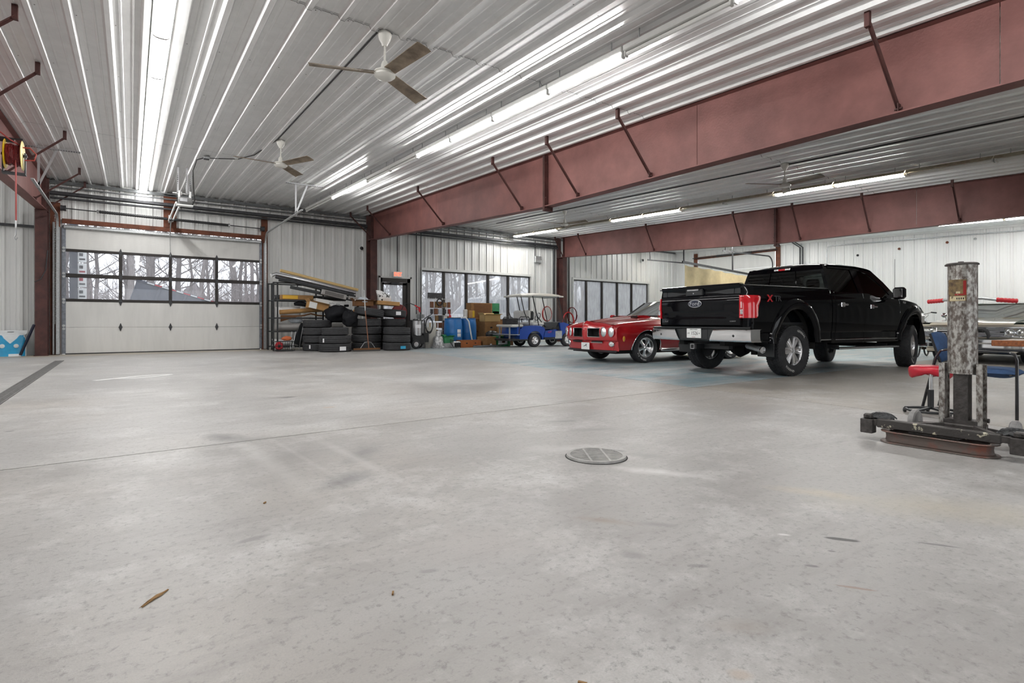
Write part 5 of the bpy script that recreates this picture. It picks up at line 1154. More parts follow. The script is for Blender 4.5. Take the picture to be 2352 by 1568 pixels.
# ------------------------------------------------------------------ the golf cart
K['pblue'] = mat('blue_cart_paint', (.015,.06,.34), .18, 0, coat=.7)
K['vinw'] = mat('grey_white_vinyl', (.62,.62,.60), .45)
gc_ = thing('golf_cart', 'blue golf cart with cream roof and rear facing seat in front of the long window', 'golf cart', (11.9, 16.4, 0), rad(-5))
ar = lambda cx, r, z0, a0=180, a1=0, n=14: [(cx+r*cos(rad(a0+(a1-a0)*i/n)), z0+r*sin(rad(a0+(a1-a0)*i/n))) for i in range(n+1)]
b = MB(); b.prism([(-.28,.30),(.39-.33,.30)]+ar(.39,.33,.27)+[(.75,.30),(.80,.55),(.84,.62),(.80,.72),(.62,.79),(.2,.80),(-.1,.78),(-.25,.66)], -.60, .60, 'xz'); b.build('rear_body', K['pblue'], gc_, 30)
b = MB(); b.prism([(.80,.27),(1.55,.27),(1.55,.36),(.80,.36)], -.58, .58, 'xz'); b.build('floor_pan', K['satin'], gc_, 0)
b = MB(); b.prism([(.78,.36),(1.30,.36),(1.38,.52),(1.40,.62),(1.30,.66),(.84,.60)], -.60, -.55, 'xz'); b.build('side_panel', K['pblue'], gc_, 0)
b = MB(); b.prism([(.78,.36),(1.30,.36),(1.38,.52),(1.40,.62),(1.30,.66),(.84,.60)], .60, .55, 'xz'); b.build('side_panel', K['pblue'], gc_, 0)
b = MB(); b.prism([(1.50,.30),(1.55,.30)]+ar(1.88,.28,.25)+[(2.20,.30),(2.30,.45),(2.24,.66),(2.05,.82),(1.72,.92),(1.52,.90),(1.58,.55)], -.58, .58, 'xz'); b.build('front_cowl', K['pblue'], gc_, 30)
b = MB(); b.prism([(1.36,.66),(1.50,.92),(1.66,.94),(1.56,.66)], -.5, .5, 'xz'); b.build('dash', K['satin'], gc_, 0)
MB().box(1.30,1.62,-.606,-.575,.30,.60,.02).build('kick_plate', K['alu'], gc_, 0)
text('GT', .1, K['red'], gc_, frame((1.05,-.602,.55),(1,0,0),(0,0,1)), ext=.002, sx=1.3)
b = MB(); b.box(-.70,.1,-.60,.60,.24,.32,.02); b.build('rear_frame', K['satin'], gc_, 0)
b = MB(); b.box(-.74,-.28,-.62,.62,.455,.485,.008); b.build('foot_plate', K['alu'], gc_, 0)
MB().box(-.36,-.25,-.6,.6,.42,.75,.01).build('rear_panel', K['pblue'], gc_, 0)
b = MB(); b.box(-.62,-.10,-.60,.60,.74,.84,.04); b.build('rear_seat_cushion', K['vinw'], gc_, 30)
for y in (-.30,.30):
    b = MB(); b.box(.12,.24,y-.28,y+.28,1.02,1.37,.06); b.build('rear_backrest', K['vinw'], gc_, 30); b = MB(); b.box(.27,.38,y-.28,y+.28,1.0,1.34,.06); b.build('front_backrest', K['satin'], gc_, 30)
b = MB(); b.box(.30,.82,-.58,.58,.80,.92,.04); b.build('front_seat_cushion', K['vinw'], gc_, 30)
for s in (-1, 1):
    b = MB(); b.tube([(-.30,s*.60,.50),(-.30,s*.60,1.05),(-.24,s*.60,1.12),(.10,s*.60,1.12),(.14,s*.60,1.06),(.14,s*.60,.8)],.017,8); b.build('arm_rail', K['black'], gc_)
    b = MB(); b.tube([(.30,s*.56,1.92),(.50,s*.58,1.10),(.56,s*.58,.8)],.02,8); b.tube([(1.46,s*.54,1.92),(1.72,s*.56,.95),(1.74,s*.56,.6)],.02,8); b.build('roof_post', K['black'], gc_)
    b = MB(); b.tube([(-.20,s*.54,1.90),(-.06,s*.56,1.3),(.05,s*.57,1.05)],.018,8); b.build('rear_roof_post', K['black'], gc_)
    MB().box(-.60,-.55,s*.35,s*.39,.32,.76).build('seat_strut', K['galv'], gc_, 0)
b = MB(); n = 12
def roofz(u, v):
    x = -.24+1.88*u; y = -.66+1.32*v; e = max(abs(2*u-1)**4, abs(2*v-1)**4); return (x, y, 1.99-.07*e+.035*(1-(2*u-1)**2))
b.grid(roofz, n, n); b.grid(lambda u, v: tuple(Vector(roofz(u, v))-Vector((0,0,.05))), n, n, True)
for k in ((0,),(1,)):
    u = k[0]; b.rows([[tuple(Vector(roofz(u, v/8))-Vector((0,0,d))) for v in range(9)] for d in (0,.05)], u == 1); b.rows([[tuple(Vector(roofz(v/8, u))-Vector((0,0,d))) for v in range(9)] for d in (0,.05)], u == 0)
b.build('roof', K['offwhite'], gc_, 50)
b = MB(); b.rows([[(1.76,y,.93) for y in (-.52,.52)],[(1.49,y,1.9) for y in (-.50,.50)]]); b.build('windscreen', glass('acrylic', (.93,.95,.95), haze=.05), gc_, 0)
b = MB(); b.tube([(1.06+.06*sin(a),.26+.17*cos(a),1.14+.14*sin(a)) for a in [k*pi/9 for k in range(18)]],.015,6,closed=True); b.cyl((1.06,.26,1.14),(1.40,.26,.75),.02); b.build('steering_wheel', K['satin'], gc_)
MB().box(.98,1.06,.16,.36,1.16,1.28,.02).build('scorecard_holder', K['white'], gc_, 0)
b = MB(); b.tube([(1.2,-.58,.36),(1.2,-.6,.72),(1.45,-.6,.74),(1.55,-.58,.4)],.014,6); b.build('hip_rail', K['black'], gc_)
CW = .255; ct_ = tyre(CW, .2, .14, 'road').mesh('tyre_cart', K['rubber'], 40); cr_ = rim_five(.14, .18).mesh('rim_cart', K['rim'], 30); cd_ = MB().lathe([(0,.02),(.1,.02),(.1,-.01),(0,-.01)],14,RY).mesh('disc', K['darksteel'])
for x in (.39, 1.88):
    wheel(gc_, x, -.52, CW, -1, ct_, cr_, cd_); wheel(gc_, x, .52, CW, 1, ct_, cr_, cd_)
# a tyre lying on the rear seat
tm3 = tyre(.30, .23, .19, 'road').mesh('loose_tyre', K['rubber'], 40)
o = link('tyre', tm3); o.location = (11.9-.38, 16.4-.05, .845+.115); o.rotation_euler = (pi/2, 0, 0); tag(o, 'black tyre lying on the rear seat of the golf cart', 'tyre')
# ------------------------------------------------------------------ lift jack, stool, chair, table at the right
K['worn'] = mat('worn_silver_paint', (.50,.49,.46), .38, .6, col2=(.15,.125,.11), vs=42, thr=(.42,.60), bump=.15, bs=60, stretch=(1,1,.55))
K['worn2'] = mat('worn_black_paint', (.09,.082,.078), .5, .3, col2=(.045,.04,.038), vs=22, bump=.2, bs=50)
K['chip'] = mat('chipped_black_paint', (.06,.055,.052), .5, .3, col2=(.55,.52,.40), vs=18, thr=(.35,.39), bump=.2, bs=50)
K['rust'] = mat('rusty_rail', (.15,.12,.105), .5, .4, col2=(.22,.085,.06), vs=9, bump=.2, bs=40, thr=(.3,.5))
K['lump'] = mat('cracked_rubber', (.07,.072,.075), .7, var=.4, vs=40, bump=.8, bs=45)
K['greyw'] = mat('grey_wheel', (.34,.335,.33), .6, var=.3, vs=20)
jk = thing('lift_jack', 'worn steel air jack with tall silver cylinder and red handle grips', 'jack', (5.05, 1.324, 0))
MB().cyl((0,0,.54),(0,0,1.345),.088,n=40).build('cylinder', K['worn'], jk)
b = MB(); b.lathe([(0,1.362),(.09,1.36),(.101,1.352),(.101,1.344),(.088,1.343)],40,Matrix.Translation((0,.004,0))); b.cyl((.0,.01,1.36),(0,.01,1.372),.018,n=8); b.build('cap', K['worn2'], jk)
MB().box(-.045,.045,-.045,.045,.13,.56,.004).build('ram', K['worn2'], jk, 0)
for s in (-1, 1):
    b = MB(); b.box(-.05,.05,s*.100,s*.106,.13,.615); b.box(-.056,-.046,s*.092,s*.128,.13,.615); b.box(.046,.056,s*.092,s*.128,.13,.615); b.build('guide_post', K['worn'], jk, 0)
    b = MB(); b.bar((-.08,s*.10,.155),(-.26,s*.24,.15),.035,.03); b.build('frame_arm', K['worn2'], jk, 0)
    MB().cyl((.06,s*.10,.20),(.06,s*.14,.20),.016,n=8).build('pivot_bolt', K['worn2'], jk)
b = MB(); b.box(-.09,.10,-.125,.125,.115,.17,.006); b.box(-.06,.06,-.10,.10,.17,.2); b.build('base_block', K['worn2'], jk, 0)
MB().box(-.315,-.255,-.285,.45,.105,.17,.006).build('crossbar', K['chip'], jk, 0)
MB().box(-.305,-.265,-.42,-.28,.115,.16,.003).build('slide_bar', K['worn2'], jk, 0); MB().box(-.305,-.265,.45,.56,.115,.16,.003).build('slide_bar', K['worn2'], jk, 0)
for y0, y1 in ((.475,.56),(-.43,-.33)):
    b = MB(); b.box(-.325,-.245,y0,y1,.05,.16,.004); b.box(-.31,-.26,y0+.015,y1-.015,.16,.2,.01); b.cyl((-.335,(y0+y1)/2,.185),(-.23,(y0+y1)/2,.185),.009,n=6); so = b.build('pad_socket', K['worn2'], jk, 0)
    b = MB(); yc = (y0+y1)/2+(-.06 if y0 > 0 else .05); random.seed(3)
    b.grid(lambda u, v: (-.20+.13*(u-.5)+.008*sin(17*u+9*v), yc+.17*(v-.5)+.006*sin(13*u), .165+.035*(1-(2*u-1)**4)*(1-(2*v-1)**4)+.008*sin(21*u+14*v)), 12, 14); b.box(-.255,-.145,yc-.075,yc+.075,.14,.172,.01); b.build('rubber_pad', K['lump'], so, 50)
b = MB(); L_, rr_ = .235, .115; cx_, cy_ = -.245, .085
def stadium(o):
    P = []
    for k in range(11): a = rad(0+180*k/10); P.append((cx_+(rr_+o)*cos(a)*1.0, cy_+L_+(rr_+o)*sin(a)))
    for k in range(11): a = rad(180+180*k/10); P.append((cx_+(rr_+o)*cos(a), cy_-L_+(rr_+o)*sin(a)))
    return P
for o1, o2, z0, z1 in ((0,0,0,.012),):
    pr = [(-.05,.086),(0,.090),(.004,.086),(0,.081),(-.028,.074),(-.032,.045),(-.028,.016),(.002,.010),(.006,.004),(0,.0)]
    st = [stadium(o) for o, z in pr]; n = len(st[0]); v = [(x, y, pr[j][1]) for j, r in enumerate(st) for x, y in r]
    b.add(v, [(j*n+i, j*n+(i+1) % n, (j+1)*n+(i+1) % n, (j+1)*n+i) for j in range(len(pr)-1) for i in range(n)][::1])
b.f = [q[::-1] for q in b.f]; b.build('skid_rail', K['rust'], jk, 40)
b = MB(); b.box(-.28,-.20,-.05,.25,.085,.108); b.build('skid_bracket', K['worn2'], jk, 0)
for y in (.345,-.262):
    w_ = MB(); w_.lathe([(0,-.022),(.03,-.022),(.07,-.02),(.095,-.024),(.105,-.015),(.105,.015),(.095,.024),(.07,.02),(0,.022)],28,Matrix.Translation((.15,y,.105)) @ RY); cw = w_.build('wheel', K['greyw'], jk)
    MB().bar((.15,y*.9,.105),(.05,y*.3,.14),.03,.03).build('axle_arm', K['worn2'], cw, 0)
MB().tube([(.20,.175,1.094),(.15,.08,1.10),(.13,0,1.10),(.15,-.08,1.10),(.19,-.15,1.087)],.0105,10).build('handle_bar', K['galv'], jk)
MB().box(.08,.15,-.03,.03,1.06,1.13,.006).build('handle_bracket', K['worn2'], jk, 0)
for p0, p1 in (((.20,.17,1.093),(.235,.285,1.086)),((.19,-.145,1.088),(.225,-.262,1.075))):
    b = MB(); n = 24; b.tube([Vector(p0).lerp(Vector(p1), i/n) for i in range(n+1)],[.0155+.002*(1 if (i//2) % 2 else 0)-.006*(i in (0, n)) for i in range(n+1)],12); b.build('grip', K['red'], jk)
MB().tube([(.02,-.085,.865),(.02,-.115,.87),(.02,-.135,.855),(.02,-.145,.825),(.02,-.14,.80)],[.012,.014,.014,.012,.006],10).build('air_valve', K['black'], jk)
K['label1'] = mat('faded_label', '8A744C', .5, col2='4E3B2C', vs=30, thr=(.35,.6)); K['label2'] = mat('label_red', '9C2420', .5, col2='C9B48E', vs=40, thr=(.25,.4)); K['label3'] = mat('label_cream', 'D8CBA4', .5, col2='5b4a38', vs=40, thr=(.3,.45))
def patch(a0, a1, z0, z1, d, m, par):
    b = MB(); n = 8; b.rows([[((.088+d)*cos(rad(a0+(a1-a0)*i/n)), (.088+d)*sin(rad(a0+(a1-a0)*i/n)), z) for z in (z0, z1)] for i in range(n+1)]); return b.build('decal' if par is jk else 'decal_print', K[m], par, 60)
dc = patch(130, 210, 1.075, 1.235, .0008, 'label1', jk)
patch(197, 208, 1.12, 1.225, .0014, 'label2', dc); patch(165, 200, 1.118, 1.13, .0014, 'label2', dc); patch(170, 186, 1.131, 1.147, .0014, 'label3', dc); patch(140, 205, 1.078, 1.112, .0012, 'label3', dc)
for i in range(4): patch(172+i*8, 176+i*8, 1.088, 1.102, .002, 'ink', dc)
# red stool
st_ = thing('shop_stool', 'low red vinyl stool on a chrome post beside the jack', 'stool', (6.5, 1.955, 0))
K['redv'] = mat('red_vinyl', (.55,.015,.035), .3, var=.2, vs=8, bump=.12, bs=25)
b = MB(); b.lathe([(0,.488),(.12,.49),(.16,.484),(.178,.468),(.182,.44),(.178,.405),(.165,.392),(.10,.41),(0,.41)],40); b.v = [(x, y, z-.022*(z < .42)*sin(atan2(y, x)*3+1)-.006*sin(atan2(y, x)*9)*(z < .42)) for x, y, z in b.v]; b.build('seat', K['redv'], st_, 60)
MB().cyl((0,0,.22),(0,0,.42),.016,n=14).build('post', K['chrome'], st_); MB().cyl((0,0,.06),(0,0,.25),.026,n=16).build('gas_cylinder', K['satin'], st_)
b = MB(); b.tube([(.2*cos(a),.2*sin(a),.045) for a in [k*2*pi/28 for k in range(28)]],.012,8,closed=True); b.build('foot_ring', K['satin'], st_)
for k in range(5):
    a = k*2*pi/5+.4; b = MB(); b.bar((0,0,.07),(.215*cos(a),.215*sin(a),.05),.03,.02); b.lathe([(0,-.01),(.024,-.01),(.026,0),(.024,.01),(0,.01)],14,Matrix.Translation((.215*cos(a),.215*sin(a),.026)) @ RY); b.build('leg', K['satin'], st_, 30)
# blue chair
chr_ = thing('guest_chair', 'blue upholstered chair with black tube frame behind the jack', 'chair', (7.04, 1.70, 0))
K['bluef'] = mat('blue_fabric', (.035,.085,.20), .8, var=.25, vs=20, bump=.2, bs=200); K['tubeb'] = mat('black_tube', (.012,.012,.014), .25, coat=.5)
b = MB(); b.grid(lambda u, v: (-.22+.44*u, -.31+.50*v, .425+.05*(1-(2*u-1)**6)*(1-(2*v-1)**6)+.0), 14, 14); b.grid(lambda u, v: (-.22+.44*u, -.31+.50*v, .425-.045*(1-(2*u-1)**4)*(1-(2*v-1.0)**4)*(1.5-v)), 14, 14, True); b.build('seat', K['bluef'], chr_, 60)
b = MB(); bk = lambda d: (lambda u, v: (-.22+.44*u, .27+.09*v+d*(1-(2*u-1)**6)*(1-(2*v-1)**6)-.05*(1-(2*u-1)**2)*0, .50+.30*v+.02*sin(pi*u)))
b.grid(bk(-.03), 12, 12); b.grid(bk(.025), 12, 12, True); b.build('backrest', K['bluef'], chr_, 60)
for s in (-1, 1):
    x = s*.25
    b = MB(); b.tube([(x,-.325,.0),(x,-.325,.56),(x,-.31,.615),(x,-.26,.635),(x,.20,.645),(x,.26,.63),(x,.30,.56),(x,.42,.0)],.0135,10); b.build('side_frame', K['tubeb'], chr_)
    b = MB(); b.tube([(x*.86,.20,.42),(x*.86,.27,.5),(x*.86,.36,.80)],.012,8); b.build('back_post', K['tubeb'], chr_)
for y in (-.28,.18): MB().cyl((-.25,y,.415),(.25,y,.415),.011,n=8).build('cross_tube', K['tubeb'], chr_)
# table
K['wood'] = mat('orange_brown_wood', '9A5A2C', .4, col2='6E3A1B', vs=5, stretch=(1,8,8), coat=.2)
tb = thing('work_table', 'brown wooden table edge at the right border behind the chair', 'table', (8.6, .6, 0))
MB().box(-.42,.42,-1.2,1.28,.645,.712,.006).build('table_top', K['wood'], tb, 0)
for x in (-.36,.36):
    for y in (-1.1,.55): MB().box(x-.03,x+.03,y-.03,y+.03,0,.645).build('leg', K['darksteel'], tb, 0)
# bicycle
bi = thing('bicycle', 'bicycle with black handlebar grips between the pickup nose and the classic car', 'bicycle', (17.3, 5.40, 0), rad(186))
K['bikeb'] = mat('bike_frame', (.04,.05,.07), .3, coat=.5)
for x in (-.52, .52):
    w_ = MB(); w_.tube([(x+.33*cos(a),0,.35+.33*sin(a)) for a in [k*2*pi/32 for k in range(32)]],.02,8,closed=True); ww = w_.build('wheel', K['rubber'], bi); b = MB()
    for k in range(14): a = k*2*pi/14; b.cyl((x,0,.35),(x+.32*cos(a),0,.35+.32*sin(a)),.0015,n=4)
    b.build('spokes', K['alu'], ww, 0)
b = MB()
for p, q in (((-.52,0,.35),(-.08,0,.33)),((-.08,0,.33),(.36,0,.80)),((-.08,0,.33),(-.2,0,.88)),((-.18,0,.80),(.34,0,.86)),((-.52,0,.35),(-.19,0,.82)),((.52,0,.35),(.33,0,.95))): b.cyl(p, q, .018, n=8)
b.build('frame', K['bikeb'], bi); MB().box(-.33,-.10,-.07,.07,.90,.95,.02).build('saddle', K['satin'], bi, 30)
b = MB(); b.tube([(.33,0,.95),(.32,0,1.08),(.34,0,1.12)],.014,8); b.tube([(.22,-.33,1.17),(.30,-.28,1.18),(.37,-.12,1.13),(.37,.12,1.13),(.30,.28,1.18),(.22,.33,1.17)],.012,8); hb_ = b.build('handlebar', K['chrome'], bi)
for s in (-1,1): MB().cyl((.33,s*.265,1.18),(.20,s*.345,1.168),.018,n=10).build('grip', K['black'], hb_); MB().tube([(.36,s*.2,1.14),(.42,s*.22,1.10),(.40,s*.1,.98),(.36,0,.9)],.005,5).build('brake_cable', K['black'], hb_)
# ------------------------------------------------------------------ tyre stacks, parts rack and clutter along the far wall
TM = {}
def tyre_stack(x, y, specs, who, seed):
    random.seed(seed); z = 0
    for i, (R, w, lean) in enumerate(specs):
        key = (R, w, i % 2 if len(specs) > 1 else 0)
        if (R, w) not in TM: TM[R, w] = tyre(R, w, R*.60, 'at' if w > .27 else 'road').mesh('loose_tyre', K['rubber'], 40)
        o = link('tyre', TM[R, w]); o.location = (x+random.uniform(-.006,.006), y+random.uniform(-.006,.006), z+w/2+abs(sin(lean))*R*.5); o.rotation_euler = (pi/2+lean, random.uniform(-.02,.02), random.uniform(0,6))
        if lean: o.rotation_euler = (pi/2, lean, 0)
        pos = ['bottom','second','third','fourth','fifth','sixth'][i] if i < len(specs)-1 else 'top'
        tag(o, '%s black tyre of the %s' % (pos, who), 'tyre', 'tyres stacked by the far wall'); z += w*1.0+abs(sin(lean))*R*.9
tyre_stack(5.26, 17.04, [(.50,.26,0),(.49,.25,0),(.41,.25,0)], 'front stack nearest the broom with white stickers', 1)
tyre_stack(4.97, 17.98, [(.46,.25,0),(.46,.25,0),(.46,.25,0),(.45,.25,0)], 'left stack beside the parts rack', 2)
tyre_stack(6.46, 17.55, [(.49,.26,0),(.49,.26,0),(.49,.26,0),(.49,.26,0)], 'middle stack behind the broom', 4)
tyre_stack(7.2, 16.76, [(.46,.26,0),(.45,.25,0),(.44,.25,0)], 'right stack with the blue sticker', 5)
tyre_stack(7.44, 17.75, [(.48,.26,0),(.48,.26,0),(.48,.26,0),(.48,.26,0)], 'back right stack before the exit door', 6)
o = link('tyre', TM[.49,.26]); o.location = (6.5, 17.42, 1.25); o.rotation_euler = (pi/2, rad(8), 0); tag(o, 'black tyre tilted on top of the middle stack', 'tyre', 'tyres stacked by the far wall')
o = link('tyre', TM[.48,.26]); o.location = (7.44, 17.7, 1.23); o.rotation_euler = (pi/2, rad(4), 0); tag(o, 'black tyre resting across the two right stacks', 'tyre', 'tyres stacked by the far wall')
K['sticker'] = mat('white_sticker', (.85,.86,.88), .5); K['stickerb'] = mat('blue_sticker', (.04,.42,.68), .5)
def sticker(x, y, R, a0, a1, z0, z1, m, lab):
    b = MB(); n = 6; b.rows([[(x+(R+.004)*cos(rad(a0+(a1-a0)*i/n)), y+(R+.004)*sin(rad(a0+(a1-a0)*i/n)), z) for z in (z0, z1)] for i in range(n+1)]); tag(b.build('tyre_sticker', K[m], None, 60), lab, 'sticker', 'stickers on tyre treads')
sticker(5.26,17.04,.50,268,292,.05,.17,'sticker','long white paper label on the bottom tyre of the front stack')
sticker(5.26,17.04,.49,205,212,.30,.42,'sticker','small white tag on the left of the second tyre in the front stack')
sticker(7.2,16.76,.46,262,285,.06,.15,'stickerb','bright blue label on the bottom tyre of the right stack')
sticker(4.97,17.98,.46,222,228,.08,.20,'sticker','narrow white label on the bottom tyre of the left stack')
sticker(7.44,17.70,.48,262,284,1.17,1.29,'sticker','cream label on the tyre across the right stacks')
# push broom
br = thing('push_broom', 'push broom with long wooden handle standing against the tyres', 'broom', (6.12, 16.62, 0))
K['handle'] = mat('wood_handle', '8A5B42', .6, var=.2, vs=10, stretch=(1,1,.2))
b = MB(); b.cyl((.06,-.03,.10),(.0,.12,1.30),.016,n=10); b.build('handle', K['handle'], br)
b = MB(); b.cyl((.0,.12,1.28),(-.02,.17,1.95),.017,n=10); b.build('handle_extension', K['galv'], br)
MB().box(-.42,.44,-.05,.05,.045,.10,.012).build('head', K['card3'], br, 0); MB().box(-.42,.44,-.055,.055,.0,.048,.004).build('bristles', mat('bristles', (.09,.085,.08), .9, bump=.6, bs=200), br, 0)
b = MB(); b.tube([(-.2,0,.1),(-.06,.02,.28),(.05,0,.3),(.16,.02,.28),(.28,0,.1)],.009,6); b.build('brace', K['galv'], br)
# parts rack
rk = thing('parts_rack', 'black steel rack holding car bumpers left of the tyre stacks', 'rack', (0,0,0))
for x in (3.74, 3.86, 5.3):
    for y in (18.5, 19.35): MB().box(x-.022,x+.022,y-.022,y+.022,0,2.22).build('post', K['satin'], rk, 0)
for z in (.12,.62,1.06,1.64,2.2):
    b = MB(); b.box(3.72,5.32,18.48,18.52,z-.02,z+.02); b.box(3.72,5.32,19.33,19.37,z-.02,z+.02)
    for x in (3.8,4.6,5.2): b.box(x-.015,x+.015,18.45,19.35,z-.012,z+.012)
    b.build('shelf', K['satin'], rk, 0)
K['grey1'] = mat('grey_bumper', (.32,.31,.30), .4, var=.1, vs=5); K['white2'] = mat('white_bumper', (.74,.74,.73), .3, coat=.4); K['bag'] = mat('black_bag', (.007,.0075,.01), .75, bump=.8, bs=9, spec=.25)
K['orange'] = mat('orange_cloth', (.62,.16,.06), .8); K['foam'] = mat('tan_foam', 'C7AA74', .8); K['clear'] = mat('clear_plastic', (.55,.60,.66), .2, var=.3, vs=15, coat=.4)
def bar_thing(name, label, cat, p0, p1, w, h, m, ch=.01, group=None): return tag(MB().bar(p0, p1, w, h, ch).build(name, K[m], None, 30), label, cat, group)
def bumper(label, x0, x1, y, z, h, m, depth=.35):
    """car bumper cover: curved shell lying along the shelf, its end hooking back at the left"""
    b = MB(); n = 18; prof = [(-.5,.10),(-.3,-.02),(0,-.05),(.3,-.02),(.5,.08)]
    pl = [(x0-.16+.0*k, y+depth*(1-k/5)**1.6, k) for k in range(6)]
    path = [(x0-.18*sin(pi/2*(1-k/6)), y+depth*(1-sin(pi/2*k/6))) for k in range(7)]+[(x0+(x1-x0)*k/6, y-.05*sin(pi*k/6)) for k in range(1, 7)]
    out = [[(px, py+dy, z+h*(f+.5)) for f, dy in prof] for px, py in path]; inn = [[(px+.03, py+dy+.04, z+h*(f+.5)) for f, dy in prof] for px, py in path]
    b.rows(out); b.rows(inn, True); b.rows([[r[-1] for r in out],[r[-1] for r in inn]]); b.rows([[r[0] for r in inn],[r[0] for r in out]])
    return tag(b.build('bumper_cover', K[m], None, 50), label, 'bumper', 'bumpers stored on the rack')
bumper('white bumper cover on the lowest shelf of the parts rack', 3.98, 5.9, 18.62, .15, .22, 'white2')
bumper('grey bumper cover with white end on the second shelf of the rack', 4.02, 6.0, 18.64, .65, .24, 'grey1')
bumper('white bumper end curving up on the middle shelf of the rack', 4.1, 4.6, 18.72, 1.09, .34, 'white2')
bumper('black bumper strip under the yellow box on the upper shelf', 4.1, 6.2, 18.9, 1.67, .16, 'satin')
b = MB(); b.cyl((3.95,18.64,1.25),(5.35,18.62,1.36),.075,n=20); tag(b.build('cardboard_tube', K['card2'], None), 'long cardboard tube lying on the middle shelf of the rack', 'tube')
b = MB(); b.rows([[(3.98+1.7*i/16, 18.60, 1.10+.02*i/16*5*.2+.07*math.exp(-((i-9)/1.6)**2)-.16*max(0,1-i/5)*(1-k)+k*.05) for k in (0,1)] for i in range(17)]); b.rows([[(3.98+1.7*i/16, 18.64, 1.10+.02*i/16*5*.2+.07*math.exp(-((i-9)/1.6)**2)-.16*max(0,1-i/5)*(1-k)+k*.05) for k in (0,1)] for i in range(17)], True); tag(b.build('trim_strip', K['card3'], None, 50), 'bent brown trim strip under the cardboard tube', 'trim')
b = MB(); b.tube([(4.4,18.6,1.52),(4.55,18.6,1.55),(4.9,18.6,1.48),(5.6,18.6,1.47),(6.2,18.6,1.5)],[.05,.09,.06,.045,.04],10); tag(b.build('rubber_boot', K['bag'], None), 'black rubber spoiler piece above the cardboard tube', 'car part')
tag(MB().box(4.0,5.0,18.56,18.85,1.67,1.82,.01,None).build('flat_box', K['card2'], None, 0), 'long flat yellow box on the upper shelf of the rack', 'box')
tag(MB().box(4.03,4.5,18.545,18.56,1.69,1.80).build('box_label', mat('yellow_print', 'E3B43C', .6), None, 0), 'yellow printed end of the long flat box', 'box')
# nerf bars and foam on top
nb = thing('step_bars', 'pair of chrome and black step bars slanting down from the rack top', 'car part', (0,0,0))
b = MB(); b.tube([(3.68,18.45,2.42),(3.8,18.42,2.47),(5.2,18.35,2.19),(6.35,18.3,1.94)],.055,12); b.build('bar', K['alu'], nb)
b = MB(); b.tube([(3.85,18.3,2.27),(4.2,18.28,2.24),(5.2,18.25,2.02),(6.3,18.2,1.80)],.045,10); b.build('bar', K['satin'], nb)
MB().bar((3.8,18.5,2.39),(6.3,18.36,1.87),.16,.11,.02).build('board', K['darksteel'], nb, 0)
for x in (4.4,5.15,5.9): z = 2.43-.205*(x-3.8); MB().bar((x,18.4,z),(x+.02,18.26,z-.22),.03,.04).build('bracket', K['satin'], nb, 0)
MB().lathe([(0,0),(.065,0),(.075,.03),(0,.05)],14,Matrix.Translation((3.68,18.45,2.41)) @ Matrix.Rotation(-pi/2-.3,4,'Y')).build('end_cap', K['white'], nb)
bar_thing('foam_strip', 'long tan foam strip on top of the step bars', 'foam', (3.95,18.55,2.60), (6.5,18.5,2.05), .11, .09, 'foam')
b = MB(); T_ = Matrix.Translation((5.55,18.12,1.85)) @ Matrix.Rotation(rad(12),4,'Y'); b.box(-.42,.42,-.03,.03,-.085,.085,.01,T_)
sp = b.build('step_plate', K['grey1'], None, 0); tag(sp, 'grey ribbed step plate slung under the step bars', 'car part')
for i in range(16): MB().box(-.30+i*.04,-.285+i*.04,-.04,-.028,-.06,.06,0,T_).build('slot', K['liner'], sp, 0)
bar_thing('black_strip', 'long black plastic strip under the step plate', 'car part', (4.2,18.3,2.06), (6.4,18.2,1.66), .08, .10, 'satin')
bar_thing('door_sill', 'grey plastic sill piece right of the step plate', 'car part', (6.05,18.15,1.76), (6.6,18.12,1.66), .08, .12, 'grey1')
# cartons on rack and tyres
def carton(name, label, c, d, rz, m, flaps=0, tilt=0, group=None, cat='box'):
    t = thing(name, label, cat, c, rz, group); t.rotation_euler = (0, tilt, rz); x, y, z = d[0]/2, d[1]/2, d[2]; b = MB(); w = .008
    if flaps:
        b.box(-x,x,-y,y,0,w); b.box(-x,x,-y,-y+w,0,z); b.box(-x,x,y-w,y,0,z); b.box(-x,-x+w,-y,y,0,z); b.box(x-w,x,-y,y,0,z); b.build('body', K[m], t, 0)
        fl = min(d[0], d[1])*.42
        for i, (p, q) in enumerate((((-x,-y,z),(-x-fl*.5,-y,z+fl*.6)),((x,-y,z),(x+fl*.75,-y,z+fl*.3)))): b = MB(); b.add([p,(p[0],y,z),(q[0],y,q[2]),q],[(0,1,2,3)]); b.add([(p[0],p[1],p[2]-.004),(p[0],y,z-.004),(q[0],y,q[2]-.004),(q[0],q[1],q[2]-.004)],[(3,2,1,0)]); b.build('flap', K[m], t, 0)
        for s in (-1, 1): b = MB(); b.add([(-x,s*y,z),(x,s*y,z),(x,s*(y+fl*.6),z+fl*(.25 if s < 0 else .5)),(-x,s*(y+fl*.6),z+fl*(.25 if s < 0 else .5))],[(0,1,2,3)]); b.add([(-x,s*y,z-.004),(x,s*y,z-.004),(x,s*(y+fl*.6),z-.004+fl*(.25 if s < 0 else .5)),(-x,s*(y+fl*.6),z-.004+fl*(.25 if s < 0 else .5))],[(3,2,1,0)]); b.build('flap', K[m], t, 0)
    else:
        b.box(-x,x,-y,y,0,z,.006); b.build('body', K[m], t, 0)
        MB().box(-x*.98,x*.98,-.03,.03,z,z+.002).build('tape', K['foam'], t, 0)
    return t
t = carton('parts_box', 'long white parts box with printing on the rack above the tilted carton', (5.45,18.42,1.46), (.95,.3,.2), 0, 'white', tilt=rad(8)); text('AUTO TRIM', .07, K['ink'], t, frame((.15,-.153,.1),(1,0,0),(0,0,1)))
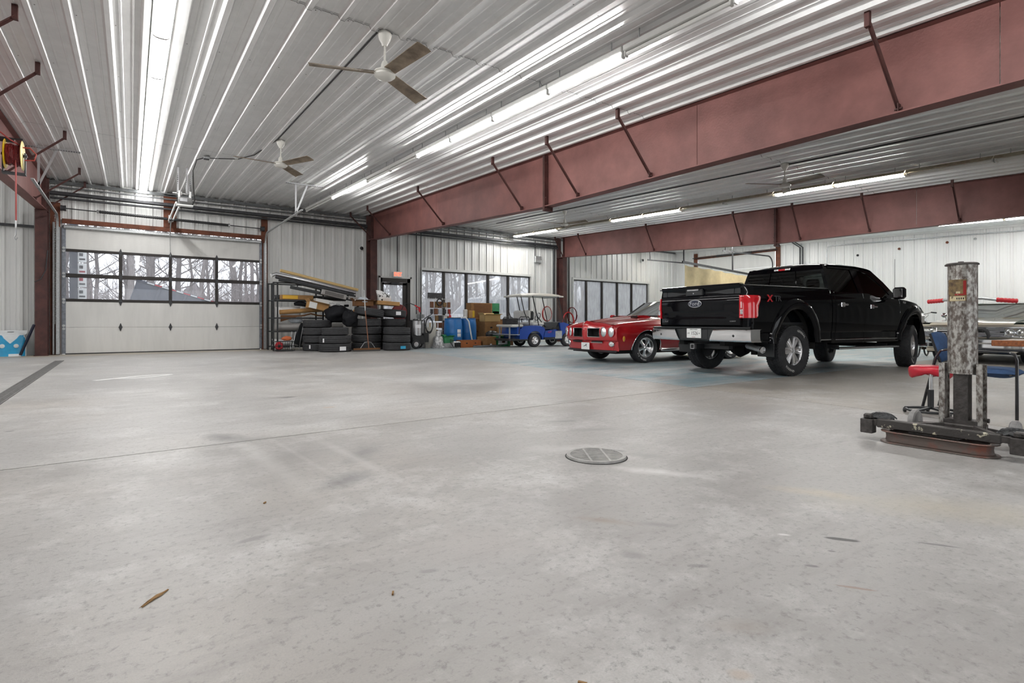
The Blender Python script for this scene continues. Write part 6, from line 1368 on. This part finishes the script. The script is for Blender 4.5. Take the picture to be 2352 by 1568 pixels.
t = carton('cardboard_box', 'open orange cardboard carton tilted on the left tyre stack', (4.98,18.12,1.33), (.6,.4,.2), .1, 'card2', 1, rad(12)); MB().box(-.35,-.1,-.235,-.228,.0,.2).build('label', K['white'], t, 0)
b = MB(); random.seed(11)
def lump(c, r, m, name, label, cat, nz=5, amp=.18, squash=1):
    b = MB(); ph = [random.uniform(0,6.28) for _ in range(6)]
    def f(u, v):
        a, t = 2*pi*u, pi*v; k = 1+amp*(sin(3*a+ph[0])*sin(2*t+ph[1])+.6*sin(5*a+ph[2])*sin(3*t+ph[3])+.5*sin(7*t+ph[4])*cos(2*a+ph[5]))
        return (c[0]+r[0]*k*sin(t)*cos(a), c[1]+r[1]*k*sin(t)*sin(a), max(c[2]-r[2]*.95, c[2]+r[2]*k*cos(t)))
    b.grid(f, 24, 16, True); return tag(b.build(name, K[m], None, 70), label, cat)
lump((5.62,17.82,1.18), (.46,.30,.28), 'bag', 'black_coat', 'black coat slumped over the tyres behind the front stack', 'coat', amp=.16)
lump((5.82,17.28,1.02), (.24,.13,.26), 'bag', 'black_bag', 'black plastic bag hanging below the black coat', 'bag', amp=.2)
carton('cardboard_box', 'low open cardboard tray on the middle tyre stack', (6.3,17.45,1.46), (.6,.4,.16), -.1, 'card3', 1, 0)
carton('cardboard_box', 'wide flat cardboard box on top of the right tyres', (7.1,17.45,1.50), (.8,.5,.13), .05, 'card2', 0, rad(3))
lump((6.3,17.45,1.60), (.26,.18,.13), 'clear', 'plastic_bag', 'bluish clear plastic bag in the cardboard tray', 'bag', amp=.22)
K['sackp'] = mat('printed_sack', (.80,.80,.80), .5, col2=(.02,.02,.02), vs=9, thr=(.40,.43))
b = MB(); b.grid(lambda u, v: (6.86+.42*u-.10*v*(1-u), 17.42-.06*sin(pi*u)*sin(pi*v), 1.645+.36*v*(1-.55*u*u)), 10, 10); b.grid(lambda u, v: (6.86+.42*u-.10*v*(1-u), 17.50+.06*sin(pi*u)*sin(pi*v), 1.645+.36*v*(1-.55*u*u)), 10, 10, True)
tag(b.build('paper_sack', K['sackp'], None, 60), 'white printed sack on the flat box above the right tyres', 'bag')
tag(MB().bar((6.0,17.62,1.16),(6.2,17.5,1.42),.18,.14,.01).build('cardboard_box', K['card'], None, 0), 'small cardboard box wedged beside the black bag', 'box')
# lower rack
lump((4.5,18.8,.98), (.22,.12,.10), 'clear', 'plastic_tub', 'clear plastic tub of parts on the lower shelf', 'tub', amp=.06)
cr_t = thing('tool_crate', 'black wire crate of tools with red wheel and orange cloth under the rack', 'crate', (4.0,18.22,0))
for z in (.02,.16,.30): b = MB(); b.box(-.29,.29,-.16,-.145,z,z+.02); b.box(-.29,.29,.145,.16,z,z+.02); b.box(-.29,-.275,-.16,.16,z,z+.02); b.box(.275,.29,-.16,.16,z,z+.02); b.build('rail', K['satin'], cr_t, 0)
for i in range(9): MB().box(-.285+i*.0695,-.275+i*.0695,-.158,-.148,.02,.32).build('upright', K['satin'], cr_t, 0)
MB().box(-.28,.28,-.15,.15,.02,.03).build('bottom', K['satin'], cr_t, 0)
tag(MB().lathe([(.05,-.03),(.11,-.03),(.13,0),(.11,.03),(.05,.03)],16,Matrix.Translation((3.85,18.22,.17)) @ RY).build('valve_crank', K['red'], None), 'red hand wheel in the tool crate', 'tool')
lump((4.08,18.2,.40), (.15,.1,.07), 'orange', 'shop_rag', 'orange shop rag on the tool crate', 'rag')
for i, (x, dx, h_) in enumerate(((4.18,.06,.62),(4.24,.12,.62),(4.30,-.04,.45))): tag(MB().cyl((x,18.2,.06),(x+dx,18.22,h_),.014,n=8).build('jack_handle', K['alu'], None), ['short steel rod standing in the tool crate','slanted steel rod in the tool crate','stub of steel rod at the right of the tool crate'][i], 'tool', 'rods in the tool crate')
tag(MB().bar((4.42,18.42,.20),(4.70,18.46,.86),.03,.30,.01).build('splash_guard', K['satin'], None, 0), 'black plastic panel leaning against the rack', 'car part')
tag(MB().bar((4.50,18.40,.03),(4.66,18.44,.95),.02,.03,.004).build('steel_bar', K['alu'], None, 0), 'bright steel bar leaning beside the black panel', 'tool')
# fluid cart
fc = thing('fluid_cart', 'black wheeled fluid cart with silver canister and coiled hoses', 'cart', (8.2, 17.35, 0))
MB().box(-.26,.22,-.2,.2,.16,.48,.02).build('base', K['satin'], fc, 0); MB().box(.20,.40,-.16,.16,.22,.55,.02).build('battery_box', K['satin'], fc, 0)
MB().cyl((-.02,0,.46),(-.02,0,.98),.21,n=28).build('canister', K['alu'], fc); MB().lathe([(0,1.04),(.1,1.04),(.12,1.0),(.25,1.0),(.255,.975),(.21,.97)],28,Matrix.Translation((-.02,0,0))).build('lid', K['satin'], fc)
for x in (-.26,.20): MB().box(x-.02,x+.02,-.22,-.19,.4,1.0).build('upright', K['satin'], fc, 0)
MB().box(-.14,.06,-.214,-.208,.72,.84).build('gauge_plate', K['sticker'], fc, 0)
for x, y in ((-.16,-.26),(.16,.2)):
    w_ = MB().lathe([(0,-.04),(.06,-.04),(.12,-.05),(.155,-.035),(.16,0),(.155,.035),(.12,.05),(0,.04)],24,Matrix.Translation((x,y,.16)) @ RY).build('wheel', K['rubber'], fc); MB().lathe([(0,-.056),(.05,-.055),(.085,-.05)],16,Matrix.Translation((x,y,.16)) @ RY).build('hub', K['alu'], w_)
MB().cyl((.16,0,.5),(.14,.0,1.45),.018,n=8).build('mast', K['satin'], fc)
b = MB(); b.tube([(-.50,.1,1.0),(-.52,.1,1.35),(-.42,.1,1.55),(-.25,.08,1.60),(-.05,.05,1.52),(.08,.0,1.44)],.014,8); b.build('hose', K['black'], fc)
b = MB(); b.bar((-.06,.03,1.52),(.10,0,1.42),.03,.04); b.bar((.10,0,1.46),(.12,0,1.28),.04,.06); b.bar((-.02,.02,1.40),(.1,0,1.34),.02,.02); b.build('nozzle', K['red'], fc, 0)
for k in range(5): b = MB(); b.tube([(.42+.14*cos(a)+.02*k,-.12+.03*k,.82+(.24+.03*(k % 3))*sin(a)) for a in [j*2*pi/16 for j in range(16)]],.012,6,closed=True); b.build('coiled_hose', K['black'], fc)
b = MB(); b.tube([(.2,0,.95),(.35,0,1.08),(.6,0,1.22)],.014,8); b.build('handle', K['satin'], fc)
rr2 = thing('red_hose_reel', 'dark red hose reel behind the right tyre stack', 'hose reel', (7.98,18.35,1.28))
MB().lathe([(0,-.07),(.1,-.07),(.28,-.06),(.29,-.04),(.29,.04),(.28,.06),(0,.07)],30,RY).build('drum', K['hose'], rr2); MB().box(-.12,.12,.08,.2,-1.28,.05,.01).build('stand', K['satin'], rr2, 0)
# hanging display in the window
sg = thing('open_sign', 'dark open sign seen from behind in the first window pane', 'sign', (10.28,20.02,2.02)); MB().box(-.33,.33,-.012,.012,-.12,.12,.004).build('board', K['darksteel'], sg, 0); text('OPEN', .17, K['ink'], sg, frame((0,-.0125,0),(-1,0,0),(0,0,1)), ext=.0005)
pk = thing('peg_display', 'white wire display stand by the first window pane', 'display', (10.05,19.2,0))
b = MB()
for x in (-.45,-.15,.15,.45): b.cyl((x,0,0),(x,0,1.9),.01,n=6)
for z in (.3,.6,.9,1.2,1.5,1.85): b.cyl((-.45,0,z),(.45,0,z),.008,n=6)
b.build('wire_grid', K['white'], pk); MB().box(-.46,.46,-.2,.2,0,.03).build('base', K['white'], pk, 0)
cols = [('pk1','7A4A2E','brown'),('pk2','D8D5CE','white'),('pk3','3A3A3E','dark grey'),('pk4','8A6B42','tan'),('pk5','B9C2CC','pale blue'),('pk6','4E2A28','maroon')]
for k, c, n_ in cols: K[k] = mat('package_'+n_.replace(' ', '_'), c, .5, var=.25, vs=12)
random.seed(5)
for r, z in enumerate((1.62,1.35,1.08,.80,.52)):
    for c in range(5):
        k, _, n_ = cols[(r*2+c*3+r*c) % 6]; x = 9.68+c*.19+random.uniform(-.02,.02); w_, h_ = random.uniform(.11,.16), random.uniform(.17,.25)
        o = MB().box(x-w_/2,x+w_/2,19.08,19.15,z-h_/2,z+h_/2,.008).build('hanging_package', K[k], None, 0)
        tag(o, '%s package hanging in %s row, %s from the left of the wire display' % (n_, ['the top','the second','the third','the fourth','the bottom'][r], ['first','second','third','fourth','fifth'][c]), 'package', 'packages on the wire display')
o = MB().tube([(10.0+.12*cos(a),19.05,1.72+.13*sin(a)) for a in [k*2*pi/16 for k in range(16)]],.028,8,closed=True).build('fan_belt', K['black'], None); tag(o, 'black ring shaped belt hanging at the top of the wire display', 'belt')
# blue drums
K['drumb'] = mat('blue_drum', (.015,.17,.50), .38, var=.2, vs=4)
def drum(x, y, label):
    t = thing('plastic_drum', label, 'drum', (x, y, 0), 0, 'blue plastic drums')
    MB().lathe([(0,0),(.28,0),(.31,.02),(.33,.1),(.345,.35),(.345,.5),(.35,.52),(.345,.55),(.345,.75),(.33,.95),(.315,1.03),(.325,1.04),(.325,1.07),(.30,1.07),(.295,1.05),(0,1.05)],36).build('body', K['drumb'], t)
    for a in (.6,3.7): MB().cyl((.17*cos(a),.17*sin(a),1.05),(.17*cos(a),.17*sin(a),1.085),.04,n=12).build('bung', K['white'], t)
    return t
dr = drum(9.88, 17.75, 'blue plastic drum with a torn white label'); drum(10.62, 17.95, 'blue plastic drum with a white hose draped over it')
b = MB(); b.rows([[(.347*cos(rad(a)),.347*sin(rad(a)),z) for z in ((.42 if (a//4) % 2 else .36), .66)] for a in range(-92,-62,4)]); b.build('torn_label', K['sticker'], dr, 60)
cable('white_hose', 'white hose draped over the second blue drum to the floor', [(10.2,17.6,1.1),(10.32,17.58,1.12),(10.45,17.56,.95),(10.52,17.53,.5),(10.6,17.5,.05),(10.8,17.3,.02)], .028, 'white', 'hose')
o = thing('hand_tool', 'red handled tool standing on the first blue drum', 'tool', (9.72,17.7,1.07)); MB().box(-.04,.04,-.03,.03,0,.12,.01).build('head', K['red'], o, 0); MB().cyl((0,0,.1),(-.05,0,.34),.018,n=8).build('grip', K['red'], o)
cable('black_bar', 'dark rod lying across the first blue drum', [(9.62,17.6,1.085),(10.2,17.75,1.085)], .018, 'darksteel', 'tool')
# cartons right of the drums
K['green'] = mat('green_print', (.03,.26,.10), .5, var=.3, vs=6); K['ochre'] = mat('orange_crate', '9E5A2A', .7, var=.25, vs=7)
def put(name, label, q, m, cat='box', parts=(), ch=.006):
    x0,x1,y0,y1,z0,z1 = q; t = thing(name, label, cat, ((x0+x1)/2,(y0+y1)/2,z0)); dx,dy,dz = (x1-x0)/2,(y1-y0)/2,z1-z0
    MB().box(-dx,dx,-dy,dy,0,dz,ch).build('body', K[m], t, 0)
    for nm, (u0,u1,w0,w1), pm in parts: MB().box(-dx+2*dx*u0,-dx+2*dx*u1,-dy-.004,-dy+.002,dz*w0,dz*w1).build(nm, K[pm], t, 0)
    return t
put('display_carton', 'tall open cardboard display with green printed end at the window', (11.35,12.75,18.9,19.3,1.05,1.72), 'card', parts=(('printed_panel',(.74,1,.0,1),'green'),('inner_panel',(.1,.70,.1,.95),'card3'),('print_band',(.76,.98,.35,.5),'foam')))
put('shelf_stand', 'low brown bench of stacked cartons under the display', (11.3,12.8,18.55,19.4,0,1.05), 'card3', parts=(('carton_face',(.0,.48,.55,.98),'card'),('carton_face',(.52,1.,.55,.98),'card'),('carton_face',(.0,.48,.05,.5),'card'),('carton_face',(.52,1.,.05,.5),'card')))
carton('cardboard_box', 'open pale carton with flaps beside the green printed display', (11.85,18.25,.95), (.75,.4,.26), 0, 'foam', 1)
put('cardboard_box', 'brown carton stack holding up the pale open carton', (11.45,12.3,18.0,18.5,0,.95), 'card', parts=(('seam',(0,1,.49,.51),'card3'),('hand_hole',(.3,.42,.72,.78),'liner')))
put('cardboard_box', 'light carton with a triangle print beside the golf cart rear', (12.02,12.5,17.62,17.98,.3,.72), 'card2', parts=(('print',(.25,.7,.3,.7),'card3'),))
put('cardboard_box', 'plain carton under the triangle printed carton', (12.0,12.55,17.6,18.0,0,.30), 'card3')
put('parts_box', 'small carton and yellow tin on the second drum', (10.62,10.85,17.8,18.05,1.09,1.38), 'card2', parts=(('yellow_print',(.6,1,.1,.95),'reely'),))
put('bottle_case', 'cream jug beside the carton on the second drum', (10.44,10.58,17.85,18.0,1.09,1.42), 'offwhite', 'jug', ch=.03)
lump((11.65,17.75,.42), (.3,.18,.16), 'satin', 'rubber_mat', 'black rubber floor mats slumped before the brown cartons', 'mat', amp=.12)
put('wooden_crate', 'low orange brown crate on the floor before the drums', (9.75,10.62,16.95,17.3,0,.27), 'ochre', 'crate', (('hand_hole',(.25,.33,.5,.65),'liner'),('hand_hole',(.68,.75,.5,.65),'liner'),('rim',(0,1,.94,1),'card3')))
put('cardboard_box', 'square brown box on the floor right of the orange crate', (10.72,11.32,17.0,17.4,0,.38), 'card', parts=(('white_label',(.55,.68,.05,.3),'sticker'),))
put('cardboard_box', 'green and white printed box on the floor by the golf cart', (11.42,11.98,17.0,17.4,0,.40), 'green', parts=(('white_print',(.0,.75,.2,.62),'sticker'),('red_print',(.3,.55,.35,.5),'red')))
t = carton('cardboard_box', 'open green carton on the floor left of the first drum', (9.28,17.2,.18), (.42,.34,.22), .2, 'green', 1)
put('engine_block', 'grey casting under the open green carton', (9.05,9.5,17.05,17.4,0,.18), 'galv', 'engine part')
tm_ = thing('transmission', 'bright aluminium transmission casing standing on the floor', 'engine part', (8.95,17.15,0)); K['cast'] = mat('cast_aluminium', (.62,.63,.64), .45, .6, col2=(.25,.25,.26), vs=16, thr=(.35,.6), bump=.6, bs=25)
MB().lathe([(0,0),(.26,0),(.27,.05),(.20,.12),(.18,.35),(.15,.42),(.10,.44),(.09,.62),(0,.63)],12).build('casing', K['cast'], tm_, 30)
for k in range(6): a = k*pi/3; MB().bar((.2*cos(a),.2*sin(a),.05),(.13*cos(a),.13*sin(a),.42),.03,.02).build('rib', K['cast'], tm_, 0)
t = put('alternator', 'small silver alternator on the floor right of the transmission', (9.40,9.72,16.85,17.1,0,.24), 'cast', 'engine part', (('fan_slot',(.1,.9,.15,.8),'liner'),), .05)
b = MB(); b.tube([(-.18,-.175,.02),(-.26,-.075,.2),(-.2,.025,.3),(-.06,.025,.26)],.014,6); b.build('belt', K['black'], t)
put('sheet_metal', 'pale sheet metal panel leaning behind the transmission', (8.62,9.05,17.5,17.54,0,.75), 'offwhite', 'panel', ch=.003)
put('cardboard_box', 'white carton behind the fluid cart', (8.75,9.25,17.9,18.3,0,.9), 'white', parts=(('print',(.2,.8,.5,.75),'pk5'),('tape',(.45,.52,0,1),'foam')))
for i in range(5):
    r = .25+.05*i; o = MB().tube([(10.55+1.5*r*cos(a)+.07*i,16.75+.5*r*sin(a),.014+.012*i) for a in [k*2*pi/28 for k in range(28)]],.011,5,closed=True).build('trim_ring', K['galv' if i % 2 else 'darksteel'], None); tag(o, ['innermost','second','third','fourth','outermost'][i]+' metal hoop lying on the floor before the square brown box', 'hoop', 'metal hoops on the floor')
# left wall: bag and bar
K['saltb'] = mat('blue_bag_print', (.02,.36,.66), .4, var=.2, vs=4); K['saltw'] = mat('white_bag', (.78,.82,.84), .4, var=.1, vs=6)
sb = thing('salt_bag', 'blue and white plastic bag standing against the far wall at the left edge', 'bag', (-2.66,19.72,0))
def bagf(d):
    def f(u, v):
        w = .31*(1-.12*math.exp(-((v-.78)/.06)**2))+.035*max(0,(v-.82)/.18)+.02*(1-v); y = d*(.10*(1-v)**.6*(1-(2*u-1)**4)*(v < .86)+.006); return (w*(2*u-1)*1.0, y+.16*v, .70*v)
    return f
for d, nm in ((-1,'bag_front'),(1,'bag_back')):
    b = MB(); nu, nv = 32, 32; F_ = bagf(d); v = [F_(i/nu, j/nv) for i in range(nu+1) for j in range(nv+1)]; 
    for i in range(nu):
        for j in range(nv):
            a = i*(nv+1)+j; q = (a, a+nv+1, a+nv+2, a+1); u_, v_ = (i+.5)/nu, (j+.5)/nv
            white = v_ > .80 or (v_ > .50 and abs(u_-.5) < (v_-.50)*1.05) or abs(u_-.5) > .46 or (v_ < .09 and .48 < u_ < .84)
            b.mi = 1 if white else 0; b.f.append(q if d < 0 else q[::-1]); b.m.append(b.mi)
    b.v = v; b.build(nm, [K['saltb'], K['saltw']], sb, 60)
for u_ in (-.15,.13): MB().lathe([(0,.004),(.05,.003),(.055,0)],16,Matrix.Translation((u_,-.055,.28)) @ Matrix.Rotation(pi/2,4,'X')).build('printed_spot', K['saltw'], sb)
MB().box(-.07,.06,.125,.135,.655,.665).build('handle_slot', K['ink'], sb, 0)
K['navyb'] = mat('navy_bar', (.02,.025,.05), .35, coat=.3)
tag(MB().bar((-2.44,19.62,.03),(-2.14,19.44,.86),.06,.045,.006).build('pry_bar', K['navyb'], None, 0), 'dark blue steel bar leaning on the left column', 'bar')
# marks and litter on the floor
K['lime'] = mat('white_floor_paint', (.85,.85,.84), .6)
b = MB()
def stroke(P, w):
    n = len(P); L = []; R_ = []
    for i, (x, y) in enumerate(P):
        a, c = P[max(0, i-1)], P[min(n-1, i+1)]; dx, dy = c[0]-a[0], c[1]-a[1]; l = hypot(dx, dy) or 1; L.append((x-dy/l*w, y+dx/l*w, .0015)); R_.append((x+dy/l*w, y-dx/l*w, .0015))
    b.rows([R_, L])
stroke([(-.47,10.72),(-.2,10.95),(.1,11.2),(.35,11.28),(.6,11.22)],.05); stroke([(-.2,10.9),(.05,10.85),(.3,10.95),(.5,11.12),(.6,11.2)],.04)
b.f = [q[::-1] for q in b.f]; b.build('painted_mark', K['lime'], floor, 0)
K['splint'] = mat('wood_splinter', '8B6B42', .8)
tag(MB().add([(.02,2.10,.002),(.085,2.155,.003),(.11,2.195,.002),(.07,2.165,.006),(.045,2.13,.007)],[(0,1,4),(1,2,3),(1,3,4),(0,4,1)]).bar((.03,2.105,.003),(.105,2.19,.003),.004,.004).build('wood_splinter', K['splint'], None, 0), 'brown wood splinter lying on the near floor', 'splinter')
for x, y, dx, dy, lab in ((-.42,1.92,.02,.004,'pale wood chip at the lower left of the floor'),(.72,1.71,.008,.015,'small brown chip near the middle of the floor'),(.93,1.02,.012,-.02,'curled dark leaf bit at the bottom of the floor'),(.55,2.95,.012,.01,'dark crumb left of the tyre marks')):
    tag(MB().bar((x,y,.004),(x+dx,y+dy,.005),.006,.006).build('floor_chip', K['splint'], None, 0), lab, 'debris', 'chips on the floor')
# ------------------------------------------------------------------ outside the windows
K['gravel'] = mat('gravel_yard', (.30,.29,.28), .95, col2=(.20,.19,.18), vs=3, bump=.4, bs=30)
o = MB().box(-60,130,YW+.36,130,-.4,-.06).build('yard_ground', K['gravel'], None, 0); o['kind'] = 'structure'; o['label'] = 'grey gravel yard outside'
o = MB().box(-60,130,-90,YF-.12,-.4,-.06).build('yard_ground_front', K['gravel'], None, 0); o['kind'] = 'structure'; o['label'] = 'grey gravel yard behind the building front'
o = MB().box(-90,XL-.12,YF-.12,YW+.36,-.4,-.06).build('yard_ground_side', K['gravel'], None, 0); o['kind'] = 'structure'; o['label'] = 'grey gravel yard beside the building'
K['bark'] = mat('grey_bark', (.27,.235,.23), .9, col2=(.17,.145,.14), vs=6, stretch=(3,3,.6))
K['bark2'] = mat('pale_bark', (.38,.34,.33), .9, col2=(.24,.21,.20), vs=6, stretch=(3,3,.6))
def bare_tree(seed, m):
    random.seed(seed); b = MB(); H_ = random.uniform(11, 15); r = random.uniform(.09,.22)
    pts = [(random.uniform(-.1,.1)*i*.6, random.uniform(-.1,.1)*i*.6, H_*i/7-.1) for i in range(8)]
    b.tube(pts, [r*(1-.11*i) for i in range(8)], 6, False)
    def limb(p, d, L, rr, lv):
        q = p+d*L*.5+Vector((random.uniform(-.1,.1),random.uniform(-.1,.1),.1))*L*.3; e = q+(d+Vector((random.uniform(-.3,.3),random.uniform(-.3,.3),.35))).normalized()*L*.55
        b.tube([p, q, e], [rr, rr*.7, rr*.25], 4 if lv else 5, False)
        if lv < 2:
            for k in range(4 if lv == 0 else 3):
                s = p.lerp(q, random.uniform(.3,1)) if k % 2 else q.lerp(e, random.uniform(0,.9)); a = random.uniform(0, 6.28)
                limb(s, (d+Vector((cos(a),sin(a),random.uniform(.1,.6)))*.8).normalized(), L*random.uniform(.4,.6), rr*.5, lv+1)
    for k in range(22):
        t = random.uniform(.06,.95)*7; i = min(6, int(t)); p = Vector(pts[i]).lerp(Vector(pts[i+1]), t-i); a = random.uniform(0, 6.28)
        limb(p, Vector((cos(a),sin(a),random.uniform(.2,1.0))).normalized(), random.uniform(1.1,2.6), r*.32*(1-.08*t), 0)
    return b.mesh('bare_tree', K[m], 60)
TR = [bare_tree(100+i, 'bark' if i % 2 else 'bark2') for i in range(6)]
random.seed(21); nT = 0
for rowy, dx, j in ((39, 2.3, 1.2), (43, 1.9, 1.4), (48, 1.8, 1.6), (54, 1.8, 2.)):
    x = rowy*-.20-2
    while x < rowy*1.30:
        o = link('bare_tree', TR[nT % 6]); o.location = (x+random.uniform(-.8,.8), rowy+random.uniform(-j,j), 0); o.rotation_euler = (0, 0, random.uniform(0,6.28)); s_ = random.uniform(.85,1.25); o.scale = (s_, s_, s_)
        tag(o, 'bare winter tree in the woods outside the windows', 'tree', 'bare trees outside'); nT += 1; x += dx*random.uniform(.7,1.3)
# brush in front of and behind the trunks
random.seed(77); b = MB()
for i in range(9000):
    yy = random.uniform(36, 60); x = random.uniform(yy*-.22-3, yy*1.33+5); h = random.uniform(.8,4.6); a = random.uniform(0,6.28); l = random.uniform(.1,.5); w = random.uniform(.008,.022)
    b.add([(x-w,yy,-.06),(x+w,yy,-.06),(x+l*cos(a)*.4+w*.7,yy+l*sin(a)*.4,h*.55),(x+l*cos(a)*.4-w*.7,yy+l*sin(a)*.4,h*.55),(x+l*cos(a)*1.3,yy+l*sin(a),h)],[(0,1,2,3),(3,2,4)])
    k = random.uniform(.3,.7); b.add([(x+l*.2,yy,h*k),(x+l*.2+.014,yy,h*k),(x+l*.2+random.uniform(-.6,.6),yy+.1,h*k+random.uniform(.3,.9))],[(0,1,2)])
K['brush'] = mat('winter_brush', (.34,.28,.275), .95)
tag(b.build('winter_brush', K['brush'], None, 0), 'tangled bare winter brush under the trees outside', 'brush', None, 'stuff')
b = MB(); random.seed(9)
b.grid(lambda u, v: (-30+140*u, 72+3*sin(u*40)+2*sin(u*97), -.1+(3.2+1.2*sin(u*53)+.9*sin(u*131)+.5*sin(u*301))*v), 160, 4)
b.grid(lambda u, v: (-30+140*u, 74+3*sin(u*40)+2*sin(u*97), -.1+(3.2+1.2*sin(u*53)+.9*sin(u*131)+.5*sin(u*301))*v), 160, 4, True)
tag(b.build('distant_treeline', mat('hazy_treeline', (.42,.38,.39), .95, col2=(.28,.25,.25), vs=1.2, stretch=(3,1,.5)), None, 0), 'distant hazy treeline behind the woods', 'treeline', None, 'stuff')
# pole sign
ps = thing('pole_sign', 'dark roadside sign post with a column of white panels outside the overhead door', 'sign', (-1.55,25,0))
MB().box(-.24,-.02,-.1,.1,-.06,5.0,.01).build('post', mat('sign_post', (.06,.065,.085), .5), ps, 0)
for i, z in enumerate((1.75,2.20,2.65,3.1,3.55)):
    p_ = MB().box(-.01,.24,-.04,.04,z,z+.41,.006).build('sign_panel', K['plate'], ps, 0)
    MB().box(.03,.14,-.046,-.04,z+.22,z+.33).build('panel_logo', K[('ink','inkred','ink','darksteel','ink')[i]], p_, 0); MB().box(.03,.20,-.046,-.04,z+.08,z+.14).build('panel_print', K[('ink','darksteel','inkred','ink','inkred')[i]], p_, 0)
# dump trailer
dt = thing('dump_trailer', 'dark blue dump trailer with tilted bed and red white reflective tape in the yard', 'trailer', (1.4,29,0)); K['dump'] = mat('dump_blue', (.075,.085,.125), .5, var=.3, vs=3)
T_ = Matrix.Translation((-1.0,0,2.35)) @ Matrix.Rotation(rad(17),4,'Y')
b = MB(); b.box(-.25,3.6,-1.0,-.94,-.55,.30,.01,T_); b.box(-.25,3.6,.94,1.0,-.55,.30,.01,T_); b.box(-.25,3.6,-1,1,-.60,-.55,0,T_); b.box(-.28,-.22,-1,1,-.6,.34,.01,T_); b.build('bed', K['dump'], dt, 0)
MB().box(-.3,3.65,-1.05,-.98,.27,.36,.01,T_).build('top_rail', K['dump'], dt, 0)
for i in range(12): MB().box(.1+i*.28,.1+i*.28+.26,-1.056,-1.05,.29,.34,0,T_).build('reflective_tape', K['red' if i % 2 else 'plate'], dt, 0)
for x in (.6,1.6,2.6): MB().box(x-.05,x+.05,-1.04,-.99,-.55,.28,.01,T_).build('stake', K['dump'], dt, 0)
b = MB(); b.box(-1.2,3.8,-.5,.5,.55,.72); b.bar((0,0,.7),(1.2,0,1.9),.12,.12); b.build('chassis', K['darksteel'], dt, 0)
for x in (.4,1.3):
    for y in (-.95,.95): MB().lathe([(0,-.12),(.2,-.12),(.38,-.1),(.40,0),(.38,.1),(0,.12)],20,Matrix.Translation((x,y,.34)) @ RY).build('wheel', K['rubber'], dt)
# white truck outside
wv = thing('parked_suv', 'white sport utility vehicle parked outside the long window', 'car', (12.2,22.2,0)); K['wcar'] = mat('white_car_paint', (.80,.80,.80), .2, coat=.6)
P = [(0,.45),(0,.95),(.15,1.12),(1.0,1.22),(1.25,1.30),(2.1,2.12),(2.35,2.22),(5.2,2.25),(6.0,2.15),(6.5,1.35),(6.6,1.0),(6.6,.45)]
b = MB(); lo = [(x, z) for x, z in P if z <= 1.31]
b.prism([(0,.45),(0,.95),(.15,1.12),(1.0,1.22),(1.25,1.31),(6.52,1.31),(6.6,1.0),(6.6,.45)], 0, 2.2, 'xz'); b.build('body', K['wcar'], wv, 0)
b = MB(); n = 0
up = [(1.25,1.31),(2.1,2.12),(2.35,2.22),(5.2,2.25),(6.0,2.15),(6.5,1.31)]
b.add([(x, .05+.18*(z-1.31), z) for x, z in up]+[(x, 2.15-.18*(z-1.31), z) for x, z in up], [tuple(range(6)), tuple(range(6,12))[::-1]]+[(i, 6+i, 6+(i+1) % 6, (i+1) % 6) for i in range(6)]); b.f = [q[::-1] for q in b.f]; b.build('cabin', K['wcar'], wv, 0)
K['wglass'] = mat('blue_grey_window', (.12,.15,.20), .1, coat=.6)
for q in ([(1.62,1.40),(2.22,1.98),(2.5,2.04),(2.55,1.40)],[(2.68,1.40),(2.66,1.92),(2.85,2.06),(3.7,2.07),(3.8,1.40)],[(3.98,1.40),(3.9,2.07),(4.9,2.07),(5.0,1.40)],[(5.15,1.40),(5.1,2.06),(5.8,2.0),(6.15,1.40)]):
    b = MB(); b.add([(x, .044+.18*(z-1.31), z) for x, z in q], [tuple(range(len(q)))]); b.f = [f_[::-1] for f_ in b.f]; o = b.build('side_window', K['wglass'], wv, 0)
b = MB(); b.add([(1.30,.25,1.37),(1.30,1.95,1.37),(2.06,1.85,2.10),(2.06,.35,2.10)],[(0,1,2,3)]); b.move(-.012,0,.012); b.build('windscreen', K['wglass'], wv, 0)
for x in (1.1,5.2):
    for y in (.05,2.15): MB().lathe([(0,-.12),(.22,-.12),(.42,-.1),(.45,0),(.42,.1),(0,.12)],24,Matrix.Translation((x,y,.40)) @ RY).build('wheel', K['rubber'], wv)
